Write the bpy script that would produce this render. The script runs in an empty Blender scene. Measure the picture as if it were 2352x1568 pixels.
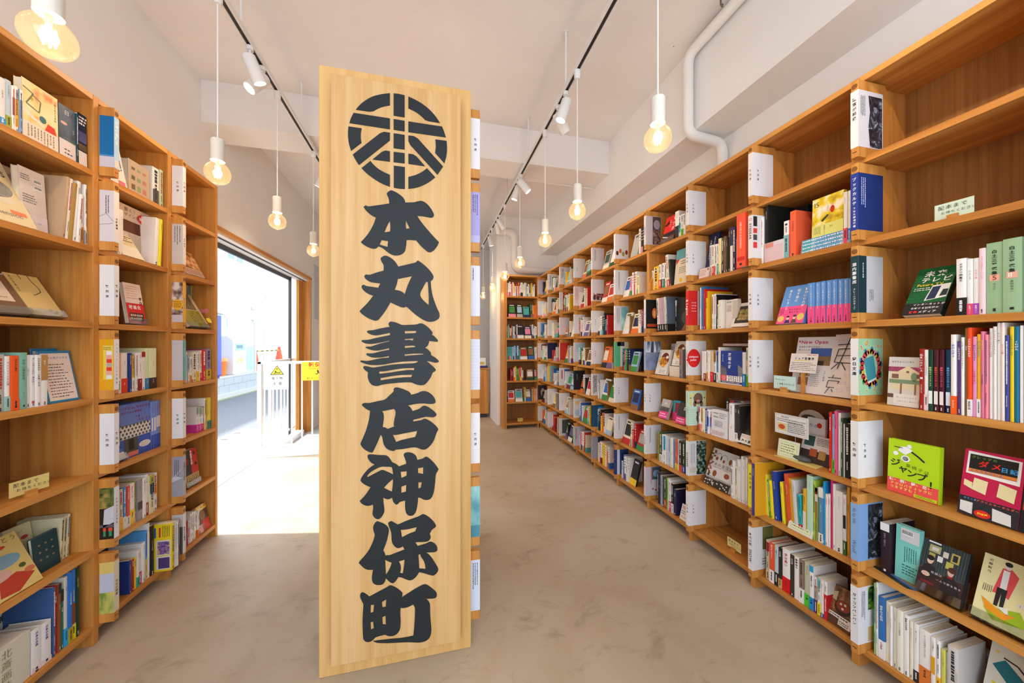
# A small bookshop: long timber bookcases, a tall timber signboard, pendant bulbs and a street door
SKY = 3.2; SUN = 9.0; FRONT = 32.0; STREET = 170.0; BULB = 4.6; SPOT = 15.0

import bpy, math, random
from mathutils import Vector, Matrix
from math import sin, cos, pi, radians
S = bpy.context.scene
COL = S.collection
# ---------------------------------------------------------------- camera
cam_d = bpy.data.cameras.new('camera'); cam = bpy.data.objects.new('camera', cam_d); COL.objects.link(cam)
cam_d.sensor_width = 36.0; cam_d.lens = 36.0*784/2352; cam_d.shift_y = 7/2352
cam_d.clip_start = .02; cam_d.clip_end = 200
cam.location = (0, 0, 1.254); cam.rotation_euler = (pi/2, 0, -math.atan(189/784))
S.camera = cam
# ---------------------------------------------------------------- look, sky, sun, daylight
S.view_settings.view_transform = 'Standard'; S.view_settings.look = 'None'
S.view_settings.exposure = 0.0; S.view_settings.gamma = 1.0; S.view_settings.use_curve_mapping = False
W = bpy.data.worlds.new('sky'); S.world = W; W.use_nodes = True
bg = W.node_tree.nodes['Background']; bg.inputs[0].default_value = (.80, .90, 1, 1); bg.inputs[1].default_value = SKY
def lamp(name, kind, loc, rot, energy, color, **k):
    d = bpy.data.lights.new(name, kind); d.energy = energy; d.color = color
    for a, b in k.items(): setattr(d, a, b)
    o = bpy.data.objects.new(name, d); COL.objects.link(o); o.location = loc; o.rotation_euler = rot
    return o
def aim(v): return Vector(v).to_track_quat('-Z', 'Y').to_euler()
lamp('sun', 'SUN', (-6, 4, 6), aim((1, -.20, -1.35)), SUN, (1, .95, .88), angle=radians(1.2))
# daylight entering through the shop's glazed front, behind the camera
lamp('front_window_daylight', 'AREA', (.15, -1.12, 1.75), aim((0, 1, -.45)), FRONT, (.66, .82, 1), shape='RECTANGLE', size=3.0, size_y=2.2)
# added fill lamp, unseen above the street, boosting daylight through the left-wall opening
lamp('street_fill_lamp', 'AREA', (-3.3, 4.0, 3.9), aim((1, 0, -.75)), STREET, (.86, .93, 1), shape='RECTANGLE', size=4.0, size_y=1.6)
# ---------------------------------------------------------------- materials
def lin(h):
    h = h.lstrip('#'); r = []
    for i in (0, 2, 4):
        c = int(h[i:i+2], 16)/255; r.append(c/12.92 if c <= .04045 else ((c+.055)/1.055)**2.4)
    return (*r, 1)
MATS = {}
def newmat(name):
    m = bpy.data.materials.new(name); m.use_nodes = True
    return m, m.node_tree, m.node_tree.nodes['Principled BSDF']
def M(h, rough=.55, metal=0, spec=.35):
    k = (h, rough, metal)
    if k not in MATS:
        m, t, p = newmat('flat_' + h); p.inputs['Base Color'].default_value = lin(h)
        p.inputs['Roughness'].default_value = rough; p.inputs['Metallic'].default_value = metal
        p.inputs['Specular IOR Level'].default_value = spec; m.diffuse_color = lin(h); MATS[k] = m
    return MATS[k]
def node(t, kind, **k):
    n = t.nodes.new(kind)
    for a, b in k.items():
        if a in n.inputs.keys(): n.inputs[a].default_value = b
        else: setattr(n, a, b)
    return n
def ramp(t, stops):
    r = t.nodes.new('ShaderNodeValToRGB'); e = r.color_ramp.elements
    while len(e) < len(stops): e.new(.5)
    for x, (p, c) in zip(e, stops): x.position = p; x.color = lin(c) if isinstance(c, str) else c
    return r
def coords(t, scale, kind='Object'):
    tc = t.nodes.new('ShaderNodeTexCoord'); mp = node(t, 'ShaderNodeMapping'); mp.inputs['Scale'].default_value = scale
    t.links.new(tc.outputs[kind], mp.inputs[0]); return mp
def wood(name, axis, dark, mid, light, rough=.42, fine=1.0):
    m, t, p = newmat(name); L = t.links.new
    s = [26*fine]*3; s[axis] = 1.1
    f = [210*fine]*3; f[axis] = 3.5
    a = node(t, 'ShaderNodeTexNoise', Scale=1.0, Detail=3.0, Roughness=.55); L(coords(t, s).outputs[0], a.inputs['Vector'])
    b = node(t, 'ShaderNodeTexNoise', Scale=1.0, Detail=2.0); L(coords(t, f).outputs[0], b.inputs['Vector'])
    mx = node(t, 'ShaderNodeMath', operation='MULTIPLY_ADD'); mx.inputs[1].default_value = .34; L(b.outputs[0], mx.inputs[0]); L(a.outputs[0], mx.inputs[2])
    oi = t.nodes.new('ShaderNodeObjectInfo'); ad = node(t, 'ShaderNodeMath', operation='MULTIPLY_ADD'); ad.inputs[1].default_value = .10
    L(oi.outputs['Random'], ad.inputs[0]); L(mx.outputs[0], ad.inputs[2])
    r = ramp(t, [(.42, dark), (.66, mid), (.95, light)]); L(ad.outputs[0], r.inputs[0]); L(r.outputs[0], p.inputs['Base Color'])
    p.inputs['Roughness'].default_value = rough; p.inputs['Specular IOR Level'].default_value = .3
    bp = node(t, 'ShaderNodeBump', Strength=.12, Distance=.002); L(b.outputs[0], bp.inputs['Height']); L(bp.outputs[0], p.inputs['Normal'])
    return m
WD = ('a8682a', 'c07e38', 'd4984e')
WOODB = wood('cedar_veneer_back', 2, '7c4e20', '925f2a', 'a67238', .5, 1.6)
WOODX, WOODY, WOODZ = [wood('cedar_grain_%s' % 'xyz'[i], i, *WD) for i in range(3)]
SIGNW = wood('cypress_board', 2, 'c4965a', 'cea26a', 'd8b07e', .4)
SIGNB = wood('cypress_back', 2, 'bf8c4c', 'd0a060', 'deb274', .4)
def noisemat(name, scale, stops, detail=4, rough=.5, stretch=(1, 1, 1), dist=0):
    if name in MATS: return MATS[name]
    m, t, p = newmat(name); n = node(t, 'ShaderNodeTexNoise', Scale=scale, Detail=detail, Distortion=dist)
    t.links.new(coords(t, stretch).outputs[0], n.inputs['Vector']); r = ramp(t, stops)
    t.links.new(n.outputs[0], r.inputs[0]); t.links.new(r.outputs[0], p.inputs['Base Color']); p.inputs['Roughness'].default_value = rough
    MATS[name] = m; return m
def plaster(name, base, low, speck, bump=.25):
    m, t, p = newmat(name); L = t.links.new
    n = node(t, 'ShaderNodeTexNoise', Scale=1.3, Detail=4.0); L(coords(t, (1, 1, 1)).outputs[0], n.inputs['Vector'])
    r = ramp(t, [(.35, low), (.65, base)]); L(n.outputs[0], r.inputs[0])
    src = r.outputs[0]
    if speck:
        n2 = node(t, 'ShaderNodeTexNoise', Scale=16.0, Detail=5.0, Roughness=.62); L(coords(t, (1, 1, 1)).outputs[0], n2.inputs['Vector'])
        r2 = ramp(t, [(.735, (0, 0, 0, 1)), (.77, (1, 1, 1, 1))]); L(n2.outputs[0], r2.inputs[0])
        mx = node(t, 'ShaderNodeMix', data_type='RGBA'); L(r2.outputs[0], mx.inputs[0]); L(src, mx.inputs[6]); mx.inputs[7].default_value = lin(speck); src = mx.outputs[2]
    L(src, p.inputs['Base Color']); p.inputs['Roughness'].default_value = .75; p.inputs['Specular IOR Level'].default_value = .2
    n3 = node(t, 'ShaderNodeTexNoise', Scale=38.0, Detail=5.0); L(coords(t, (1, 1, 1)).outputs[0], n3.inputs['Vector'])
    bp = node(t, 'ShaderNodeBump', Strength=bump, Distance=.004); L(n3.outputs[0], bp.inputs['Height']); L(bp.outputs[0], p.inputs['Normal'])
    return m
CEIL = plaster('painted_concrete', 'ece6e2', 'e6dfda', '9a9088', .30)
WALL = plaster('white_plaster', 'eeebe8', 'e9e5e1', None, .10)
def concrete():
    m, t, p = newmat('trowelled_concrete'); L = t.links.new
    a = node(t, 'ShaderNodeTexNoise', Scale=1.1, Detail=5.0, Roughness=.6, Distortion=.6); L(coords(t, (1, 1, 1)).outputs[0], a.inputs['Vector'])
    b = node(t, 'ShaderNodeTexNoise', Scale=4.5, Detail=8.0, Roughness=.72, Distortion=.5); L(coords(t, (1, 1.5, 1)).outputs[0], b.inputs['Vector'])
    r = ramp(t, [(.30, 'aa957a'), (.50, 'b7a58d'), (.70, 'c2b5a2')]); L(a.outputs[0], r.inputs[0])
    r2 = ramp(t, [(.30, 'a08c70'), (.46, 'ffffff')]); L(b.outputs[0], r2.inputs[0])
    mx = node(t, 'ShaderNodeMix', data_type='RGBA', blend_type='MULTIPLY'); mx.inputs[0].default_value = .42; L(r.outputs[0], mx.inputs[6]); L(r2.outputs[0], mx.inputs[7])
    L(mx.outputs[2], p.inputs['Base Color'])
    rr = node(t, 'ShaderNodeMapRange'); rr.inputs[3].default_value = .38; rr.inputs[4].default_value = .62; L(b.outputs[0], rr.inputs[0]); L(rr.outputs[0], p.inputs['Roughness'])
    bp = node(t, 'ShaderNodeBump', Strength=.08, Distance=.003); L(b.outputs[0], bp.inputs['Height']); L(bp.outputs[0], p.inputs['Normal'])
    return m
FLOOR = concrete()
def clear(name, tint, gloss=.08, rough=.02):
    m, t, p = newmat(name); t.nodes.remove(p); L = t.links.new; out = t.nodes['Material Output']
    tr = node(t, 'ShaderNodeBsdfTransparent'); tr.inputs[0].default_value = lin(tint)
    gl = node(t, 'ShaderNodeBsdfGlossy'); gl.inputs['Roughness'].default_value = rough
    fr = node(t, 'ShaderNodeLayerWeight', Blend=.25); mr = node(t, 'ShaderNodeMapRange'); mr.inputs[3].default_value = gloss; mr.inputs[4].default_value = .55
    L(fr.outputs['Facing'], mr.inputs[0]); mx = t.nodes.new('ShaderNodeMixShader'); L(mr.outputs[0], mx.inputs[0]); L(tr.outputs[0], mx.inputs[1]); L(gl.outputs[0], mx.inputs[2]); L(mx.outputs[0], out.inputs[0])
    return m
BULBGLASS = clear('amber_bulb_glass', 'fff6e0', .04)
def frost(m, col, k):
    t = m.node_tree; L = t.links.new; out = t.nodes['Material Output']; s = out.inputs[0].links[0].from_socket
    tl = node(t, 'ShaderNodeBsdfTranslucent'); tl.inputs[0].default_value = lin(col); mx = t.nodes.new('ShaderNodeMixShader'); mx.inputs[0].default_value = k
    L(s, mx.inputs[1]); L(tl.outputs[0], mx.inputs[2]); L(mx.outputs[0], out.inputs[0])
frost(BULBGLASS, 'fff4e0', .022)
ACRYL = clear('clear_acrylic', 'f4f6f6', .06)
PANE = clear('window_glass', 'fafcfc', .04)
def glow(name, h, s):
    m, t, p = newmat(name); p.inputs['Emission Color'].default_value = lin(h); p.inputs['Emission Strength'].default_value = s; p.inputs['Base Color'].default_value = lin(h); return m
FILA = glow('glowing_filament', 'ffd08a', 40); LENS = glow('lit_spot_lens', 'fff6ea', 14)
# ---------------------------------------------------------------- mesh builder
class MB:
    def __init__(s): s.v = []; s.f = []; s.m = []; s.mats = []
    def mi(s, m):
        if m not in s.mats: s.mats.append(m)
        return s.mats.index(m)
    def add(s, vs, fs, m):
        o = len(s.v); s.v += [tuple(v) for v in vs]; k = s.mi(m)
        for f in fs: s.f.append([o+i for i in f]); s.m.append(k)
        return s
    def box(s, m, x0, y0, z0, x1, y1, z1, T=None):
        vs = [Vector((x, y, z)) for z in (z0, z1) for y in (y0, y1) for x in (x0, x1)]
        if T: vs = [T @ v for v in vs]
        return s.add(vs, [(0, 2, 3, 1), (4, 5, 7, 6), (0, 1, 5, 4), (2, 6, 7, 3), (0, 4, 6, 2), (1, 3, 7, 5)], m)
    def prism(s, m, pts, a, b, axis, T=None):        # polygon extruded along an axis; pts are the two other coordinates in order
        n = len(pts)
        def q(p, h):
            c = list(p); c.insert(axis, h); v = Vector(c); return T @ v if T else v
        vs = [q(p, a) for p in pts] + [q(p, b) for p in pts]
        return s.add(vs, [tuple(range(n))[::-1], tuple(range(n, 2*n))] + [(i, (i+1) % n, n+(i+1) % n, n+i) for i in range(n)], m)
    def lathe(s, m, prof, c=(0, 0, 0), n=20, T=None, cap=True):
        vs = []; fs = []
        for r, z in prof:
            for i in range(n):
                v = Vector((c[0]+r*cos(2*pi*i/n), c[1]+r*sin(2*pi*i/n), c[2]+z)); vs.append(T @ v if T else v)
        for j in range(len(prof)-1):
            for i in range(n): fs.append((j*n+i, j*n+(i+1) % n, (j+1)*n+(i+1) % n, (j+1)*n+i))
        if cap:
            fs.append(tuple(range(n))[::-1]); k = (len(prof)-1)*n; fs.append(tuple(range(k, k+n)))
        return s.add(vs, fs, m)
    def tube(s, m, pts, r, n=12):
        pts = [Vector(p) for p in pts]; vs = []; fs = []
        up = None
        for i, p in enumerate(pts):
            d = ((pts[min(i+1, len(pts)-1)]-p).normalized()+(p-pts[max(i-1, 0)]).normalized()).normalized()
            if up is None: up = d.orthogonal().normalized()
            up = (up-d*up.dot(d)).normalized(); w = d.cross(up)
            rr = r[i] if isinstance(r, (list, tuple)) else r
            for k in range(n): vs.append(p+(up*cos(2*pi*k/n)+w*sin(2*pi*k/n))*rr)
        for j in range(len(pts)-1):
            for k in range(n): fs.append((j*n+k, j*n+(k+1) % n, (j+1)*n+(k+1) % n, (j+1)*n+k))
        fs.append(tuple(range(n))[::-1]); k = (len(pts)-1)*n; fs.append(tuple(range(k, k+n)))
        return s.add(vs, fs, m)
    def ball(s, m, c, r, n=16, k=10, T=None):
        rx, ry, rz = r if isinstance(r, tuple) else (r, r, r)
        vs = []; fs = []
        for j in range(k+1):
            a = -pi/2+pi*j/k; q = max(cos(a), .002)
            for i in range(n):
                v = Vector((c[0]+rx*q*cos(2*pi*i/n), c[1]+ry*q*sin(2*pi*i/n), c[2]+rz*sin(a))); vs.append(T @ v if T else v)
        for j in range(k):
            for i in range(n): fs.append((j*n+i, j*n+(i+1) % n, (j+1)*n+(i+1) % n, (j+1)*n+i))
        return s.add(vs, fs, m)
    def build(s, name, parent=None, loc=None, rot=None, smooth=False, bevel=0):
        me = bpy.data.meshes.new(name); me.from_pydata(s.v, [], s.f); me.update()
        for m in s.mats: me.materials.append(m)
        me.polygons.foreach_set('material_index', s.m)
        if smooth:
            me.polygons.foreach_set('use_smooth', [True]*len(s.f)); me.set_sharp_from_angle(angle=radians(40))
        return link(name, me, parent, loc, rot, bevel)
def link(name, me, parent=None, loc=None, rot=None, bevel=0):
    o = bpy.data.objects.new(name, me); COL.objects.link(o)
    if parent: o.parent = parent
    if loc is not None: o.location = loc
    if rot is not None: o.rotation_euler = rot
    if bevel:
        b = o.modifiers.new('soft_edges', 'BEVEL'); b.width = bevel; b.segments = 2; b.limit_method = 'ANGLE'; b.angle_limit = radians(50)
    return o
def empty(name, loc=(0, 0, 0), rz=0):
    o = bpy.data.objects.new(name, None); COL.objects.link(o); o.location = loc; o.rotation_euler = (0, 0, rz); o.empty_display_size = .05
    return o
def tag(o, label, cat, group=None):
    o['label'] = label; o['category'] = cat
    if group: o['group'] = group
    return o
def struct(o): o['kind'] = 'structure'; return o
def dup(root, parent=None):
    c = root.copy(); COL.objects.link(c)
    if parent: c.parent = parent
    for ch in root.children: dup(ch, c)
    return c
# ---------------------------------------------------------------- lettering
GL = {}
def glyph_of(ch, bold=0):
    """outline of one character as a flat mesh, kept for reuse"""
    if (ch, bold) not in GL:
        c = bpy.data.curves.new('g', 'FONT'); c.body = ch; c.resolution_u = 2; c.offset = .022 if bold else 0
        o = bpy.data.objects.new('g', c); me = bpy.data.meshes.new_from_object(o)
        vs = [(v.co.x, v.co.y) for v in me.vertices]; fs = [tuple(p.vertices) for p in me.polygons]
        GL[ch, bold] = (vs, fs, min([v[0] for v in vs] or [0]), max([v[0] for v in vs] or [.3]))
        bpy.data.meshes.remove(me); bpy.data.objects.remove(o); bpy.data.curves.remove(c)
    return GL[ch, bold]
def wide(ch): return ord(ch) > 0x2e7f
class Art:
    """flat printing laid on one face of a thing: u to the right, v up, in metres"""
    def __init__(s): s.ops = []; s.k = 0
    def _a(s, col, vs, fs): s.ops.append((col, vs, fs, s.k)); return s
    def up(s): s.k += 1; return s
    def rect(s, col, u0, v0, u1, v1): return s._a(col, [(u0, v0), (u1, v0), (u1, v1), (u0, v1)], [(0, 1, 2, 3)])
    def poly(s, col, pts): return s._a(col, pts, [tuple(range(len(pts)))])
    def ell(s, col, cu, cv, ru, rv=None, n=20):
        rv = rv or ru; return s._a(col, [(cu+ru*cos(2*pi*i/n), cv+rv*sin(2*pi*i/n)) for i in range(n)], [tuple(range(n))])
    def line(s, col, pts, w):
        for (a, b), (c, d) in zip(pts, pts[1:]):
            L = math.hypot(c-a, d-b) or 1; x, y = -(d-b)/L*w/2, (c-a)/L*w/2
            s._a(col, [(a+x, b+y), (a-x, b-y), (c-x, d-y), (c+x, d+y)], [(0, 1, 2, 3)])
        return s
    def frame(s, col, u0, v0, u1, v1, w): return s.line(col, [(u0, v0), (u1, v0), (u1, v1), (u0, v1), (u0, v0)], w)
    def glyph(s, col, ch, u, v, size, bold=0, rot=0):      # centred on u, v
        vs, fs, x0, x1 = glyph_of(ch, bold); cx = (x0+x1)/2; cy = .34 if wide(ch) else .35
        k = size*(.92 if wide(ch) else 1.15); ca, sa = cos(rot), sin(rot)
        return s._a(col, [(u+k*((x-cx)*ca-(y-cy)*sa), v+k*((x-cx)*sa+(y-cy)*ca)) for x, y in vs], fs)
    def vtext(s, col, t, u, v, size, pitch=1.06, bold=0):  # first glyph's centre at u, v, running down
        for ch in t:
            if ch != ' ': s.glyph(col, ch, u, v, size, bold, -pi/2 if ch in 'ー～' else 0)
            v -= size*pitch*(1 if ch != ' ' else .5)
        return s
    def htext(s, col, t, u, v, size, bold=0, rot=0, gap=.12):
        ca, sa = cos(rot), sin(rot)
        for ch in t:
            vs, fs, x0, x1 = glyph_of(ch, bold); w = (1.06 if wide(ch) else (x1-x0)*1.15+gap)*size if ch != ' ' else .35*size
            if ch != ' ': s.glyph(col, ch, u+ca*w/2, v+sa*w/2, size, bold, rot)
            u += ca*w; v += sa*w
        return s
    def marks(s, col, u0, v0, u1, v1, rows, seed=0, vert=False, fill=.8, th=.45):
        """rows (or columns) of tiny printing too small to read"""
        R = random.Random(seed); n = rows; vs = []; fs = []
        for i in range(n):
            if vert:
                w = (u1-u0)/n; c = u0+w*(i+.5); t = v1; end = v1-(v1-v0)*R.uniform(fill, 1)
                while t > end:
                    h = w*R.uniform(.4, .75); k = len(vs); d = w*th*R.uniform(.6, 1)/2; vs += [(c-d, t-h), (c+d, t-h), (c+d, t), (c-d, t)]; fs.append((k, k+1, k+2, k+3)); t -= h*R.uniform(1.15, 1.5)
            else:
                h = (v1-v0)/n; c = v1-h*(i+.5); t = u0; end = u0+(u1-u0)*R.uniform(fill, 1)
                while t < end:
                    w = h*R.uniform(.4, .8); k = len(vs); d = h*th*R.uniform(.6, 1)/2; vs += [(t, c-d), (t+w, c-d), (t+w, c+d), (t, c+d)]; fs.append((k, k+1, k+2, k+3)); t += w*R.uniform(1.15, 1.5)
        return s._a(col, vs, fs)
    def scrawl(s, col, u, v, size, n, seed=0, vert=True):
        """n brush-drawn characters that cannot be made out"""
        R = random.Random(seed)
        for i in range(n):
            for _ in range(5):
                a = R.choice((0, 0, pi/2, pi/2, .8, -.8)); L = size*R.uniform(.3, .8)/2; x = u+R.uniform(-.25, .25)*size; y = v+R.uniform(-.3, .3)*size
                s.line(col, [(x-L*cos(a), y-L*sin(a)), (x+L*cos(a), y+L*sin(a))], size*.13)
            if vert: v -= size*1.08
            else: u += size*1.08
        return s
    def barcode(s, u0, v0, w, h, seed=0):
        R = random.Random(seed); s.rect('f0ecea', u0, v0, u0+w, v0+h); s.up(); x = u0+w*.05
        while x < u0+w*.93:
            d = w*R.choice((.012, .02, .03)); s.rect('3a3634', x, v0+h*.22, x+d, v0+h*.9); x += d*R.uniform(1.6, 2.4)
        return s
    def build(s, name, parent, O, U, V, e=.0003, label=None):
        O, U, V = Vector(O), Vector(U).normalized(), Vector(V).normalized(); N = U.cross(V); b = MB()
        for col, vs, fs, k in s.ops:
            b.add([O+U*x+V*y+N*(e+.00022*k) for x, y in vs], fs, col if not isinstance(col, str) else M(col))
        o = b.build(name, parent)
        if label: o['label'] = label
        return o

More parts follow.
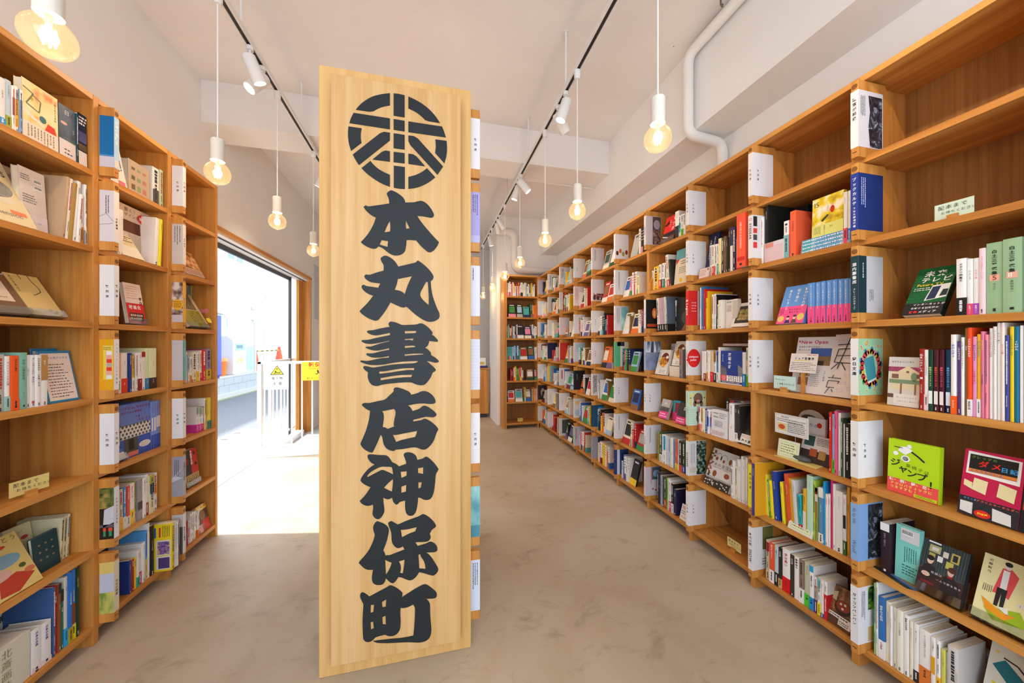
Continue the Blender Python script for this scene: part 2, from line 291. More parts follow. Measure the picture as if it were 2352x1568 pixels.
SPINES = [('R0', 2, 0.01, [(0.2732, 0.0197, 0.1797, 'ece8e4', ('T', 'メタクソ編集王', '1f1d1d', 8, 0.92, 1),
 ('B', 0.31, '1f1d1d')), (0.2941, 0.012, 0.1746, 'ece8e4', ('T', 'ニュース', '4fb0b4', 7, 0.8, 1),
 ('B', 0.2, 'e5486a', ('T', '南国パイン', 'ece8e4', 5.5, 0.17, 1))), (0.3069, 0.0114, 0.1744, 'ece8e4', ('T', 'ニュース', 'e0506a', 7, 0.8, 1),
 ('B', 0.2, 'a848b4', ('T', '南国パイン', 'ece8e4', 5.5, 0.17, 1))), (0.3196, 0.0116, 0.201, 'e9cdd0', ('T', 'アメショのルームシェア', 'c06a86', 6, 0.88, 0)), (0.3321, 0.0318, 0.2121, '93b48b', ('T', '白土三平選集', '1b241b', 12.0, 0.9, 1),
 ('q', 0.505, 'e6a890', '5'),
 ('T', 'サスケ', '26301f', 7, 0.43, 0)), (0.3647, 0.033, 0.2147, '97b78d', ('T', '白土三平選集', '1b241b', 12.2, 0.9, 1),
 ('q', 0.51, 'e6a890', '11'),
 ('T', '真田剣流一', '26301f', 7, 0.44, 0))]),
 ('R0', 3, 0.01, [(0.1878, 0.0107, 0.2092, 'a2211b', ('T', '白まいのドレス', 'ece8e4', 8.5, 0.92, 1),
 ('q', 0.52, 'ece8e4', ' '),
 ('T', 'スズキのドレス', 'ece8e4', 4, 0.42, 1)), (0.1995, 0.0093, 0.2058, 'ece8e4', ('T', 'はじめのわりし料理BOOK', '80707a', 4.5, 0.88, 0),
 ('B', 0.26, 'eac8cc')), (0.2096, 0.0108, 0.2071, '143c2c', ('T', '恐怖のクイズブック', 'b6dc84', 7, 0.72, 1),
 ('q2', 0.12, 0.33, 'e6ece2')), (0.2226, 0.0105, 0.2073, '4c141a', ('T', '恐怖のクイズブック', 'f0624a', 7, 0.72, 1),
 ('q2', 0.12, 0.33, 'ecdcdc')), (0.2353, 0.0103, 0.2075, '47101e', ('T', '恐怖のクイズブック', 'f0607a', 7, 0.72, 1),
 ('q2', 0.12, 0.33, 'ecdcdc')), (0.2477, 0.0116, 0.2077, '103452', ('T', '恐怖のクイズブック', '7ab4f0', 7, 0.72, 1),
 ('q2', 0.12, 0.33, 'd8e4f0')), (0.2614, 0.0107, 0.2558, 'ece8e4', ('T', 'おだんぎょ', '2a78c8', 8, 0.88, 1),
 ('B', 0.23, 'f05c22', ('T', 'エドモンス', 'ece8e4', 5, 0.18, 1))), (0.2736, 0.0081, 0.2345, '5c3c7a', ('T', 'しびれるようだ', 'ece8e4', 5.5, 0.92, 1)), (0.2826, 0.0063, 0.2465, 'ece8e4', ('T', 'しゃばしゃばおなべのおっちゃん', '1f1d1d', 5.5, 0.95, 0)), (0.2901, 0.0054, 0.2747, '8a6122', ('T', 'ふうた', 'ece8e4', 6, 0.8, 1)), (0.2963, 0.0084, 0.2765, 'f04a1e', ('T', 'ふたりはともだち', 'ece8e4', 7, 0.88, 1),
 ('B', 0.19, 'ece8e4', ('T', '室町和子絵', '1f1d1d', 5, 0.17, 1))), (0.3058, 0.0079, 0.2482, 'e294bc', ('T', 'だいじょうぶ?', '3a3aa0', 7.5, 0.9, 1),
 ('T', 'いちねんせい', 'd02860', 7.5, 0.58, 1)), (0.3149, 0.007, 0.2554, 'f0b21e', ('T', 'はしのはしたろう', '2f8f9a', 8, 0.92, 1),
 ('B', 0.22, 'ece8e4')), (0.323, 0.0066, 0.2636, 'd97294', ('T', 'もうちゃん', 'f0d23c', 8, 0.9, 1),
 ('T', 'さくらももこ', '1f1d1d', 5, 0.5, 1)), (0.3307, 0.0057, 0.2539, 'e8848f'), (0.3376, 0.0064, 0.2725, 'ece8e4', ('T', 'どうもまくまがわたしの学校', '7a2a24', 6.5, 0.96, 0)), (0.3453, 0.0066, 0.2773, 'ece8e4', ('T', 'ロッタちゃんとじてんしゃ', '7a3030', 6.5, 0.96, 0)), (0.353, 0.0067, 0.288, 'ece8e4', ('T', 'おいで一緒に', '1f1d1d', 5, 0.9, 0)), (0.3608, 0.0064, 0.288, 'e9dad2', ('T', 'エリーの猫', 'c8202a', 5.5, 0.78, 0)), (0.3683, 0.006, 0.2508, '3c4194'), (0.3754, 0.0069, 0.2757, 'f0c90c', ('T', 'こどもたちがはしゃぐ', '2f8f3a', 8, 0.92, 1)), (0.3833, 0.0079, 0.2763, '0c7194', ('T', 'くわがた', 'ece8e4', 7, 0.85, 1)), (0.3923, 0.0048, 0.2779, 'ece8e4')]),
 ('R0', 6, 0.012, [(0.0619, 0.0069, 0.2682, '9ecb88'), (0.0697, 0.006, 0.2757, 'e4e6e6'), (0.0773, 0.0181, 0.2308, '2f6cab', ('T', '図解の発想術', 'ece8e4', 9, 0.86, 1),
 ('B', 0.3, 'e8e4e2', ('T', '技術評論', 'c8202a', 6, 0.27, 1))), (0.0966, 0.0117, 0.2241, 'e9e0c6', ('T', 'ことばのちからについて', '6a6258', 4.5, 0.85, 0)), (0.1094, 0.0075, 0.2187, 'ece8e4', ('T', 'タリアセンのこと', '1f1d1d', 4.8, 0.78, 0)), (0.118, 0.0106, 0.219, 'd9d1c1', ('T', 'くらしの詩集', '1f1d1d', 4.2, 0.9, 0)), (0.1296, 0.0158, 0.2202, 'ece6d5', ('T', 'よりみちの散歩道', '1f1d1d', 5.5, 0.8, 0)), (0.1466, 0.0133, 0.2146, 'ece8e4', ('T', '図解の文化史', '1f1d1d', 7, 0.95, 1)), (0.1611, 0.0095, 0.2023, 'e7dec9', ('T', '古くてあたらしい', '1f1d1d', 4.6, 0.88, 0)), (0.1716, 0.0133, 0.203, 'ece8e4', ('T', '思いつくままに', '1f1d1d', 5.5, 0.88, 0),
 ('B', 0.2, '2e2a34')), (0.1861, 0.0271, 0.1976, 'ece8e4', ('T', 'センスは知識からはじまる', '1f1d1d', 6, 0.92, 0),
 ('B', 0.36, 'd9762e', ('T', '朝日新聞', '1f1d1d', 6, 0.32, 1))), (0.2147, 0.0111, 0.1922, 'ece8e4', ('T', '小さな暮らし', '1f1d1d', 5, 0.92, 0),
 ('q2', 0.36, 0.66, 'e0a018')), (0.2268, 0.0088, 0.1904, 'ece8e4', ('B', 0.36, 'efb124')), (0.2372, 0.0098, 0.1691, 'd9d162', ('T', 'ていねいな暮らし', '3a6a5a', 5, 0.9, 0)), (0.2482, 0.004, 0.1675, 'c2ccd4'), (0.253, 0.0225, 0.197, 'cfccc8', ('q2', 0.2, 0.62, 'c4c0ba'))]),
 ('R1', 1, 0.014, [(0.026, 0.0071, 0.2461, 'ece8e4'), (0.0348, 0.0235, 0.2382, 'ece8e4'), (0.0625, 0.0181, 0.288, '1d201d', ('T', 'HIDDEN ARCHIVE', 'c9c9c0', 4.5, 0.9, 0)), (0.1576, 0.0238, 0.1772, 'ece8e4', ('B', 0.62, '7fb2b4')), (0.1822, 0.004, 0.1771, 'c8202a'), (0.1863, 0.0254, 0.2133, 'f0643e', ('T', 'バスタオル', '1f1d1d', 9, 0.78, 1),
 ('B', 0.09, 'f0643e')), (0.4022, 0.0123, 0.2107, 'e9e6dd', ('T', 'はじめての空', '6a5030', 4, 0.9, 0),
 ('B', 0.3, 'e04a6a')), (0.4158, 0.0101, 0.2113, 'ece8e4', ('T', 'ことばの森', '6a5030', 4, 0.9, 0),
 ('B', 0.28, '3a78c0'))]),
 ('R1', 2, 0.012, [(0.2653, 0.0284, 0.1801, '5d93d4', ('T', '頭のいい人が話す前に考えていること', 'f4f2f0', 6, 0.96, 1),
 ('P2', 0.42, 'f0528c'),
 ('T', '安達裕哉', '6a1c3c', 4.5, 0.17, 1)), (0.2963, 0.0203, 0.179, '5d93d4', ('T', '頭のいい人が話す前に考えていること', 'f4f2f0', 6, 0.96, 1),
 ('P2', 0.42, 'f0528c'),
 ('T', '安達裕哉', '6a1c3c', 4.5, 0.17, 1)), (0.3191, 0.0184, 0.1796, '5d93d4', ('T', '頭のいい人が話す前に考えていること', 'f4f2f0', 6, 0.96, 1),
 ('P2', 0.42, 'f0528c'),
 ('T', '安達裕哉', '6a1c3c', 4.5, 0.17, 1)), (0.3403, 0.0188, 0.1792, '5d93d4', ('T', '頭のいい人が話す前に考えていること', 'f4f2f0', 6, 0.96, 1),
 ('P2', 0.42, 'f0528c'),
 ('T', '安達裕哉', '6a1c3c', 4.5, 0.17, 1)), (0.3618, 0.0194, 0.1787, '5d93d4', ('T', '頭のいい人が話す前に考えていること', 'f4f2f0', 6, 0.96, 1),
 ('P2', 0.42, 'f0528c'),
 ('T', '安達裕哉', '6a1c3c', 4.5, 0.17, 1)), (0.3836, 0.0173, 0.1766, '5d93d4', ('T', '頭のいい人が話す前に考えていること', 'f4f2f0', 6, 0.96, 1),
 ('P2', 0.42, 'f0528c'),
 ('T', '安達裕哉', '6a1c3c', 4.5, 0.17, 1)), (0.4022, 0.0171, 0.1757, '5d93d4', ('T', '頭のいい人が話す前に考えていること', 'f4f2f0', 6, 0.96, 1),
 ('P2', 0.42, 'f0528c'),
 ('T', '安達裕哉', '6a1c3c', 4.5, 0.17, 1)), (0.4206, 0.016, 0.174, '5d93d4', ('T', '頭のいい人が話す前に考えていること', 'f4f2f0', 6, 0.96, 1),
 ('P2', 0.42, 'f0528c'),
 ('T', '安達裕哉', '6a1c3c', 4.5, 0.17, 1))]),
 ('R1', 4, 0.012, [(0.3497, 0.0091, 0.2548, 'd9231e', ('T', 'おじいさんのえほん', 'ece8e4', 6, 0.92, 1)), (0.3601, 0.0093, 0.2491, '92b2d2', ('T', 'なっちゃん', 'c03a3a', 6, 0.92, 1),
 ('B', 0.24, '52c022')), (0.3708, 0.0099, 0.2633, 'e86292', ('T', 'いいからいいから', '5a1c34', 7, 0.95, 1)), (0.3821, 0.0098, 0.2578, 'ece8e4', ('T', 'くらしの手帖', '4a4a44', 4.5, 0.9, 0)), (0.3932, 0.0074, 0.2393, '3a5a44'), (0.402, 0.004, 0.217, 'ece8e4'), (0.4063, 0.0165, 0.2196, '1c1f1c')]),
 ('R1', 5, 0.012, [(0.0439, 0.013, 0.2034, 'ece8e4', ('B', 0.24, 'd9564e'),
 ('L', -4)), (0.0582, 0.0102, 0.1888, 'ece8e4', ('L', -4)), (0.0696, 0.0172, 0.2024, 'e0d244', ('T', 'こどもはみんな', '1f1d1d', 4.5, 0.9, 0),
 ('L', -4)), (0.0881, 0.0104, 0.1827, '3ca234', ('L', -4)), (0.0998, 0.0128, 0.183, 'f0da24', ('T', 'さんぽみち', '1f1d1d', 5, 0.9, 0),
 ('L', -4)), (0.1139, 0.0201, 0.2318, '26429c', ('T', 'わにといるか', 'ece8e4', 6, 0.8, 1),
 ('L', -4)), (0.1517, 0.0132, 0.1942, 'f0da24', ('T', 'そらをとぶ', '1f1d1d', 5.5, 0.9, 1),
 ('L', -4)), (0.1768, 0.0174, 0.2424, 'd9522e', ('T', 'いちごのあつまり', 'ece8e4', 5.5, 0.8, 1),
 ('L', -4)), (0.1954, 0.0142, 0.2294, 'd9961e', ('T', 'かたつむり', '1f1d1d', 5.5, 0.9, 1),
 ('L', -4)), (0.2108, 0.0151, 0.2267, 'cfcecd', ('T', 'アルプスの風', '1f1d1d', 5, 0.9, 1),
 ('L', -4)), (0.2309, 0.0147, 0.1707, '1eb2b2', ('B', 0.22, 'c8202a'),
 ('L', -3)), (0.2478, 0.0128, 0.2062, 'e0a828', ('T', 'からすうり', '1f1d1d', 7, 0.85, 1),
 ('P2', 0.52, 'dcd4cc')), (0.2622, 0.0254, 0.2743, 'badcc2', ('T', 'ふゆのおはなし', '3a5a44', 5, 0.9, 0)), (0.2888, 0.0075, 0.2598, 'b2ca42'), (0.2974, 0.0095, 0.2316, '8c8f3a', ('P', 0.74, 'ece8e4'),
 ('P', 0.88, 'f0da24')), (0.308, 0.0186, 0.2378, '5f8fb0', ('T', 'つばさのある本', 'ece8e4', 4.5, 0.7, 1),
 ('P', 0.82, 'ece8e4'),
 ('B', 0.17, 'ece8e4')), (0.3277, 0.0081, 0.2696, '2191d2', ('T', 'なつのそら', 'f0da24', 6, 0.85, 1)), (0.3369, 0.0094, 0.2205, 'ece8e4', ('T', 'うなだら', 'c8202a', 6, 0.92, 1)), (0.3474, 0.0074, 0.2246, 'ece8e4', ('T', 'うなだら', 'c8202a', 6, 0.92, 1)), (0.3558, 0.0082, 0.288, 'd22a72', ('T', 'やまのうえ', '1f1d1d', 5, 0.7, 1)), (0.3651, 0.0095, 0.2752, 'ece8e4', ('T', 'りんごひとつ', '1f1d1d', 5, 0.8, 0)), (0.3757, 0.024, 0.2521, 'ece8e4', ('T', 'あのころのシリーズ', '2a6a3a', 5.5, 0.92, 0)), (0.4008, 0.0108, 0.2455, 'ece8e4', ('q2', 0.44, 0.66, '1f1d1d'),
 ('T', 'まんじゅう', 'c02a6a', 4.5, 0.94, 1),
 ('B', 0.24, '3a6a34')), (0.4143, 0.0093, 0.2818, 'd9961e', ('T', 'かぜのまち', '1f1d1d', 5.5, 0.75, 1))]),
 ('R1', 6, 0.012, [(0.0724, 0.0179, 0.1961, 'c9b999', ('q2', 0.72, 0.95, 'c8202a'),
 ('B', 0.24, 'd9be94')), (0.0916, 0.0232, 0.1942, 'e0532a', ('T', '秘伝のふるさと', 'ece8e4', 9, 0.96, 1),
 ('B', 0.32, 'ece8e4')), (0.1168, 0.0182, 0.1946, 'bcc6c8', ('T', '公家さん', '3a4a5a', 8, 0.9, 1),
 ('B', 0.33, '2a2422')), (0.1364, 0.0153, 0.1942, '2c2825', ('T', '大江戸', 'ece8e4', 9, 0.92, 1),
 ('B', 0.24, 'c8a468')), (0.1536, 0.0344, 0.2037, 'ece8e4', ('T', '宇は救い', 'c0202c', 15, 0.9, 1),
 ('B', 0.34, 'd8121c', ('T', '大江山', '3a0a0c', 8, 0.26, 1))), (0.1906, 0.016, 0.1931, '3c322a', ('T', '火の鳥', 'ece8e4', 9, 0.92, 1)), (0.2085, 0.0207, 0.1965, 'ece8e4', ('T', '歌舞伎の', '1f1d1d', 11, 0.95, 1)), (0.2311, 0.0196, 0.1953, '8c7464', ('B', 0.34, 'ece8e4')), (0.2524, 0.0211, 0.1975, 'c2c2aa', ('T', 'さんじょう', '1f1d1d', 8, 0.92, 0),
 ('B', 0.29, '50c62a', ('T', '実業', '1f1d1d', 9, 0.25, 1))), (0.2754, 0.0164, 0.1961, 'ece8e4', ('P', 0.86, '2a98d0'),
 ('T', '演歌道二丁目', '1f1d1d', 7.5, 0.78, 1),
 ('B', 0.29, '2089c9', ('T', '文庫', '1f1d1d', 9, 0.24, 1))), (0.294, 0.0105, 0.1586, 'a89a86', ('P', 0.74, 'ece8e4'),
 ('B', 0.36, '5a2a6a')), (0.3062, 0.0123, 0.1603, 'ece8e4', ('P', 0.76, '7fc4c6'),
 ('B', 0.34, 'f0e020')), (0.3202, 0.0106, 0.1609, 'ece8e4', ('T', '夏の日', '1f1d1d', 4.5, 0.9, 0),
 ('B', 0.12, '2a5a9a')), (0.3325, 0.0109, 0.1624, 'ece8e4', ('B', 0.66, 'd2202e'))]),
 ('R2', 1, 0.016, [(0.1488, 0.0192, 0.1885, 'ece4d2'), (0.1692, 0.016, 0.1859, 'ece4d2', ('B', 0.31, 'd9443a')), (0.1866, 0.0137, 0.1855, 'ece8e4'), (0.2016, 0.0109, 0.183, 'ece4d2', ('B', 0.36, '1fa08a')), (0.2144, 0.0186, 0.2099, 'ead9a4', ('T', '美食の道', 'a05a2a', 5.5, 0.92, 0)), (0.2349, 0.0131, 0.2059, '3a4a34', ('B', 0.32, '22201c')), (0.2492, 0.0167, 0.2118, '6c5239', ('T', '幻の蕎麦屋さん', 'ece8e4', 5.5, 0.9, 0)), (0.2672, 0.012, 0.2097, '2a2421', ('T', 'もう一度あの店', 'ece8e4', 4.5, 0.88, 0)), (0.2811, 0.0131, 0.2532, '3a2a1c', ('T', '東京の名店', 'ece8e4', 5.5, 0.9, 0)), (0.296, 0.0159, 0.2504, '2a2a60', ('T', '住む街', 'ece8e4', 6, 0.92, 1),
 ('P2', 0.58, 'ece8e4')), (0.3131, 0.0186, 0.2442, '1e2650'), (0.3335, 0.0176, 0.1754, 'ece8e4', ('T', 'ひとり居酒屋', '1f1d1d', 5, 0.9, 1),
 ('B', 0.24, 'd8241c')), (0.3529, 0.0138, 0.2137, '3a3a34', ('T', '最後の晩餐', 'ece8e4', 5, 0.9, 1),
 ('B', 0.18, 'd8241c'))]),
 ('R2', 2, 0.012, [(0.078, 0.0075, 0.2613, 'ece8e4'), (0.0873, 0.0177, 0.2646, '3173b4', ('T', 'はじめての数学', 'cfe0f0', 4.5, 0.92, 0)), (0.1073, 0.0152, 0.2482, 'bb2024', ('T', 'もりのなか', 'e8b0a8', 5, 0.88, 1)), (0.1253, 0.0144, 0.2323, 'f0ba20', ('P', 0.82, 'd8302a'),
 ('T', '人気の教科書', '1f1d1d', 6.5, 0.74, 1)), (0.1712, 0.0143, 0.2049, 'e8e2d2'), (0.1871, 0.012, 0.2071, 'ece8e4'), (0.2002, 0.0061, 0.2014, '201e20'), (0.208, 0.0097, 0.1429, 'ece8e4'), (0.2192, 0.0276, 0.1657, 'e9e2d4', ('T', '手紙の森', '1f1d1d', 4.5, 0.9, 0))]),
 ('R2', 3, 0.014, [(0.0891, 0.0154, 0.1823, 'ece8e4', ('T', '信長の野望', '1f1d1d', 4.5, 0.93, 0)), (0.1063, 0.018, 0.1826, 'ece8e4', ('T', '月の光', 'c8202a', 4.5, 0.93, 0),
 ('B', 0.26, '8a1c18')), (0.1271, 0.0116, 0.1896, 'e6dcc4', ('B', 0.3, 'e0a83a')), (0.1398, 0.0158, 0.1833, 'ece8e4', ('T', '手帖の記録', '1f1d1d', 4.5, 0.92, 1)), (0.1573, 0.0235, 0.1815, 'd8c0a0', ('T', 'かもの館', '1f1d1d', 6.5, 0.85, 0),
 ('B', 0.33, 'e0202a', ('T', '鈴木', 'ece8e4', 6, 0.28, 1))), (0.1829, 0.0172, 0.1841, 'ece8e4', ('P', 0.66, 'b0782a'),
 ('B', 0.3, '1f1d1d')), (0.2018, 0.0143, 0.1823, '4a86c0', ('P', 0.88, '1f48b0'),
 ('B', 0.33, 'ece8e4')), (0.2177, 0.0146, 0.2079, 'e6dfd6', ('T', '日本の心', '1f1d1d', 4.5, 0.88, 0)), (0.3761, 0.0188, 0.182, 'ece8e4', ('T', 'ある日の私', '1f1d1d', 4.2, 0.95, 0),
 ('B', 0.36, '1f7ac0')), (0.3963, 0.0104, 0.2073, 'e6dcc4', ('B', 0.3, '78d024'))]),
 ('R2', 4, 0.014, [(0.0674, 0.0139, 0.1497, 'ece8e4', ('P', 0.78, 'e8766a'),
 ('B', 0.3, 'e8766a')), (0.0832, 0.0124, 0.1464, 'ece8e4', ('P', 0.4, 'e8a028')), (0.0974, 0.0177, 0.147, 'e9e2bc', ('T', 'ことのは', '1f1d1d', 4, 0.93, 0)), (0.117, 0.0162, 0.1481, '2644a4'), (0.135, 0.0153, 0.1466, 'ece8e4', ('q2', 0.3, 0.7, '1f5cb8')), (0.1527, 0.0157, 0.1475, 'ece8e4', ('q2', 0.3, 0.7, '1f5cb8')), (0.2906, 0.0306, 0.2094, 'ece8e4', ('T', '真夏の方程式', '1f1d1d', 8, 0.95, 1),
 ('B', 0.44, 'e8e0dc', ('T', '犯罪', 'c8202a', 6, 0.4, 1))), (0.3228, 0.0185, 0.2052, '3a2a24', ('T', '秘密基地', 'ece8e4', 5, 0.9, 0),
 ('B', 0.26, 'e6d8d4')), (0.3428, 0.0143, 0.204, '2a2a28', ('T', '人形館', 'ece8e4', 7, 0.9, 1))]),
 ('R2', 5, 0.014, [(0.3, 0.0122, 0.171, 'ece8e4'), (0.3136, 0.0135, 0.2116, 'ece8e4', ('T', 'ぼくと森', '1f1d1d', 4.5, 0.6, 0)), (0.3285, 0.0119, 0.1873, 'e9dcae'), (0.3417, 0.0103, 0.2267, 'ece8e4', ('T', '水辺の図鑑', '6a5a4a', 4.5, 0.85, 0)), (0.3533, 0.0101, 0.2242, 'ece8e4', ('T', '草花の図鑑', '1f1d1d', 4.5, 0.85, 0)), (0.3647, 0.01, 0.25, 'ece8e4', ('T', '夏のむし', '5a6a8a', 4.5, 0.85, 0)), (0.376, 0.012, 0.2383, 'ece8e4', ('T', '木の図鑑', '6a2a24', 4.5, 0.85, 0)), (0.3907, 0.0131, 0.2526, 'ece8e4', ('T', 'あおぞら', '1f1d1d', 4, 0.85, 0))]),
 ('R3', 0, 0.014, [(0.2915, 0.0358, 0.185, 'ece8e4', ('P2', 0.46, '2a2a2a'),
 ('T', '野球の書', '1f1d1d', 6, 0.9, 1)), (0.3288, 0.0181, 0.1456, 'ece8e4', ('q2', 0.22, 0.66, '2aa6a8')), (0.3492, 0.0204, 0.1472, 'ece8e4', ('B', 0.34, '62b02a')), (0.3719, 0.0183, 0.1423, 'ece8e4')]),
 ('R3', 1, 0.014, [(0.0415, 0.0184, 0.1494, 'ece8e4', ('P2', 0.62, 'e0a21c')), (0.0638, 0.0526, 0.1727, 'f0b81c', ('q', 0.82, 'ece8e4', ' '),
 ('q', 0.28, 'e8d0b0', ' ')), (0.1191, 0.0236, 0.1775, 'ece8e4', ('B', 0.38, 'd8383a')), (0.1567, 0.0239, 0.1792, 'ece8e4', ('B', 0.36, '2a7a62')), (0.1833, 0.0234, 0.1765, 'e6dcc4'), (0.2092, 0.0268, 0.2301, 'dcd6d2', ('B', 0.22, 'c0202a'),
 ('L', -5)), (0.2395, 0.0185, 0.1904, '2a2c28', ('T', '水の話', 'e8a030', 6, 0.9, 1),
 ('L', -5))]),
 ('R3', 2, 0.014, [(0.1038, 0.0264, 0.2503, 'ece8e4', ('B', 0.22, '1f1d1d'),
 ('L', -3)), (0.1323, 0.0244, 0.2467, 'c9a0a4', ('T', '深夜食堂', '1f1d1d', 6, 0.7, 1),
 ('B', 0.22, '1f1d1d'),
 ('L', -3)), (0.1587, 0.0224, 0.2481, 'b89cae', ('T', '深夜食堂', '1f1d1d', 6, 0.7, 1),
 ('B', 0.22, '1f1d1d'),
 ('L', -3)), (0.1832, 0.022, 0.2497, 'c4c8b4', ('T', '深夜食堂', '1f1d1d', 6, 0.7, 1),
 ('B', 0.22, '1f1d1d'),
 ('L', -3)), (0.2072, 0.0119, 0.2471, '5a6a7a', ('B', 0.22, '1f1d1d'),
 ('L', -3))]),
 ('R3', 5, 0.014, [(0.1045, 0.0197, 0.2084, '8a8a3c'), (0.1271, 0.0237, 0.2145, '2a4a34', ('B', 0.25, 'ece8e4')), (0.1558, 0.0124, 0.2058, 'ece8e4'), (0.171, 0.025, 0.2077, 'ece8e4', ('q2', 0.48, 0.96, '2ab0d8')), (0.1987, 0.0245, 0.2076, 'c4ccd0', ('T', '旅の本', '1f1d1d', 5, 0.6, 1)), (0.2259, 0.0138, 0.2062, 'b8c8d4'), (0.2444, 0.0256, 0.2057, 'e8e2d8', ('T', '花の本', '1f1d1d', 5, 0.5, 1)), (0.2725, 0.0152, 0.2014, '6a86c0'), (0.2923, 0.0227, 0.2043, 'e0644a', ('B', 0.2, 'f0d020')), (0.3194, 0.007, 0.2129, 'ece8e4'), (0.3289, 0.0257, 0.2046, '3a2320', ('B', 0.22, 'e8542a')), (0.357, 0.0233, 0.2053, '1f4a24', ('B', 0.22, '2a4ab0'))]),
 ('R3', 6, 0.014, [(0.1045, 0.0107, 0.2275, '1e2030'), (0.1181, 0.0195, 0.2267, '26242a', ('T', '夜の街', 'ece8e4', 5, 0.6, 1)), (0.1404, 0.017, 0.2199, 'a0a4bc'), (0.1601, 0.0167, 0.22, '4a3f34', ('T', '路地', 'ece8e4', 5, 0.8, 1)), (0.1817, 0.0164, 0.2208, '3a4a34', ('B', 0.28, 'c0401c')), (0.203, 0.014, 0.2213, '8fbf4a'), (0.2218, 0.0077, 0.2237, 'ece8e4'), (0.2321, 0.0157, 0.2222, 'ece8e4', ('B', 0.32, 'd8286a')), (0.2525, 0.0214, 0.2033, '1f1f20', ('B', 0.32, 'ece8e4')), (0.2785, 0.0268, 0.1769, '26264a', ('T', '空想都市', 'ece8e4', 6, 0.85, 1))]),
 ('L0', 0, 0.012, [(0.109, 0.0183, 0.1553, 'dcdcdc', ('T', '古本屋の店', '1f1d1d', 5, 0.75, 0),
 ('B', 0.16, '2a8fd0')), (0.129, 0.0154, 0.1608, 'b4c6d2', ('T', 'まちの本屋さん', '1f1d1d', 5.5, 0.9, 0),
 ('B', 0.26, '9aa032')), (0.1457, 0.0074, 0.1509, 'ece8e4', ('q2', 0.35, 0.75, '8a4a30')), (0.1544, 0.0108, 0.1564, 'ece8e4', ('q2', 0.12, 0.72, 'eaa41c')), (0.1673, 0.0096, 0.1544, '7ea2cc', ('P', 0.76, 'ece8e4'))]),
 ('L0', 1, 0.014, [(0.3097, 0.014, 0.2472, 'b89a7a', ('T', '森をあるいた日', 'ece8e4', 5, 0.85, 0),
 ('L', 5)), (0.3252, 0.0129, 0.2469, 'e6ddd0', ('L', 5)), (0.3397, 0.0176, 0.2373, 'b08a44', ('T', '手紙', '9ab890', 7, 0.85, 1),
 ('L', 5)), (0.3589, 0.0151, 0.2507, 'ece8e4', ('T', '日日日日日', '1f1d1d', 5, 0.9, 1),
 ('L', 5)), (0.3756, 0.0139, 0.1988, 'ece8e4', ('L', 4)), (0.3917, 0.0137, 0.203, 'ece8e4', ('B', 0.34, 'b47a3a')), (0.4151, 0.0108, 0.2495, 'ece8e4', ('B', 0.24, 'b4aca4'))]),
 ('L0', 3, 0.012, [(0.1068, 0.0223, 0.1914, 'b8b4ac'), (0.1307, 0.0137, 0.1849, 'ece8e4', ('T', 'カイシャインの心得', '1f1d1d', 8.5, 0.9, 0),
 ('B', 0.27, '9cc8bc')), (0.146, 0.0203, 0.1858, 'ea5a20', ('T', '今日は休業日', '3a1a10', 7, 0.94, 1),
 ('B', 0.2, 'ea5a20')), (0.1677, 0.0235, 0.1959, '7fb4a4', ('T', '拝啓 人事部長殿', '2a4a44', 9, 0.88, 0),
 ('T', '高木一史', '2a4a44', 5, 0.3, 0)), (0.1926, 0.0112, 0.186, 'ece8e4', ('T', 'リモート', '2a7ac0', 6, 0.75, 1)), (0.2052, 0.0136, 0.1856, 'ece8e4', ('T', 'チームのことだけ、考えた。', '1f1d1d', 7, 0.95, 1),
 ('q', 0.1, 'd04a4a', ' ')), (0.2203, 0.0157, 0.1851, 'ece8e4', ('T', 'わがままがチームを強くする', '1f1d1d', 7.5, 0.95, 1)), (0.2375, 0.0216, 0.1861, 'ece8e4', ('P', 0.5, 'b4844a'),
 ('T', '未来', 'e6dcc4', 9, 0.9, 1))]),
 ('L0', 6, 0.012, [(0.2046, 0.0301, 0.1553, 'e6e2e2', ('T', '日本の古典', '2a2f8a', 10, 0.92, 1),
 ('B', 0.12, 'e6d0d4')), (0.2366, 0.0317, 0.1524, 'e6e2e2', ('T', '日本の古典', '2a2f8a', 10, 0.92, 1),
 ('B', 0.12, 'e6d0d4')), (0.2752, 0.0084, 0.2603, '3a5a8a'), (0.2849, 0.0079, 0.2599, 'c8202a', ('T', '妖怪の図録', 'ece8e4', 5, 0.85, 1)), (0.2943, 0.0101, 0.2587, '8a4a30', ('P', 0.86, '2a2422'),
 ('T', 'ふるさと', 'e0c8a0', 5, 0.7, 1)), (0.3059, 0.01, 0.2294, '1f6a4a', ('P', 0.8, '22221f'),
 ('T', '旅の歌', 'ece8e4', 5, 0.7, 1)), (0.3184, 0.0126, 0.271, 'cfccc4', ('T', 'ダダダ', '1f1d1d', 5, 0.85, 1),
 ('B', 0.26, '2aa2dc')), (0.3326, 0.0141, 0.2753, '2070c8', ('T', '1979年の夏', 'ece8e4', 6.5, 0.72, 1),
 ('B', 0.22, 'b09a2a')), (0.3484, 0.0157, 0.2772, '2578d8', ('T', '1983年の夏', 'f0e060', 6.5, 0.72, 1),
 ('q2', 0.23, 0.52, '8a3a24'),
 ('B', 0.22, 'f0dc20')), (0.3662, 0.0129, 0.2764, '123a2a', ('T', 'にほん大全', 'd8c860', 7, 0.85, 1))]),
 ('L1', 0, 0.012, [(0.3334, 0.0432, 0.1854, 'e0dcd4', ('q2', 0.03, 0.4, '4a4044')), (0.3791, 0.0222, 0.1922, 'b8c49a')]),
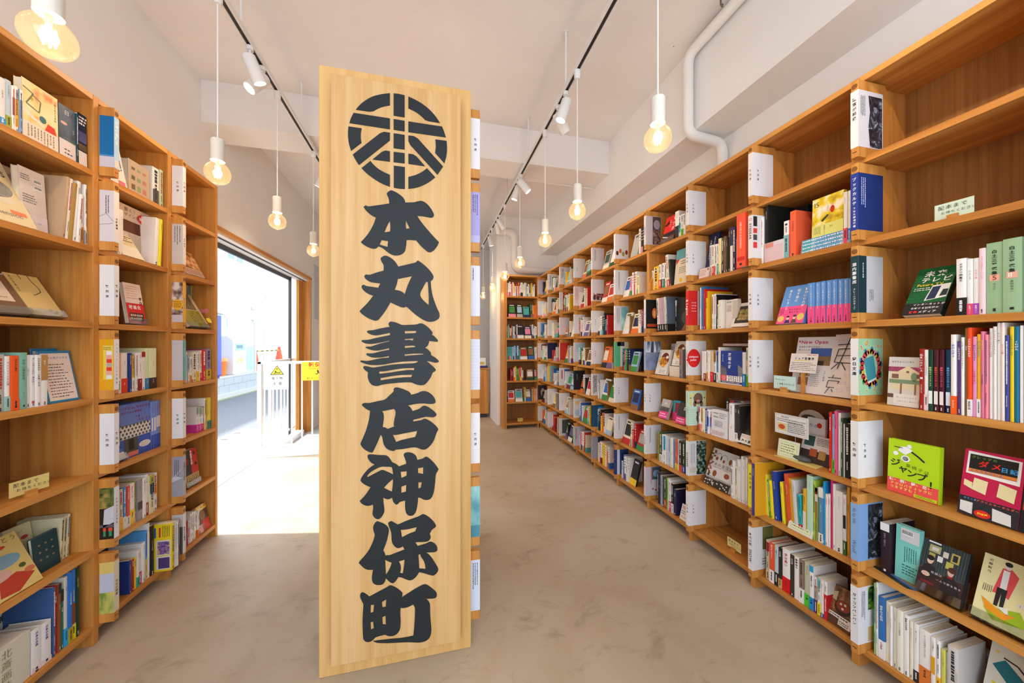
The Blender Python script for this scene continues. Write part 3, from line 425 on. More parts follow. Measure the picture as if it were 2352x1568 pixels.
 ('L1', 1, 0.014, [(0.1366, 0.0113, 0.2087, 'ece8e4', ('T', 'はじめての中古', '1f1d1d', 4.2, 0.8, 0)), (0.1497, 0.0205, 0.2113, 'ece8e4', ('T', 'はじめてのリノベ', '1f1d1d', 4.5, 0.85, 0)), (0.3472, 0.0252, 0.2484, 'ece8e4', ('T', 'ひとり暮らし', 'c04a34', 4.5, 0.85, 0),
 ('L', 3)), (0.3739, 0.0168, 0.2501, 'f0e020', ('T', '理想の家づくり', '1f1d1d', 5, 0.9, 1),
 ('L', 3))]),
 ('L1', 3, 0.012, [(0.1333, 0.0183, 0.1869, 'e6a044', ('T', 'あしたのうた', 'ece8e4', 5, 0.93, 1),
 ('B', 0.36, 'ece8e4')), (0.1534, 0.0336, 0.1851, 'ece8e4', ('T', 'ばあば', '1f1d1d', 6, 0.8, 0),
 ('B', 0.36, 'dc3a22', ('T', '老後', 'ece8e4', 6, 0.26, 1))), (0.1887, 0.0185, 0.1831, '1f3a84', ('T', '世界の人生相談', 'ece8e4', 6, 0.95, 1)), (0.2087, 0.0121, 0.1689, 'eab61c', ('B', 0.38, 'ece8e4')), (0.2223, 0.0069, 0.1787, 'c8a064'), (0.231, 0.014, 0.1834, 'ece8e4'), (0.2468, 0.0199, 0.1843, 'ece8e4', ('T', '人生', '3a1a1a', 8, 0.95, 0),
 ('T', '後悔の時代', 'c84a4a', 8, 0.72, 0),
 ('B', 0.31, '8e1a1e', ('T', '角川', 'ece8e4', 6, 0.27, 1))), (0.2685, 0.0217, 0.1877, 'ece4e0', ('P', 0.86, '9e1c1c'),
 ('T', '一文の大いなる城', '1f1d1d', 5, 0.76, 0)), (0.2921, 0.0217, 0.2057, 'dcdcb0', ('T', '年金について', 'a03a2a', 4.5, 0.7, 0),
 ('B', 0.27, '3a78a8', ('T', '大江英樹', 'ece8e4', 5, 0.24, 1))), (0.3158, 0.0423, 0.2053, 'dedeb2', ('T', '投資について', 'a03a2a', 4.5, 0.7, 0),
 ('B', 0.27, '3a2018', ('T', '大江英樹', 'ece8e4', 5, 0.24, 1)))]),
 ('L1', 4, 0.03, [(0.3521, 0.0166, 0.2445, '7f92d8', ('T', 'ハチ公物語', 'a04a6a', 5, 0.92, 1),
 ('P2', 0.3, '3a58b4'),
 ('q2', 0.38, 0.66, 'e2e0e0')), (0.3703, 0.0194, 0.2454, '7f92d8', ('T', 'ハチ公物語', 'a04a6a', 5, 0.92, 1),
 ('P2', 0.3, '3a58b4'),
 ('q2', 0.38, 0.66, 'e2e0e0')), (0.3917, 0.018, 0.2449, '7f92d8', ('T', 'ハチ公物語', 'a04a6a', 5, 0.92, 1),
 ('P2', 0.3, '3a58b4'),
 ('q2', 0.44, 0.68, 'e2e0e0')), (0.4115, 0.0218, 0.2443, '7f92d8', ('T', 'ハチ公物語', 'a04a6a', 5, 0.92, 1),
 ('P2', 0.3, '3a58b4'),
 ('q2', 0.44, 0.68, 'e2e0e0'))]),
 ('L1', 5, 0.012, [(0.1404, 0.0201, 0.193, 'd8bca4', ('B', 0.3, 'e4ae3a', ('T', '珠', '1f1d1d', 5, 0.2, 1))), (0.1623, 0.0165, 0.1963, '2e8ad0', ('B', 0.3, 'e2dccc', ('T', '絵本', '3a8a5a', 5, 0.24, 1))), (0.1803, 0.0196, 0.1923, 'd8402e', ('T', 'マリコ魔法物語', 'ece8e4', 7, 0.95, 1),
 ('B', 0.27, 'e2d8d2')), (0.2017, 0.0262, 0.1956, 'ece8e4', ('T', '必勝の一代', 'c0302a', 11, 0.94, 1),
 ('B', 0.36, 'eac41c', ('T', '愛蔵版', '1f1d1d', 7, 0.3, 1))), (0.2294, 0.0073, 0.199, '9a9a4c', ('B', 0.26, 'b89cc8')), (0.2387, 0.03, 0.1978, '918f8f', ('T', '新世紀', '3a3838', 6, 0.84, 0),
 ('q2', 0.26, 0.46, '3a3636')), (0.2703, 0.0199, 0.1986, 'ece8e4', ('T', '教養としてのワイン', '1f1d1d', 7, 0.93, 1)), (0.2918, 0.0183, 0.206, 'ece8e4', ('T', '驚く本', '1f1d1d', 8, 0.92, 1),
 ('B', 0.32, '8e2a22')), (0.3117, 0.0295, 0.1938, 'd8cfa8', ('P', 0.72, 'b8a82a'),
 ('q2', 0.52, 0.78, '1f1d1d')), (0.3433, 0.025, 0.193, 'ece8e4', ('q2', 0.44, 0.7, 'e0a04a'))]),
 ('L1', 6, 0.012, [(0.1914, 0.0116, 0.1558, '27408a', ('T', '今日もゆるい', 'ece8e4', 5, 0.85, 1)), (0.2048, 0.0161, 0.1495, '9a2a24', ('T', '鬼武者', 'ece8e4', 8, 0.95, 1)), (0.2228, 0.0125, 0.1495, 'eec820', ('T', '心理学図鑑', '1f1d1d', 6, 0.92, 1)), (0.2376, 0.0127, 0.1775, 'ece8e4', ('T', '日本の話', '1f1d1d', 4, 0.9, 0),
 ('B', 0.27, '1fa8a4')), (0.2522, 0.0163, 0.1713, 'ece8e4', ('T', 'よく食べる', '1f1d1d', 5, 0.9, 1),
 ('B', 0.36, 'd0202c')), (0.2708, 0.0175, 0.1945, 'ece8e4', ('T', 'ポリコレ', '1f1d1d', 7, 0.93, 1)), (0.291, 0.0118, 0.2436, '58a0dc', ('P2', 0.42, 'eac86a')), (0.3053, 0.012, 0.2745, 'ece8e4', ('T', '山歩きの本', '1f1d1d', 5, 0.93, 1)), (0.319, 0.023, 0.2506, '1e1d1c', ('T', 'エンジンの図鑑', 'ece8e4', 7, 0.7, 1))]),
 ('L2', 2, 0.12, [(0.3515, 0.0135, 0.2795, 'b8b0a4'), (0.3684, 0.031, 0.2814, '6f8f8c', ('T', '宵', '1f1d1d', 8, 0.5, 1)), (0.4015, 0.0156, 0.2831, 'd8cc2c')]),
 ('L2', 3, 0.012, [(0.166, 0.0088, 0.1799, 'ece8e4'), (0.1782, 0.0158, 0.1536, '9ab8d8', ('P2', 0.5, 'ece8e4')), (0.1974, 0.0147, 0.1506, 'ece8e4', ('B', 0.28, 'e89a2a')), (0.2141, 0.0079, 0.1501, 'ece8e4', ('B', 0.12, 'd84a2a')), (0.2254, 0.0326, 0.1784, 'e6dcc6'), (0.2608, 0.0134, 0.1778, 'ece8e4', ('B', 0.34, 'eac020')), (0.2771, 0.0091, 0.1775, 'e6dcc4'), (0.2883, 0.0161, 0.1871, 'ece8e4', ('B', 0.26, 'd02030')), (0.3073, 0.0329, 0.1917, 'cc2430'), (0.344, 0.048, 0.1962, '8a7f9a', ('B', 0.34, 'c8a828'))]),
 ('L2', 4, 0.02, [(0.2707, 0.012, 0.1588, 'ece8e4', ('P', 0.72, '8ab08a'),
 ('B', 0.32, 'd83a9a')), (0.2848, 0.0114, 0.1564, 'ece8e4', ('P', 0.72, '8ab08a'),
 ('B', 0.32, 'd83a9a')), (0.2983, 0.0115, 0.1539, 'ece8e4', ('P', 0.72, '8ab08a'),
 ('B', 0.32, 'd83a9a')), (0.312, 0.0117, 0.1515, 'ece8e4', ('P', 0.72, '8ab08a'),
 ('B', 0.32, 'd83a9a')), (0.3258, 0.0103, 0.1492, 'ece8e4', ('P', 0.72, '8ab08a'),
 ('B', 0.32, 'd83a9a')), (0.3383, 0.012, 0.1468, 'ece8e4', ('P', 0.72, '8abf5a'),
 ('B', 0.32, 'd83040')), (0.3533, 0.0162, 0.1489, '6a5a54', ('B', 0.32, 'e88a2a')), (0.3717, 0.0189, 0.1997, 'ece8e4'), (0.3928, 0.011, 0.1997, 'e0a030'), (0.4061, 0.0263, 0.1992, 'e4dc5a', ('T', 'マンガ', '1f1d1d', 8, 0.6, 1),
 ('B', 0.26, '4aa090')), (0.4355, 0.027, 0.1974, 'e4dc5a', ('T', 'マンガ', '1f1d1d', 8, 0.6, 1),
 ('B', 0.26, '4aa090'))]),
 ('L2', 6, 0.014, [(0.1679, 0.0078, 0.1519, '7aa0c0', ('B', 0.5, '3a8ac8')), (0.1783, 0.0086, 0.1416, 'c83a3a'), (0.1895, 0.0087, 0.1359, 'ece8e4', ('q2', 0.3, 0.7, 'c8202a')), (0.2015, 0.0073, 0.1697, 'ece8e4'), (0.2116, 0.0074, 0.1648, 'ece8e4'), (0.222, 0.0134, 0.1684, 'ece8e4'), (0.239, 0.0129, 0.1654, 'ece8e4'), (0.2546, 0.0108, 0.1483, 'ece8e4', ('B', 0.3, 'e07a2a')), (0.2683, 0.0094, 0.1421, 'ece8e4', ('B', 0.3, 'e07a2a')), (0.2808, 0.0095, 0.1514, 'ece8e4', ('B', 0.3, 'c8502a'))])]
FACES = [('house', 'R0', 3, 0.0925, 0.085, 0.1773, 0.03, 4), ('future', 'R0', 2, 0.1406, 0.0967, 0.1937, 0.012, 30), ('jump', 'R0', 4, 0.0924, 0.1315, 0.1916, 0.03, 3), ('diary', 'R0', 4, 0.2709, 0.1158, 0.2053, 0.02, 12), ('edge', 'R0', 4, 0.3878, 0.0287, 0.2045, 0.02, 12), ('mint', 'R0', 5, 0.1208, 0.0711, 0.1937, 0.05, 3), ('portrait', 'R0', 5, 0.1712, 0.103, 0.1708, 0.02, 20), ('redcoat', 'R0', 5, 0.2982, 0.1204, 0.1951, 0.02, 22), ('desk', 'R0', 6, 0.2976, 0.0898, 0.2319, 0.05, 20), ('black', 'R1', 1, -0.0304, 0.1119, 0.3, 0.15, 2), ('pinkbox', 'R1', 1, 0.0648, 0.0944, 0.0966, 0.012, 0), ('smart', 'R1', 2, 0.1236, 0.123, 0.1932, 0.012, 20), ('food', 'R1', 6, 0.3375, 0.0852, 0.1525, 0.012, 20), ('navyplan', 'R2', 1, 0.0696, 0.0749, 0.3, 0.05, 10), ('redback', 'R2', 2, 0.2315, 0.0877, 0.1618, 0.03, 2), ('frame', 'R2', 2, 0.3027, 0.1097, 0.1416, 0.012, 22), ('general', 'R2', 3, 0.2354, 0.1407, 0.1883, 0.012, 1), ('whiteback', 'R2', 4, 0.1722, 0.1188, 0.1554, 0.012, 2), ('dragon', 'R2', 4, 0.3335, 0.0955, 0.18, 0.012, 24), ('acorn', 'R2', 5, 0.0985, 0.1796, 0.2158, 0.02, 22), ('racer', 'R3', 0, 0.1437, 0.1376, 0.1922, 0.02, 14), ('engine', 'R3', 1, 0.2415, 0.1262, 0.2298, 0.03, 6), ('dark3', 'R3', 2, 0.1639, 0.1685, 0.2321, 0.06, 3), ('omu', 'R3', 3, 0.0778, 0.1578, 0.1863, 0.014, 15), ('pinkone', 'R3', 4, 0.1136, 0.1082, 0.1407, 0.014, 18), ('pinktwo', 'R3', 4, 0.2903, 0.096, 0.1403, 0.014, 18), ('longsell', 'R3', 6, 0.3183, 0.0698, 0.101, 0.014, 15), ('illus', 'L0', 0, 0.1797, 0.1166, 0.2067, 0.014, 1), ('dusk', 'L0', 0, 0.3, 0.0667, 0.2, 0.014, 1), ('starry', 'L0', 0, 0.3771, 0.0461, 0.2113, 0.014, 1), ('animals', 'L0', 1, 0.0778, 0.1462, 0.3, 0.012, 24), ('backcover', 'L0', 1, 0.218, 0.1298, 0.2307, 0.05, 3), ('tanright', 'L0', 2, 0.2194, 0.1096, 0.172, 0.02, 30), ('tanleft', 'L0', 2, 0.0923, 0.1244, 0.158, 0.02, 30), ('noticeone', 'L0', 3, 0.2823, 0.1163, 0.2017, 0.03, 10), ('noticetwo', 'L0', 3, 0.4205, 0.0992, 0.2094, 0.09, 6), ('picnic', 'L0', 5, 0.0664, 0.1892, 0.1987, 0.012, 24), ('nightbook', 'L0', 5, 0.2577, 0.0992, 0.1365, 0.05, 6), ('creambook', 'L0', 5, 0.3124, 0.1521, 0.1606, 0.1, 8), ('hokusai', 'L0', 6, 0.2415, 0.1952, 0.1901, 0.15, 2), ('cook', 'L1', 0, 0.1288, 0.0504, 0.2175, 0.014, 10), ('tancase', 'L1', 0, 0.2037, 0.1394, 0.1557, 0.02, 1), ('madori', 'L1', 1, 0.2195, 0.2114, 0.2794, 0.07, 2), ('goods', 'L1', 1, 0.1598, 0.1237, 0.1823, 0.014, 28), ('manga', 'L1', 2, 0.2037, 0.1007, 0.2096, 0.02, 8), ('darkone', 'L1', 2, 0.1892, 0.0514, 0.1933, 0.05, 4), ('hachi', 'L1', 4, 0.1744, 0.175, 0.2545, 0.03, 2), ('hachilean', 'L1', 4, 0.1308, 0.0516, 0.2171, 0.014, 22), ('roadone', 'L2', 1, 0.1685, 0.1822, 0.168, 0.014, 26), ('roadtwo', 'L2', 1, 0.2652, 0.1464, 0.3, 0.07, 22), ('wren', 'L2', 2, 0.2001, 0.1977, 0.2468, 0.014, 28), ('ninja', 'L2', 5, 0.1967, 0.119, 0.2258, 0.03, 6), ('chef', 'L2', 6, 0.2938, 0.1112, 0.1396, 0.014, 12), ('magleft', 'R1', 3, 0.1594, 0.1453, 0.2715, 0.05, 14), ('magright', 'R1', 3, 0.3267, 0.0913, 0.28, 0.02, 8), ('sharecard', 'R1', 3, 0.1726, 0.1223, 0.2026, 0.03, 10), ('noteteal', 'R1', 3, 0.1118, 0.1029, 0.0742, 0.014, 4), ('stack', 'R1', 1, 0.2377, 0.1876, 0.067, 0.012, 0), ('fifteen', 'R1', 1, 0.2737, 0.117, 0.222, 0.03, 2), ('infocard', 'R1', 4, 0.0969, 0.1544, 0.207, 0.04, 4), ('boxcard', 'R1', 4, 0.2051, 0.069, 0.1983, 0.1, 2), ('gabook', 'R1', 4, 0.2489, 0.0286, 0.25, 0.12, 2), ('postcard', 'R1', 4, 0.1937, 0.1237, 0.1254, 0.06, 15), ('smallcard', 'R1', 4, 0.1155, 0.098, 0.0821, 0.03, 8), ('fan', 'R1', 4, 0.1084, 0.0992, 0.2255, 0.14, 4), ('map', 'R1', 4, 0.1833, 0.1607, 0.0423, 0.02, 0), ('notecream', 'R1', 5, 0.185, 0.0951, 0.0689, 0.004, 20), ('notemint', 'R0', 1, 0.206, 0.087, 0.0699, 0.05, 5), ('noteyel', 'R2', 6, 0.2457, 0.0888, 0.1062, 0.05, 5), ('noteleft', 'L0', 4, 0.1678, 0.1042, 0.0818, 0.04, 5), ('pinkcard', 'R2', 1, 0.0779, 0.0792, 0.0615, 0.004, 10), ('tags', 'R0', 6, 0.2407, 0.0462, 0.2104, 0.14, 5), ('corner', 'R0', 5, 0.0598, 0.1138, 0.0557, 0.0, 0), ('comic', 'L1', 6, 0.2368, 0.1819, 0.2552, -0.06, 0)]
SIGN_CHARS=['-1433,18392 -1395,18395 -1353,18385 -1306,18368 -1254,18345 -1199,18316 -1139,18282 -1083,18245 -1031,18205 -990,18166 -960,18128 -938,18088 -923,18044 -914,18012 -909,17983 -641,18015 -549,18033 -505,18054 -448,18075 -377,18095 -320,18103 -276,18099 -227,18083 -174,18056 -120,18020 -67,17974 -13,17917 40,17849 85,17782 121,17716 146,17661 159,17616 162,17581 153,17557 137,17533 114,17508 85,17492 49,17484 5,17484 -76,17495 -222,17512 -321,17516 -469,17509 -400,17399 -334,17309 -183,17122 31,16882 211,16693 352,16551 314,16454 279,16386 234,16313 184,16250 130,16196 76,16159 23,16139 -22,16134 -58,16143 -107,16171 -169,16218 -236,16273 -307,16337 -368,16399 -448,16489 -515,16567 -570,16560 -614,16561 -667,16566 -736,16564 -864,16551 -870,16433 -883,16310 -896,16232 -911,16158 -941,16095 -984,16043 -1036,16000 -1096,15966 -1162,15944 -1235,15934 -1299,15932 -1355,15941 -1408,15958 -1459,15983 -1510,16014 -1586,16070 -1674,16145 -1729,16182 -1779,16209 -1825,16226 -1885,16241 -1919,16196 -1945,16172 -1974,16154 -2009,16144 -2051,16141 -2101,16146 -2159,16158 -2220,16177 -2286,16204 -2348,16237 -2406,16277 -2449,16312 -2495,16355 -2400,16467 -2332,16556 -2258,16658 -2192,16765 -2134,16876 -2086,16975 -2049,17062 -2015,17158 -1968,17315 -2046,17348 -2101,17376 -2159,17411 -2216,17455 -2274,17507 -2328,17567 -2403,17670 -2333,17738 -2304,17730 -2282,17721 -2258,17707 -2180,17717 -1855,17796 -1493,17890 -1497,17973 -1504,18027 -1516,18079 -1536,18133 -1563,18189 -1578,18227 -1580,18250 -1574,18273 -1559,18296 -1535,18324 -1501,18354 -1467,18377|-1476,17229 -1461,17139 -1455,17068 -1455,16988 -1458,16918 -1467,16830 -1667,16779 -1620,16917 -1569,17041 -1533,17119|-888,17291 -824,17161 -744,17008 -879,16979 -890,17098 -892,17176|-1768,16486 -1682,16475 -1624,16470 -1535,16467 -1555,16238 -1704,16276 -1838,16308 -1801,16403',
'-1634,15904 -1594,15900 -1544,15887 -1484,15860 -1416,15819 -1353,15769 -1293,15710 -1246,15654 -1212,15602 -1188,15560 -1169,15514 -586,15687 -510,15721 -494,15747 -476,15766 -444,15785 -407,15770 -364,15744 -302,15702 -227,15645 -138,15572 -53,15489 27,15396 86,15319 124,15256 143,15206 143,15169 135,15132 120,15095 93,15059 35,15008 52,14795 70,14660 92,14531 119,14417 166,14267 234,14075 283,13956 337,13846 368,13764 375,13708 375,13657 368,13611 349,13571 317,13538 274,13505 220,13472 153,13446 72,13429 -4,13425 -76,13436 -151,13459 -231,13494 -311,13539 -430,13619 -562,13719 -645,13790 -724,13865 -791,13926 -876,13994 -928,13970 -964,13960 -1003,13957 -1044,13963 -1087,13977 -1152,14004 -1280,14061 -1450,14142 -1527,13995 -1586,13892 -1653,13783 -1721,13683 -1821,13548 -1865,13487 -1903,13458 -1949,13441 -1997,13438 -2047,13449 -2113,13471 -2196,13505 -2278,13550 -2360,13606 -2428,13658 -2481,13705 -2515,13743 -2537,13786 -2451,13888 -2340,14003 -2266,14091 -2154,14240 -2060,14376 -2143,14400 -2204,14424 -2270,14458 -2332,14499 -2389,14550 -2431,14602 -2457,14653 -2467,14695 -2459,14741 -2416,14765 -2389,14769 -2365,14759 -2340,14747 -2315,14732 -2249,14719 -2088,14703 -1883,14676 -1816,14847 -1988,14858 -2113,14873 -2187,14896 -2253,14933 -2307,14975 -2348,15021 -2371,15058 -2377,15097 -2346,15138 -2323,15154 -2299,15158 -2266,15156 -2225,15149 -2183,15152 -2142,15165 -2071,15193 -1972,15238 -1865,15279 -1695,15334 -1687,15489 -1701,15566 -1737,15617 -1766,15671 -1790,15728 -1799,15770 -1795,15797 -1779,15822 -1751,15846 -1723,15868 -1693,15887 -1664,15900|-1186,15040 -662,15174 -745,15001 -798,14877 -830,14789 -876,14651 -928,14478 -999,14536 -1053,14568 -1113,14593 -1183,14611 -1301,14626 -1253,14743 -1229,14818 -1212,14891 -1199,14955|-138,14973 -70,14972 -49,14646 -36,14371 -40,14080 -134,14157 -196,14214 -258,14277 -304,14335 -335,14388 -352,14443 -355,14498 -348,14548 -332,14594 -302,14659 -236,14786',
'-1427,13412 -1387,13410 -1327,13402 -1263,13385 -1195,13359 -1127,13330 -1060,13298 -957,13286 -562,13310 -472,13324 -432,13342 -391,13356 -346,13364 -302,13361 -258,13348 -205,13321 -143,13281 -80,13231 -18,13172 36,13113 81,13054 105,13012 110,12989 105,12966 85,12932 166,12870 220,12819 274,12760 306,12718 319,12684 283,12646 157,12659 -13,12683 -33,12607 -49,12559 -67,12513 -100,12472 -174,12420 -87,12362 -36,12320 9,12273 37,12234 48,12202 53,12172 53,12131 158,12068 220,12023 274,11976 313,11937 350,11888 327,11853 297,11838 252,11829 198,11832 103,11854 23,11878 -31,11888 -111,11893 -22,11819 85,11727 146,11669 195,11613 223,11573 233,11538 203,11504 171,11482 126,11459 92,11409 70,11332 38,11261 -2,11198 -49,11132 -102,11065 -151,11015 -196,10984 -249,10967 -311,10962 -373,10966 -435,10979 -496,10997 -558,11022 -612,11047 -660,11074 -726,11088 -850,11092 -1143,11085 -1484,11058 -1704,11034 -1792,11017 -1834,10997 -1880,10985 -1930,10979 -1980,10982 -2030,10993 -2076,11011 -2117,11036 -2154,11074 -2187,11123 -2216,11184 -2241,11255 -2254,11317 -2256,11370 -2254,11423 -2245,11502 -2313,11550 -2352,11586 -2385,11626 -2405,11657 -2411,11679 -2409,11701 -2393,11734 -2326,11736 -2274,11728 -2187,11705 -2107,11679 -2014,11682 -1704,11733 -1433,11772 -1297,11786 -1023,11804 -588,11822 -496,11844 -430,11900 -676,11900 -1023,11885 -1246,11860 -1381,11840 -1620,11794 -1796,11773 -1909,11765 -2017,11765 -2117,11772 -2208,11787 -2295,11808 -2377,11835 -2442,11863 -2516,11903 -2508,11938 -2477,11947 -2434,11944 -2369,11933 -2303,11929 -2237,11933 -2150,11947 -1988,11986 -1838,12015 -1721,12030 -1505,12047 -1505,12101 -1667,12070 -1771,12055 -1872,12047 -1963,12046 -2047,12050 -2117,12063 -2175,12083 -2229,12109 -2303,12156 -2308,12192 -2279,12211 -2241,12215 -2183,12208 -2121,12209 -2055,12218 -1972,12236 -1821,12278 -1493,12344 -1498,12401 -1704,12352 -1842,12320 -1926,12311 -2001,12313 -2076,12324 -2150,12344 -2220,12368 -2286,12398 -2323,12419 -2336,12439 -2311,12459 -2262,12465 -2179,12465 -2109,12476 -2022,12509 -1846,12569 -1723,12606 -1484,12666 -1488,12684 -1788,12616 -1988,12580 -2125,12564 -2212,12564 -2295,12575 -2365,12595 -2422,12626 -2457,12650 -2475,12676 -2457,12699 -2430,12708 -2369,12712 -2258,12716 -2179,12730 -2055,12766 -1788,12830 -1467,12899 -1467,12984 -1721,12928 -1897,12893 -1988,12885 -2055,12892 -2121,12909 -2187,12937 -2237,12965 -2286,13007 -2274,13038 -2258,13054 -2233,13065 -2187,13072 -2121,13075 -2055,13085 -1955,13113 -1721,13169 -1476,13216 -1501,13256 -1513,13283 -1520,13310 -1518,13337 -1507,13364 -1491,13384 -1469,13398 -1448,13407|-928,13055 -501,13064 -527,12986 -928,12966|-928,12749 -606,12772 -637,12694 -705,12715 -778,12720 -928,12711|-928,12485 -667,12501 -579,12491 -527,12448 -928,12409|-936,12165 -588,12190 -342,12191 -259,12183 -222,12156 -588,12135 -936,12107|-1855,11522 -1679,11528 -1553,11542 -1280,11592 -1039,11623 -902,11632 -576,11634 -593,11553 -721,11565 -832,11561 -1109,11531 -1450,11478 -1843,11436|-1808,11271 -1535,11319 -1344,11348 -1216,11363 -1023,11376 -658,11376 -693,11287 -954,11285 -1091,11278 -1365,11252 -1796,11191',
'-1269,10904 -1227,10907 -1171,10899 -1100,10879 -1014,10846 -932,10811 -854,10772 -795,10739 -756,10710 -725,10674 -690,10607 -522,10646 -439,10673 -386,10701 -333,10721 -280,10734 -222,10736 -160,10726 -98,10707 -36,10677 27,10634 90,10577 141,10515 182,10449 209,10388 222,10332 222,10290 209,10263 177,10243 128,10229 63,10225 -18,10230 -102,10239 -191,10252 -280,10259 -368,10259 -461,10254 -606,10237 -824,10200 -765,10164 -730,10131 -700,10088 -674,10045 -644,9978 -444,10035 -360,10074 -324,10113 -282,10142 -234,10161 -185,10164 -136,10150 -76,10121 -4,10076 67,10023 139,9960 197,9902 240,9849 260,9809 257,9781 240,9754 209,9728 166,9711 112,9702 49,9705 -22,9720 -85,9730 -138,9734 -209,9726 -342,9696 -614,9642 -623,9573 -376,9603 -289,9622 -254,9643 -222,9656 -196,9661 -156,9652 -102,9629 -36,9591 45,9536 126,9469 207,9391 266,9325 304,9272 324,9234 327,9211 315,9179 288,9139 263,9088 229,8993 189,8871 153,8790 108,8710 49,8634 -22,8560 -80,8511 -125,8484 -169,8468 -214,8461 -262,8466 -315,8481 -368,8505 -421,8536 -474,8558 -527,8571 -597,8577 -684,8577 -789,8568 -910,8552 -1014,8542 -1100,8539 -1173,8539 -1233,8541 -1274,8531 -1295,8507 -1321,8494 -1350,8492 -1391,8499 -1442,8517 -1497,8543 -1556,8579 -1607,8627 -1649,8688 -1681,8750 -1702,8814 -1719,8891 -1731,8981 -1744,9042 -1756,9074 -1772,9101 -1801,9133 -1855,8998 -1938,8790 -2038,8575 -2069,8518 -2092,8496 -2117,8491 -2156,8500 -2210,8525 -2266,8554 -2323,8589 -2377,8635 -2426,8692 -2465,8747 -2494,8802 -2506,8842 -2502,8868 -2475,8937 -2401,9104 -2327,9298 -2285,9429 -2247,9574 -2219,9693 -2200,9798 -2186,9904 -2171,10062 -2245,10092 -2295,10123 -2344,10165 -2390,10209 -2456,10277 -2452,10310 -2440,10330 -2420,10346 -2387,10356 -2342,10359 -2295,10357 -2245,10350 -2196,10351 -2121,10364 -1888,10414 -1712,10438 -1611,10487 -1484,10613 -1328,10764 -1334,10815 -1331,10846 -1320,10872 -1299,10892|-1754,10025 -1552,10052 -1323,10090 -1291,10052 -1276,10021 -1267,9985 -1265,9940 -1269,9886 -1280,9819 -1306,9699 -1325,9579 -1331,9521 -1331,9485 -1325,9457 -1306,9426 -1433,9383 -1552,9342 -1615,9388 -1660,9409 -1729,9423 -1704,9595 -1691,9715 -1687,9781 -1687,9835 -1693,9889 -1706,9943 -1723,9984|-1365,9110 -1276,9098 -1195,9102 -1040,9126 -474,9204 -494,9114 -513,9056 -550,8972 -850,8924 -1018,8894 -1117,8869 -1246,8824',
'-2231,8419 -2187,8425 -2088,8414 -1888,8378 -1779,8365 -1695,8361 -1630,8350 -1584,8330 -1539,8296 -1497,8248 -1452,8181 -1406,8095 -1361,8044 -1318,8029 -1274,8004 -1227,7968 -1188,7935 -1143,7886 -876,7965 -882,8036 -895,8093 -917,8158 -938,8216 -960,8267 -969,8309 -964,8340 -947,8366 -917,8386 -876,8398 -824,8401 -767,8396 -706,8381 -649,8358 -597,8325 -553,8286 -518,8243 -492,8185 -465,8078 -307,8106 -240,8127 -214,8150 -185,8168 -154,8181 -118,8178 -78,8159 -22,8115 49,8045 121,7966 193,7877 256,7789 337,7657 317,7610 294,7573 263,7529 240,7471 227,7399 216,7289 207,7142 191,6997 168,6850 144,6738 117,6657 85,6594 49,6547 9,6517 -36,6503 -80,6497 -125,6499 -174,6509 -227,6527 -280,6557 -333,6599 -379,6621 -435,6622 -445,6470 -457,6366 -474,6258 -496,6165 -522,6086 -558,6024 -601,5979 -649,5955 -702,5952 -750,5960 -793,5979 -832,6013 -867,6062 -892,6124 -908,6198 -916,6280 -919,6416 -916,6564 -996,6554 -1048,6544 -1100,6532 -1137,6510 -1158,6478 -1184,6456 -1229,6438 -1274,6466 -1306,6499 -1340,6548 -1365,6611 -1391,6728 -1448,6694 -1486,6680 -1525,6675 -1563,6681 -1601,6696 -1641,6717 -1704,6756 -1704,6646 -1700,6573 -1687,6465 -1668,6315 -1668,6240 -1681,6188 -1704,6132 -1737,6074 -1775,6026 -1817,5988 -1855,5968 -1888,5966 -1926,5974 -1968,5992 -2009,6030 -2051,6088 -2077,6140 -2088,6186 -2086,6248 -2071,6326 -2064,6407 -2068,6533 -2145,6515 -2196,6509 -2245,6507 -2295,6515 -2344,6532 -2397,6563 -2455,6609 -2496,6653 -2532,6716 -2496,6758 -2455,6800 -2397,6856 -2340,6923 -2282,7001 -2229,7079 -2154,7198 -2253,7247 -2319,7287 -2385,7333 -2440,7384 -2508,7470 -2496,7534 -2469,7591 -2424,7662 -2365,7740 -2291,7827 -2220,7896 -2154,7947 -2092,7987 -2005,8029 -2080,8073 -2130,8114 -2179,8166 -2217,8222 -2244,8282 -2258,8331 -2262,8391|-1842,7915 -1737,7931 -1586,7914 -1465,7902 -1414,7885 -1393,7861 -1375,7785 -1352,7595 -1484,7678 -1620,7753 -1695,7789 -1742,7800 -1784,7800 -1830,7785 -1880,7756 -1947,7724 -2071,7668 -2270,7571 -2270,7624 -2245,7668 -2196,7721 -2130,7773 -2047,7823 -1951,7870|-1353,7433 -1365,7219 -1396,6949 -1513,7011 -1585,7055 -1684,7125 -1598,7224 -1518,7299|-1083,7679 -858,7678 -864,7511 -931,7480 -979,7462 -1054,7442|-444,7760 -245,7780 -250,7515 -332,7543 -378,7556 -434,7568|-1054,7108 -876,7158 -884,6901 -1057,6865|-425,7215 -298,7204 -338,6993 -425,6977',
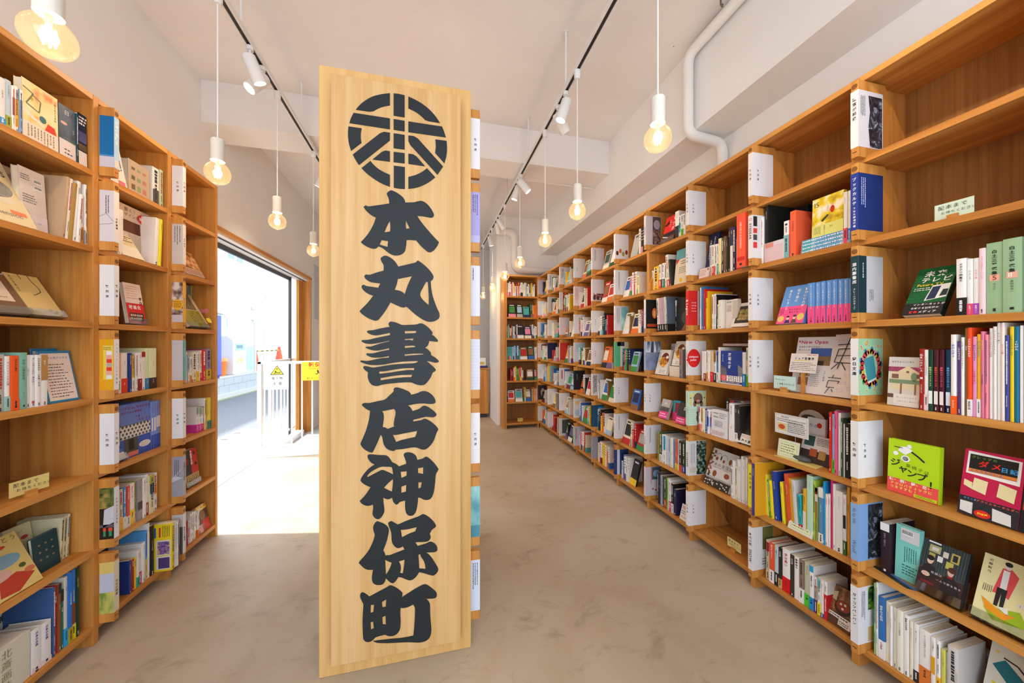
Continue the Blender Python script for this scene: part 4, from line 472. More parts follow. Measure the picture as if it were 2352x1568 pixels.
'-1946,5880 -1908,5879 -1859,5861 -1800,5832 -1728,5793 -1662,5746 -1599,5691 -1553,5638 -1525,5587 -1509,5533 -1506,5476 -1516,5387 -1539,5267 -1568,5148 -1604,5029 -1644,4916 -1711,4752 -1671,4692 -1650,4639 -1630,4540 -1590,4557 -1559,4555 -1523,4541 -1438,4552 -1225,4611 -938,4685 -998,4818 -1060,4790 -1105,4779 -1155,4773 -1201,4782 -1241,4805 -1289,4851 -1343,4920 -1379,4989 -1397,5058 -1408,5159 -1413,5293 -1422,5389 -1435,5448 -1460,5527 -1496,5626 -1518,5700 -1532,5773 -1492,5811 -1460,5824 -1424,5827 -1384,5812 -1316,5765 -1180,5669 -982,5740 -847,5782 -639,5837 -444,5886 -360,5915 -323,5939 -290,5955 -262,5961 -220,5951 -163,5923 -93,5873 -8,5802 73,5718 149,5621 201,5541 244,5448 223,5406 190,5379 137,5351 97,5322 68,5292 40,5246 -3,5157 28,5094 38,5054 36,5015 23,4976 0,4935 -34,4905 -76,4887 -140,4879 -224,4883 -314,4891 -407,4904 -478,4908 -552,4901 -506,4844 -482,4806 -454,4752 -267,4784 -154,4805 -88,4824 -31,4849 21,4855 68,4843 121,4814 178,4771 225,4717 263,4653 286,4593 294,4538 289,4495 272,4463 244,4443 206,4433 144,4432 16,4443 -154,4458 -69,4402 -12,4345 45,4269 106,4172 206,3996 292,3836 323,3763 328,3723 318,3680 295,3635 259,3592 211,3550 168,3528 130,3524 78,3535 11,3560 -60,3593 -135,3634 -229,3676 -398,3738 -454,3646 -500,3590 -556,3541 -607,3506 -653,3485 -699,3475 -746,3478 -796,3493 -851,3522 -920,3561 -1003,3613 -1073,3647 -1162,3671 -1223,3578 -1262,3531 -1298,3498 -1332,3479 -1363,3472 -1399,3480 -1440,3504 -1483,3543 -1527,3597 -1567,3643 -1618,3698 -1634,3618 -1653,3570 -1679,3528 -1713,3498 -1753,3481 -1806,3476 -1873,3484 -1932,3499 -1985,3520 -2029,3552 -2065,3595 -2090,3649 -2106,3712 -2111,3781 -2106,3855 -2094,3942 -2068,4093 -2158,4100 -2214,4110 -2266,4124 -2318,4151 -2371,4190 -2423,4241 -2501,4337 -2561,4411 -2557,4445 -2516,4495 -2437,4572 -2354,4663 -2265,4775 -2191,4891 -2114,5046 -2065,5167 -2029,5284 -2011,5362 -2009,5399 -2020,5452 -2044,5521 -2059,5589 -2066,5655 -2062,5711 -2046,5756 -2025,5798 -1999,5837 -1972,5864|-1080,5460 -916,5449 -789,5454 -487,5490 -543,5329 -726,5284 -849,5242 -1035,5163 -1048,5290 -1060,5364|-1639,4405 -1572,4353 -1513,4315 -1401,4256 -1445,4120 -1478,4040 -1514,3970 -1552,3907 -1612,3824 -1630,4120|-1149,4262 -938,4302 -955,4103 -972,3972 -1003,3776 -1102,3810 -1075,3921 -1069,3996 -1076,4074 -1097,4150|-422,4419 -355,4432 -345,4355 -318,4297 -271,4232 -231,4159 -199,4076 -176,3982 -158,3823 -392,3873 -407,4127',
'-2451,3299 -2420,3290 -2381,3267 -2339,3234 -2292,3193 -2253,3153 -2204,3095 -2004,3177 -1784,3265 -1642,3317 -1574,3348 -1534,3375 -1496,3391 -1460,3396 -1421,3387 -1376,3365 -1318,3326 -1246,3272 -1178,3214 -1113,3152 -1064,3099 -1029,3055 -1012,3016 -1012,2982 -1019,2942 -1040,2871 -804,2989 -558,3110 -350,3196 -271,3223 -230,3229 -188,3228 -146,3218 -96,3190 -37,3144 34,3080 119,2996 184,2927 231,2871 260,2820 271,2775 271,2729 260,2683 239,2652 210,2636 169,2628 119,2630 32,2639 -150,2662 -81,2598 -43,2548 -14,2491 5,2435 13,2382 18,2286 18,2078 34,1781 61,1533 64,1415 55,1322 39,1239 13,1166 -22,1108 -69,1065 -129,1035 -205,1015 -288,1009 -380,1014 -467,1029 -590,1063 -853,1122 -1210,1178 -1530,1227 -1831,1291 -1918,1317 -1965,1342 -2008,1367 -2067,1407 -1784,1388 -1435,1359 -1064,1318 -906,1312 -794,1312 -615,1318 -582,1641 -558,2030 -551,2303 -555,2389 -568,2426 -586,2465 -623,2527 -710,2493 -775,2474 -849,2457 -914,2451 -971,2454 -1020,2463 -1081,2484 -1093,2334 -1093,2223 -1085,2103 -1081,1992 -1081,1890 -1087,1794 -1099,1703 -1123,1627 -1159,1566 -1210,1519 -1274,1485 -1338,1467 -1403,1466 -1462,1474 -1518,1491 -1566,1517 -1606,1552 -1665,1568 -1745,1565 -1835,1557 -1937,1544 -2004,1520 -2035,1484 -2074,1453 -2121,1425 -2172,1410 -2226,1409 -2277,1421 -2323,1447 -2362,1482 -2393,1526 -2411,1581 -2421,1682 -2436,2133 -2427,2462 -2405,2803 -2420,2906 -2458,2981 -2489,3053 -2512,3123 -2522,3179 -2518,3220 -2508,3253 -2493,3279 -2474,3295|-2149,2782 -2035,2770 -2059,2494 -2156,2475|-1757,2828 -1599,2889 -1618,2615 -1737,2608|-2157,2129 -2067,2145 -2040,1885 -2142,1847|-1741,2251 -1626,2277 -1615,1933 -1726,1971']
SIGN_CREST='-2664,21264 -2566,21410 -2484,21509 -2388,21609 -2279,21705 -2158,21797 -2030,21874 -1895,21936 -1738,21995 -1468,22077 -1468,21621 -1626,21565 -1729,21522 -1827,21473 -1935,21402 -2051,21309 -2205,21263|-1335,22092 -1181,22102 -1080,22101 -934,22086 -934,21248 -1335,21251|-798,22064 -587,22000 -451,21949 -321,21890 -191,21817 -60,21730 58,21634 164,21529 260,21415 390,21231 -54,21236 -188,21271 -251,21338 -341,21409 -458,21485 -587,21546 -798,21616|-2741,21128 -1468,21120 -1468,20711 -2886,20733 -2845,20884 -2808,20983|-1335,21119 -934,21110 -934,20711 -1335,20713|-798,21109 470,21101 530,20961 567,20860 617,20700 -798,20704|-2919,20600 -2465,20595 -2489,20481 -2498,20391 -2500,20287 -2494,20191 -2472,20058 -2831,19713 -2875,19852 -2901,19960 -2922,20086 -2934,20206 -2936,20321 -2933,20434|-1826,20502 -1678,20579 -1468,20580 -1468,20290 -2557,19220 -2646,19344 -2700,19434 -2772,19579|-1335,20578 -934,20570 -934,20013 -1335,20012|-798,20570 -587,20571 -446,20501 510,19538 296,19191 -729,20221 -798,20360|211,20560 644,20564 664,20347 664,20199 651,20046 624,19896 563,19673 204,20035 229,20232 231,20364|-1768,19801 -1636,19877 -1468,19876 -1468,19481 -2085,19487|-1335,19872 -934,19872 -934,19481 -1335,19481|-798,19871 -616,19869 -487,19796 -178,19467 -798,19482|-2472,19114 -2158,19420 -2057,19300 -1969,19221 -1858,19142 -1719,19072 -1468,18977 -1468,18529 -1701,18598 -1852,18662 -1999,18744 -2127,18824 -2237,18902 -2337,18984|-1330,19345 -926,19341 -926,18503 -1078,18496 -1179,18498 -1330,18507|-798,18975 -587,19056 -458,19120 -341,19194 -237,19272 -99,19393 211,19080 57,18935 -60,18842 -191,18753 -321,18678 -451,18617 -587,18570 -798,18522'
# ---------------------------------------------------------------- the room
XR, XL, CEI = 1.6255, -1.36, 3.26
LW, RW, YB, YF = -1.68, 2.0, 5.22, -1.3
def room():
    st = lambda b, n, **k: struct(b.build(n, **k))
    st(MB().box(FLOOR, -1.83, YF-.2, -.12, 2.2, 7.4, 0), 'floor')
    st(MB().box(CEIL, -1.85, YF-.2, CEI, 2.2, 7.4, CEI+.12), 'ceiling')
    st(MB().box(CEIL, LW, 3.06, 2.94, 1.73, 3.36, CEI), 'beam')
    st(MB().box(WALL, 1.728, YF, 2.69, RW, YB, CEI), 'beam')
    # left wall with the wide street opening cut in it
    b = MB(); oy0, oy1, oz = 2.66, 5.49, 2.20
    b.box(WALL, -1.85, YF-.2, 0, LW, oy0, CEI); b.box(WALL, -1.85, oy1, 0, LW, 7.4, CEI); b.box(WALL, -1.85, oy0, oz, LW, oy1, CEI)
    st(b, 'wall_left')
    st(MB().box(WALL, RW, YF-.2, 0, RW+.2, 7.4, CEI), 'wall_right')
    st(MB().box(WALL, 1.014, YB, 0, RW, 5.86, CEI), 'wall_back')
    st(MB().box(WALL, -1.7, 7.2, 0, 2.0, 7.4, CEI), 'wall_end')
    # wall behind the camera: piers and a lintel round the glazed front
    b = MB(); b.box(WALL, -1.7, YF-.2, 2.6, 2.05, YF, CEI); b.box(WALL, -1.7, YF-.2, 0, -1.4, YF, 2.6); b.box(WALL, 1.7, YF-.2, 0, 2.05, YF, 2.6); b.box(WALL, -1.4, YF-.2, 0, 1.7, YF, .3)
    st(b, 'wall_front')
    # timber lining of the street opening
    t = MB(); t.box(WOODY, -1.69, 2.63, 2.185, -1.668, 5.52, 2.222); t.box(WOODZ, -1.852, 5.462, 0, -1.668, 5.495, 2.2); t.box(WOODZ, -1.852, 2.655, 0, -1.668, 2.69, 2.2)
    st(t, 'trim_1', bevel=.002)
    t = MB(); W_ = M('e4e1de'); D = M('3a3c42', .4)
    t.box(W_, -1.85, 2.69, 2.165, -1.69, 5.462, 2.199); t.box(D, -1.745, 2.69, 2.155, -1.735, 5.46, 2.168); t.box(D, -1.852, 2.69, 2.12, -1.83, 5.2, 2.168)
    t.box(D, -1.85, 5.17, 0, -1.82, 5.195, 2.17)
    st(t, 'trim_2')
    st(MB().box(M('b9bcc4', .4), -1.84, 2.69, -.02, -1.815, 5.46, .004), 'trim_3')
    st(MB().box(PANE, -1.838, 5.20, .01, -1.832, 5.29, 2.16), 'window_1')
    # white kerb round the stairwell behind the railing
    k = MB(); Wh = M('efefee', .5)
    k.box(Wh, -1.80, 4.30, 0, .05, 4.44, .07); k.box(Wh, -1.80, 4.44, 0, -1.70, 5.30, .07); k.box(M('c9ccd0'), -1.70, 4.44, 0, .05, 6.2, .006)
    st(k, 'trim_4', bevel=.006)
room()
# sliding timber door stacked at the far end of the opening
d = MB().box(WOODZ, -1.80, 5.30, .012, -1.765, 5.458, 2.15).build('sliding_door', bevel=.002)
tag(d, 'pale timber sliding door pushed back at the far end of the street opening', 'door')
h = MB().box(M('a9adb3', .3, .8), -1.764, 5.395, .90, -1.761, 5.425, 1.06).box(M('55585e', .4), -1.761, 5.404, .96, -1.7604, 5.416, 1.0).build('handle', d); h['label'] = 'steel recessed pull'
# ---------------------------------------------------------------- pipes
def bend(pts, r, n=5):
    """rounds the corners of a polyline"""
    pts = [Vector(p) for p in pts]; out = [pts[0]]
    for a, b, c in zip(pts, pts[1:], pts[2:]):
        p, q = b+(a-b).normalized()*r, b+(c-b).normalized()*r
        for i in range(n+1):
            t = i/n; out.append(p*(1-t)**2+b*2*t*(1-t)+q*t*t)
    return out+[pts[-1]]
PW = M('e9e4df', .5)
o = MB().tube(PW, bend([(1.685, -1.25, 3.205), (1.685, 1.95, 3.19), (1.685, 1.95, 2.665), (1.965, 1.95, 2.64), (1.965, 1.95, 2.30)], .07), .033, 14).build('pipe', smooth=True)
tag(o, 'white painted pipe running under the ceiling and down past the long beam', 'pipe')
o = MB().tube(PW, bend([(1.02, 5.16, 3.00), (1.29, 5.16, 3.00), (1.29, 5.16, 2.42), (1.99, 5.16, 2.42)], .12), .058, 16).build('drain_pipe', smooth=True)
tag(o, 'thick white drain pipe bending down the end wall above the end bookcase', 'pipe')
c = MB(); c.tube(PW, [(-.9, 3.395, 2.98), (1.72, 3.395, 2.96)], .022, 8)
tag(c.build('conduit', smooth=True), 'thin white conduit fixed along the far edge of the cross beam', 'pipe')
# concealed bracket hooks in the ceiling
for x, y, w in ((1.62, 1.62, 'beside the pipe bend'), (1.16, 3.55, 'beyond the cross beam')):
    b = MB().tube(M('6f6a64', .5, .6), [(x, y, CEI), (x, y, CEI-.06), (x+.012, y, CEI-.07), (x+.012, y, CEI-.055)], .005, 8)
    tag(b.build('ceiling_hook', smooth=True), 'small rusty anchor hook hanging from the ceiling '+w, 'hook')
# counter in the passage at the back
c = empty('counter_cabinet', (.60, 5.80, 0)); tag(c, 'timber counter cabinet standing in the passage beyond the signboard', 'cabinet')
MB().box(WOODZ, -.35, 0, .07, .385, .45, .83).build('body', c); MB().box(WOODX, -.36, -.012, .83, .392, .46, .852).build('top', c); MB().box(M('3b3330'), -.33, .03, 0, .36, .42, .07).build('plinth', c)
MB().box(WOODZ, -.005, -.008, .09, .375, -.001, .82).build('door', c)
b = MB().box(M('3d2f7a'), .80, 5.83, .853, .975, 5.97, .885).build('box'); tag(b, 'flat purple box lying on the passage counter', 'box')
b = MB().box(M('efe9df'), .80, 5.90, .886, .95, 5.96, 1.02).build('box'); tag(b, 'white upright box with a yellow label on the passage counter', 'box')
Art().rect('e8cf6a', .03, .02, .13, .07).marks('6a5a20', .04, .03, .12, .06, 3, 3).build('label', b, (.80, 5.8995, .886), (1, 0, 0), (0, 0, 1))
b = MB().box(M('2b2927'), .70, 6.02, .853, .79, 6.06, 1.24).build('screen'); tag(b, 'narrow dark upright screen standing on the passage counter', 'screen')
# poster on the wall beyond the street opening
p = MB().box(M('c9ccce'), -1.68, 5.62, 1.64, -1.668, 6.08, 2.45).build('poster'); tag(p, 'grey framed poster on the white wall past the street opening', 'poster')
Art().rect('e9e8e4', .03, .03, .43, .78).up().rect('5f7d4a', .06, .5, .4, .72).rect('3c3f44', .06, .25, .4, .45).build('print', p, (-1.668, 6.08, 1.64), (0, -1, 0), (0, 0, 1))

# ---------------------------------------------------------------- bookcases
ROWZ = [.07+.316*(6-r)+.012 for r in range(7)]     # top face of the board carrying row r (0 = top shelf)
DEP = .275
def RY(n): return 1.0007+.437*n
def LY(k): return 1.8117+.4165*(k-1)
BAYS = {}
for n in range(10): BAYS['R%d' % n] = ((XR, RY(n), 0), -pi/2, .437)
for k in range(3): BAYS['L%d' % k] = ((XL, LY(k)-.024, 0), pi/2, .4165)
BAYS['E'] = ((1.088, 4.935, 0), 0, .50)
BAYS['C'] = ((.166, 1.4385, 0), pi/2, .437); BAYS['D'] = ((.166, 1.8755, 0), pi/2, .437); BAYS['F'] = ((-.404, 2.3368, 0), -pi/2, .437); BAYS['H'] = ((-.404, 1.8755, 0), -pi/2, .437)
ORD = ['first', 'second', 'third', 'fourth', 'fifth', 'sixth', 'seventh', 'eighth', 'ninth', 'tenth', 'eleventh', 'twelfth', 'thirteenth', 'fourteenth', 'fifteenth', 'sixteenth', 'seventeenth', 'eighteenth', 'nineteenth', 'twentieth']
def bayname(k): return {'R': '%s long-wall bookcase' % (ORD[int(k[1:])] if k[1:] else ''), 'L': '%s street-side bookcase' % (ORD[int(k[1:])] if k[1:] else ''), 'E': 'end bookcase'}[k[0]]
def rowname(r): return ['top', 'second', 'third', 'fourth', 'fifth', 'sixth', 'bottom'][r]+' shelf'
def bookcase(key, end=False, kick=True):
    loc, rz, w = BAYS[key]; c = empty('bookcase', loc, rz)
    def up(x):
        MB().box(WOODZ, x, 0, 0, x+.024, DEP, 2.294).build('upright', c, bevel=.0012)
    up(0)
    if end: up(w)
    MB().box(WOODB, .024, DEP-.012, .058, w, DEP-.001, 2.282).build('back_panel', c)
    for i in range(8):
        z = .07+.316*i; MB().box(WOODX, .0242, .0005, z-.012, w-.0002, DEP-.0125, z+.012).build('shelf', c, bevel=.0012)
    MB().box(WOODX, .024, .19, 0, w, .205, .058).build('kickboard', c)
    return c
for n in range(10):
    tag(bookcase('R%d' % n, end=(n == 0)), ('tall timber bookcase on the long wall, %s one counting from the camera' % ORD[n]), 'bookcase', 'long-wall bookcases')
for k in range(3):
    tag(bookcase('L%d' % k, end=(k == 2)), 'tall timber bookcase beside the street door, %s one counting from the camera' % ORD[k], 'bookcase', 'street-side bookcases')
tag(bookcase('E', end=True), 'timber bookcase closing the far end of the aisle, facing the camera', 'bookcase')
for k, e, t in (('C', 0, 'first case of the middle block, facing the long wall'), ('D', 1, 'second case of the middle block, facing the long wall'), ('F', 1, 'second case of the middle block, facing the street'), ('H', 1, 'first case of the middle block, facing the street')):
    tag(bookcase(k, end=k == 'D'), 'timber bookcase behind the signboard, '+t, 'bookcase', 'middle bookcases')
o = MB().box(WOODZ, 1.064, 4.933, 0, 1.086, 5.21, 2.30).build('side_panel', bevel=.001); tag(o, 'tall timber side board against the end bookcase beside the white pier', 'panel')
# ---------------------------------------------------------------- name blocks
def crest(art, col, u, v, r):
    for c in SIGN_CREST.split('|'):
        pts = [tuple(map(int, p.split(','))) for p in c.split()]
        art.poly(col, [(u+(x+1136)/1800*r, v+(z-20299)/1803*r) for x, z in pts])
    return art
def stamp(size=.0092):
    return crest(Art(), '5a3014', 0, 0, size)
_b = MB()
_st = stamp().build('crest', None, (0, 0, 0), (1, 0, 0), (0, 0, 1)); STAMP = _st.data; bpy.data.objects.remove(_st)
BT = .0235; BH = .285
def block(key, r, pro, body):
    """a timber board at the left end of a compartment; its nose stands proud of the shelf and wears a paper sleeve"""
    loc, rz, w = BAYS[key]; z0 = ROWZ[r]; m = Matrix.Translation(loc) @ Matrix.Rotation(rz, 4, 'Z')
    pf = [(-pro, -.008), (-.0006, -.008), (-.0006, .0006), (.262, .0006), (.262, .012), (.100, BH), (-pro, BH)]
    b = MB().prism(WOODZ, pf, 0, BT, 0).build('name_block', None, m @ Vector((.0243, 0, z0)), (0, 0, rz), bevel=.0016)
    link('crest', STAMP, b, (BT/2, -pro-.0003, BH-.021))
    MB().box(M('4a2a12'), BT*.2, -pro-.0002, .0105, BT*.8, -pro+.001, .0135).build('slot', b)
    return b
def sleeve(b, pro, dep, sc, oc, z0=.030, z1=.247):
    e = .0005; s = MB()
    s.box(M(sc), -e, -pro-e, z0, BT+e, -pro-.0001, z1)
    oc = M(oc) if isinstance(oc, str) else oc
    s.box(oc, BT+.0001, -pro, z0, BT+e, dep, z1); s.box(oc, -e, -pro, z0, -.0001, -.003, z1)
    return s.build('paper_sleeve', b)
def W_art(key):
    sp, sd = Art(), Art(); sp.vtext('2a2726', '契約済', 0, .022, .0135, 1.6); sd.vtext('2a2726', '契約済', 0, .022, .0135, 1.6); return sp, sd
MARBLE = noisemat('dark_marble_photo', 30, [(.4, '15161c'), (.55, '3a3f4a'), (.7, 'a9b0bb')], 6, dist=1.5)
FLORAL = noisemat('green_floral_print', 55, [(.45, '9cc79a'), (.6, 'a9d0a4'), (.66, 'd9695a'), (.72, 'e8b24a')], 3)
LEAFY = noisemat('foliage_photo', 45, [(.3, '0e1f0e'), (.5, '2f5a22'), (.65, '8fb83a')], 5)
ROCKS = noisemat('brown_rocks_photo', 60, [(.35, '3b2620'), (.5, '7a5548'), (.65, 'b5897a')], 5)
SNOW = noisemat('blue_snow_photo', 14, [(.3, '5d6a88'), (.6, '8793b0'), (.75, 'b9c2d6')], 4)
BIRCH = noisemat('birch_photo', 40, [(.4, '2c3245'), (.5, '6d7690'), (.6, 'dfe4ea')], 4, stretch=(1, 1, .12))
TEALP = noisemat('misty_teal_photo', 12, [(.3, '4f93a0'), (.5, '8fc4c6'), (.7, 'd9ece6')], 5, stretch=(1, 1, .7))
GRASSP = noisemat('meadow_photo', 40, [(.35, '6f8a3a'), (.5, 'b5b25a'), (.62, 'd8bb6a')], 4, stretch=(1, 1, .3))
ROOFP = noisemat('temple_roof_photo', 30, [(.35, '1d1a10'), (.5, '5f6a2a'), (.65, 'b08a4a')], 4)
AUTUMN = noisemat('autumn_photo', 50, [(.35, '2a1008'), (.5, 'a5380f'), (.65, 'e08a2a')], 4)
GREENERY = noisemat('potted_plants_photo', 50, [(.35, '0f1512'), (.5, '2c4434'), (.6, '8fae9a'), (.7, 'c46a45')], 4)
CATP = noisemat('cat_photo', 22, [(.4, '241a15'), (.5, '8a6f62'), (.6, 'd8c4b8')], 4)
CHEV = noisemat('grey_cloth_photo', 18, [(.35, '9e8f8a'), (.6, 'b8aaa4')], 3)
FRUITP = noisemat('fruit_photo', 55, [(.4, '2a2322'), (.52, '8a3028'), (.62, 'd9d2cc')], 3)

# ---------------------------------------------------------------- lighting tracks, spots and pendants
WHT = M('e8e4e0', .4); CORD = M('ece8e2', .6); SOCK = M('e3dccf', .45)
TZ = 2.874
RODS = (-.50, .35, 1.19, 2.05, 2.91, 3.77, 4.62, 5.48)
for x, y1, wh in ((-.951, 3.9, 'street-side aisle'), (.85, 5.75, 'long-wall aisle')):
    t = empty('lighting_track', (x, -1.0, TZ)); tag(t, 'slim white ceiling lighting track with a dark slot above the '+wh, 'lighting track')
    b = MB().box(WHT, -.018, 0, 0, -.010, y1+1, .030).box(WHT, .010, 0, 0, .018, y1+1, .030).box(WHT, -.010, 0, .018, .010, y1+1, .030); b.build('rail', t)
    MB().box(M('2d2b2a', .5), -.0098, .002, .006, .0098, y1+.998, .0178).build('conductor_slot', t)
    for ry in RODS:
        if ry < y1: MB().lathe(WHT, [(.006, .030), (.006, CEI-TZ-.004), (.016, CEI-TZ-.004), (.016, CEI-TZ)], (0, ry+1, 0), 10).build('hanger_rod', t, smooth=True)
SPX = M('e9e5e1', .35)
def spotlight(x, y, d, label):
    s = empty('track_spotlight', (x, y, TZ)); tag(s, label, 'spotlight', 'track spotlights')
    d = Vector(d).normalized(); R = d.to_track_quat('-Z', 'Y').to_matrix().to_4x4()
    MB().lathe(SPX, [(.017, -.022), (.017, 0)], n=14).lathe(SPX, [(.006, -.075), (.006, -.022)], n=10).build('adapter', s, smooth=True)
    T = Matrix.Translation((0, 0, -.075)) @ R
    b = MB().lathe(SPX, [(.030, -.108), (.034, -.108), (.034, .018), (.028, .026)], n=22, T=T, cap=False).lathe(SPX, [(.028, .026), (.001, .0261)], n=22, T=T, cap=False)
    b.lathe(SPX, [(.030, -.108), (.030, -.085)], n=22, T=T, cap=False).build('body', s, smooth=True)
    MB().lathe(LENS, [(.0295, -.090), (.001, -.0901)], n=22, T=T, cap=False).build('lens', s)
    p = Vector((x, y, TZ-.075))+d*.113
    lamp('spot_beam', 'SPOT', p, d.to_track_quat('-Z', 'Y').to_euler(), SPOT, (1, .84, .66), spot_size=radians(78), spot_blend=.8, shadow_soft_size=.028)
for i, (x, y, d) in enumerate([(-.951, .55, (-.75, -.2, -1)), (-.951, .75, (-.6, .5, -1)), (-.951, 2.14, (.35, .35, -1)), (-.951, 2.28, (-.55, -.45, -1)), (-.951, 3.45, (-.5, .2, -1)),
                               (.85, .50, (.9, .15, -1)), (.85, .66, (.75, .5, -1)), (.85, 2.05, (-.3, .15, -1)), (.85, 2.18, (.8, .35, -1)), (.85, 3.15, (.8, -.15, -1)), (.85, 3.28, (-.3, .2, -1)), (.85, 4.2, (.75, .2, -1)), (.85, 4.33, (.3, .55, -1)), (.85, 4.9, (.25, .15, -1))]):
    spotlight(x, y, d, 'white cylinder spotlight on the %s track, %s one counting from the camera' % ('street-side' if x < 0 else 'long-wall', ORD[i if x < 0 else i-5]))
def pendant(x, y, label, zc=2.043):
    p = empty('pendant_lamp', (x, y, TZ)); tag(p, label, 'pendant lamp', 'bulbs hanging from the tracks'); c = zc-TZ
    MB().lathe(WHT, [(.012, -.05), (.019, -.04), (.019, 0)], n=14).build('track_adapter', p, smooth=True)
    MB().tube(CORD, [(0, 0, -.05), (0, 0, c+.156)], .0032, 8).build('cord', p, smooth=True)
    MB().lathe(SOCK, [(.023, c+.056), (.0265, c+.056), (.0265, c+.152), (.022, c+.157), (.004, c+.157)], n=24).build('socket', p, smooth=True)
    r = .0505; pr = [(.001, c-r-.004), (.004, c-r-.003)]+[(r*sin(a), c-r*cos(a)) for a in [.25+.2*i for i in range(12)]]+[(.022, c+.052), (.0215, c+.075)]
    g = MB().lathe(BULBGLASS, pr, n=28, cap=False).build('bulb', p, smooth=True); g['label'] = 'clear amber glass globe bulb, lit'
    f = MB(); f.lathe(M('d9c9a8', .3), [(.004, c+.012), (.008, c+.05)], n=10)
    for a in range(6):
        q = a*pi/3; f.tube(FILA, [(.011*cos(q), .011*sin(q), c-.020), (.009*cos(q), .009*sin(q), c+.016)], .0022, 6)
    f.build('filament', g)
    l = lamp('bulb_light', 'POINT', (x, y, zc), (0, 0, 0), BULB, (1, .68, .38), shadow_soft_size=.018)
for i, y in enumerate((1.131, 1.849, 2.483, 3.183)):
    pendant(-.951, y, 'lit globe pendant over the street-side aisle, %s one counting from the camera' % ORD[i])
for i, y in enumerate((1.141, 1.875, 2.456, 3.2, 3.87, 4.69, 5.52)):
    pendant(.85, y, 'lit globe pendant over the long-wall aisle, %s one counting from the camera' % ORD[i])

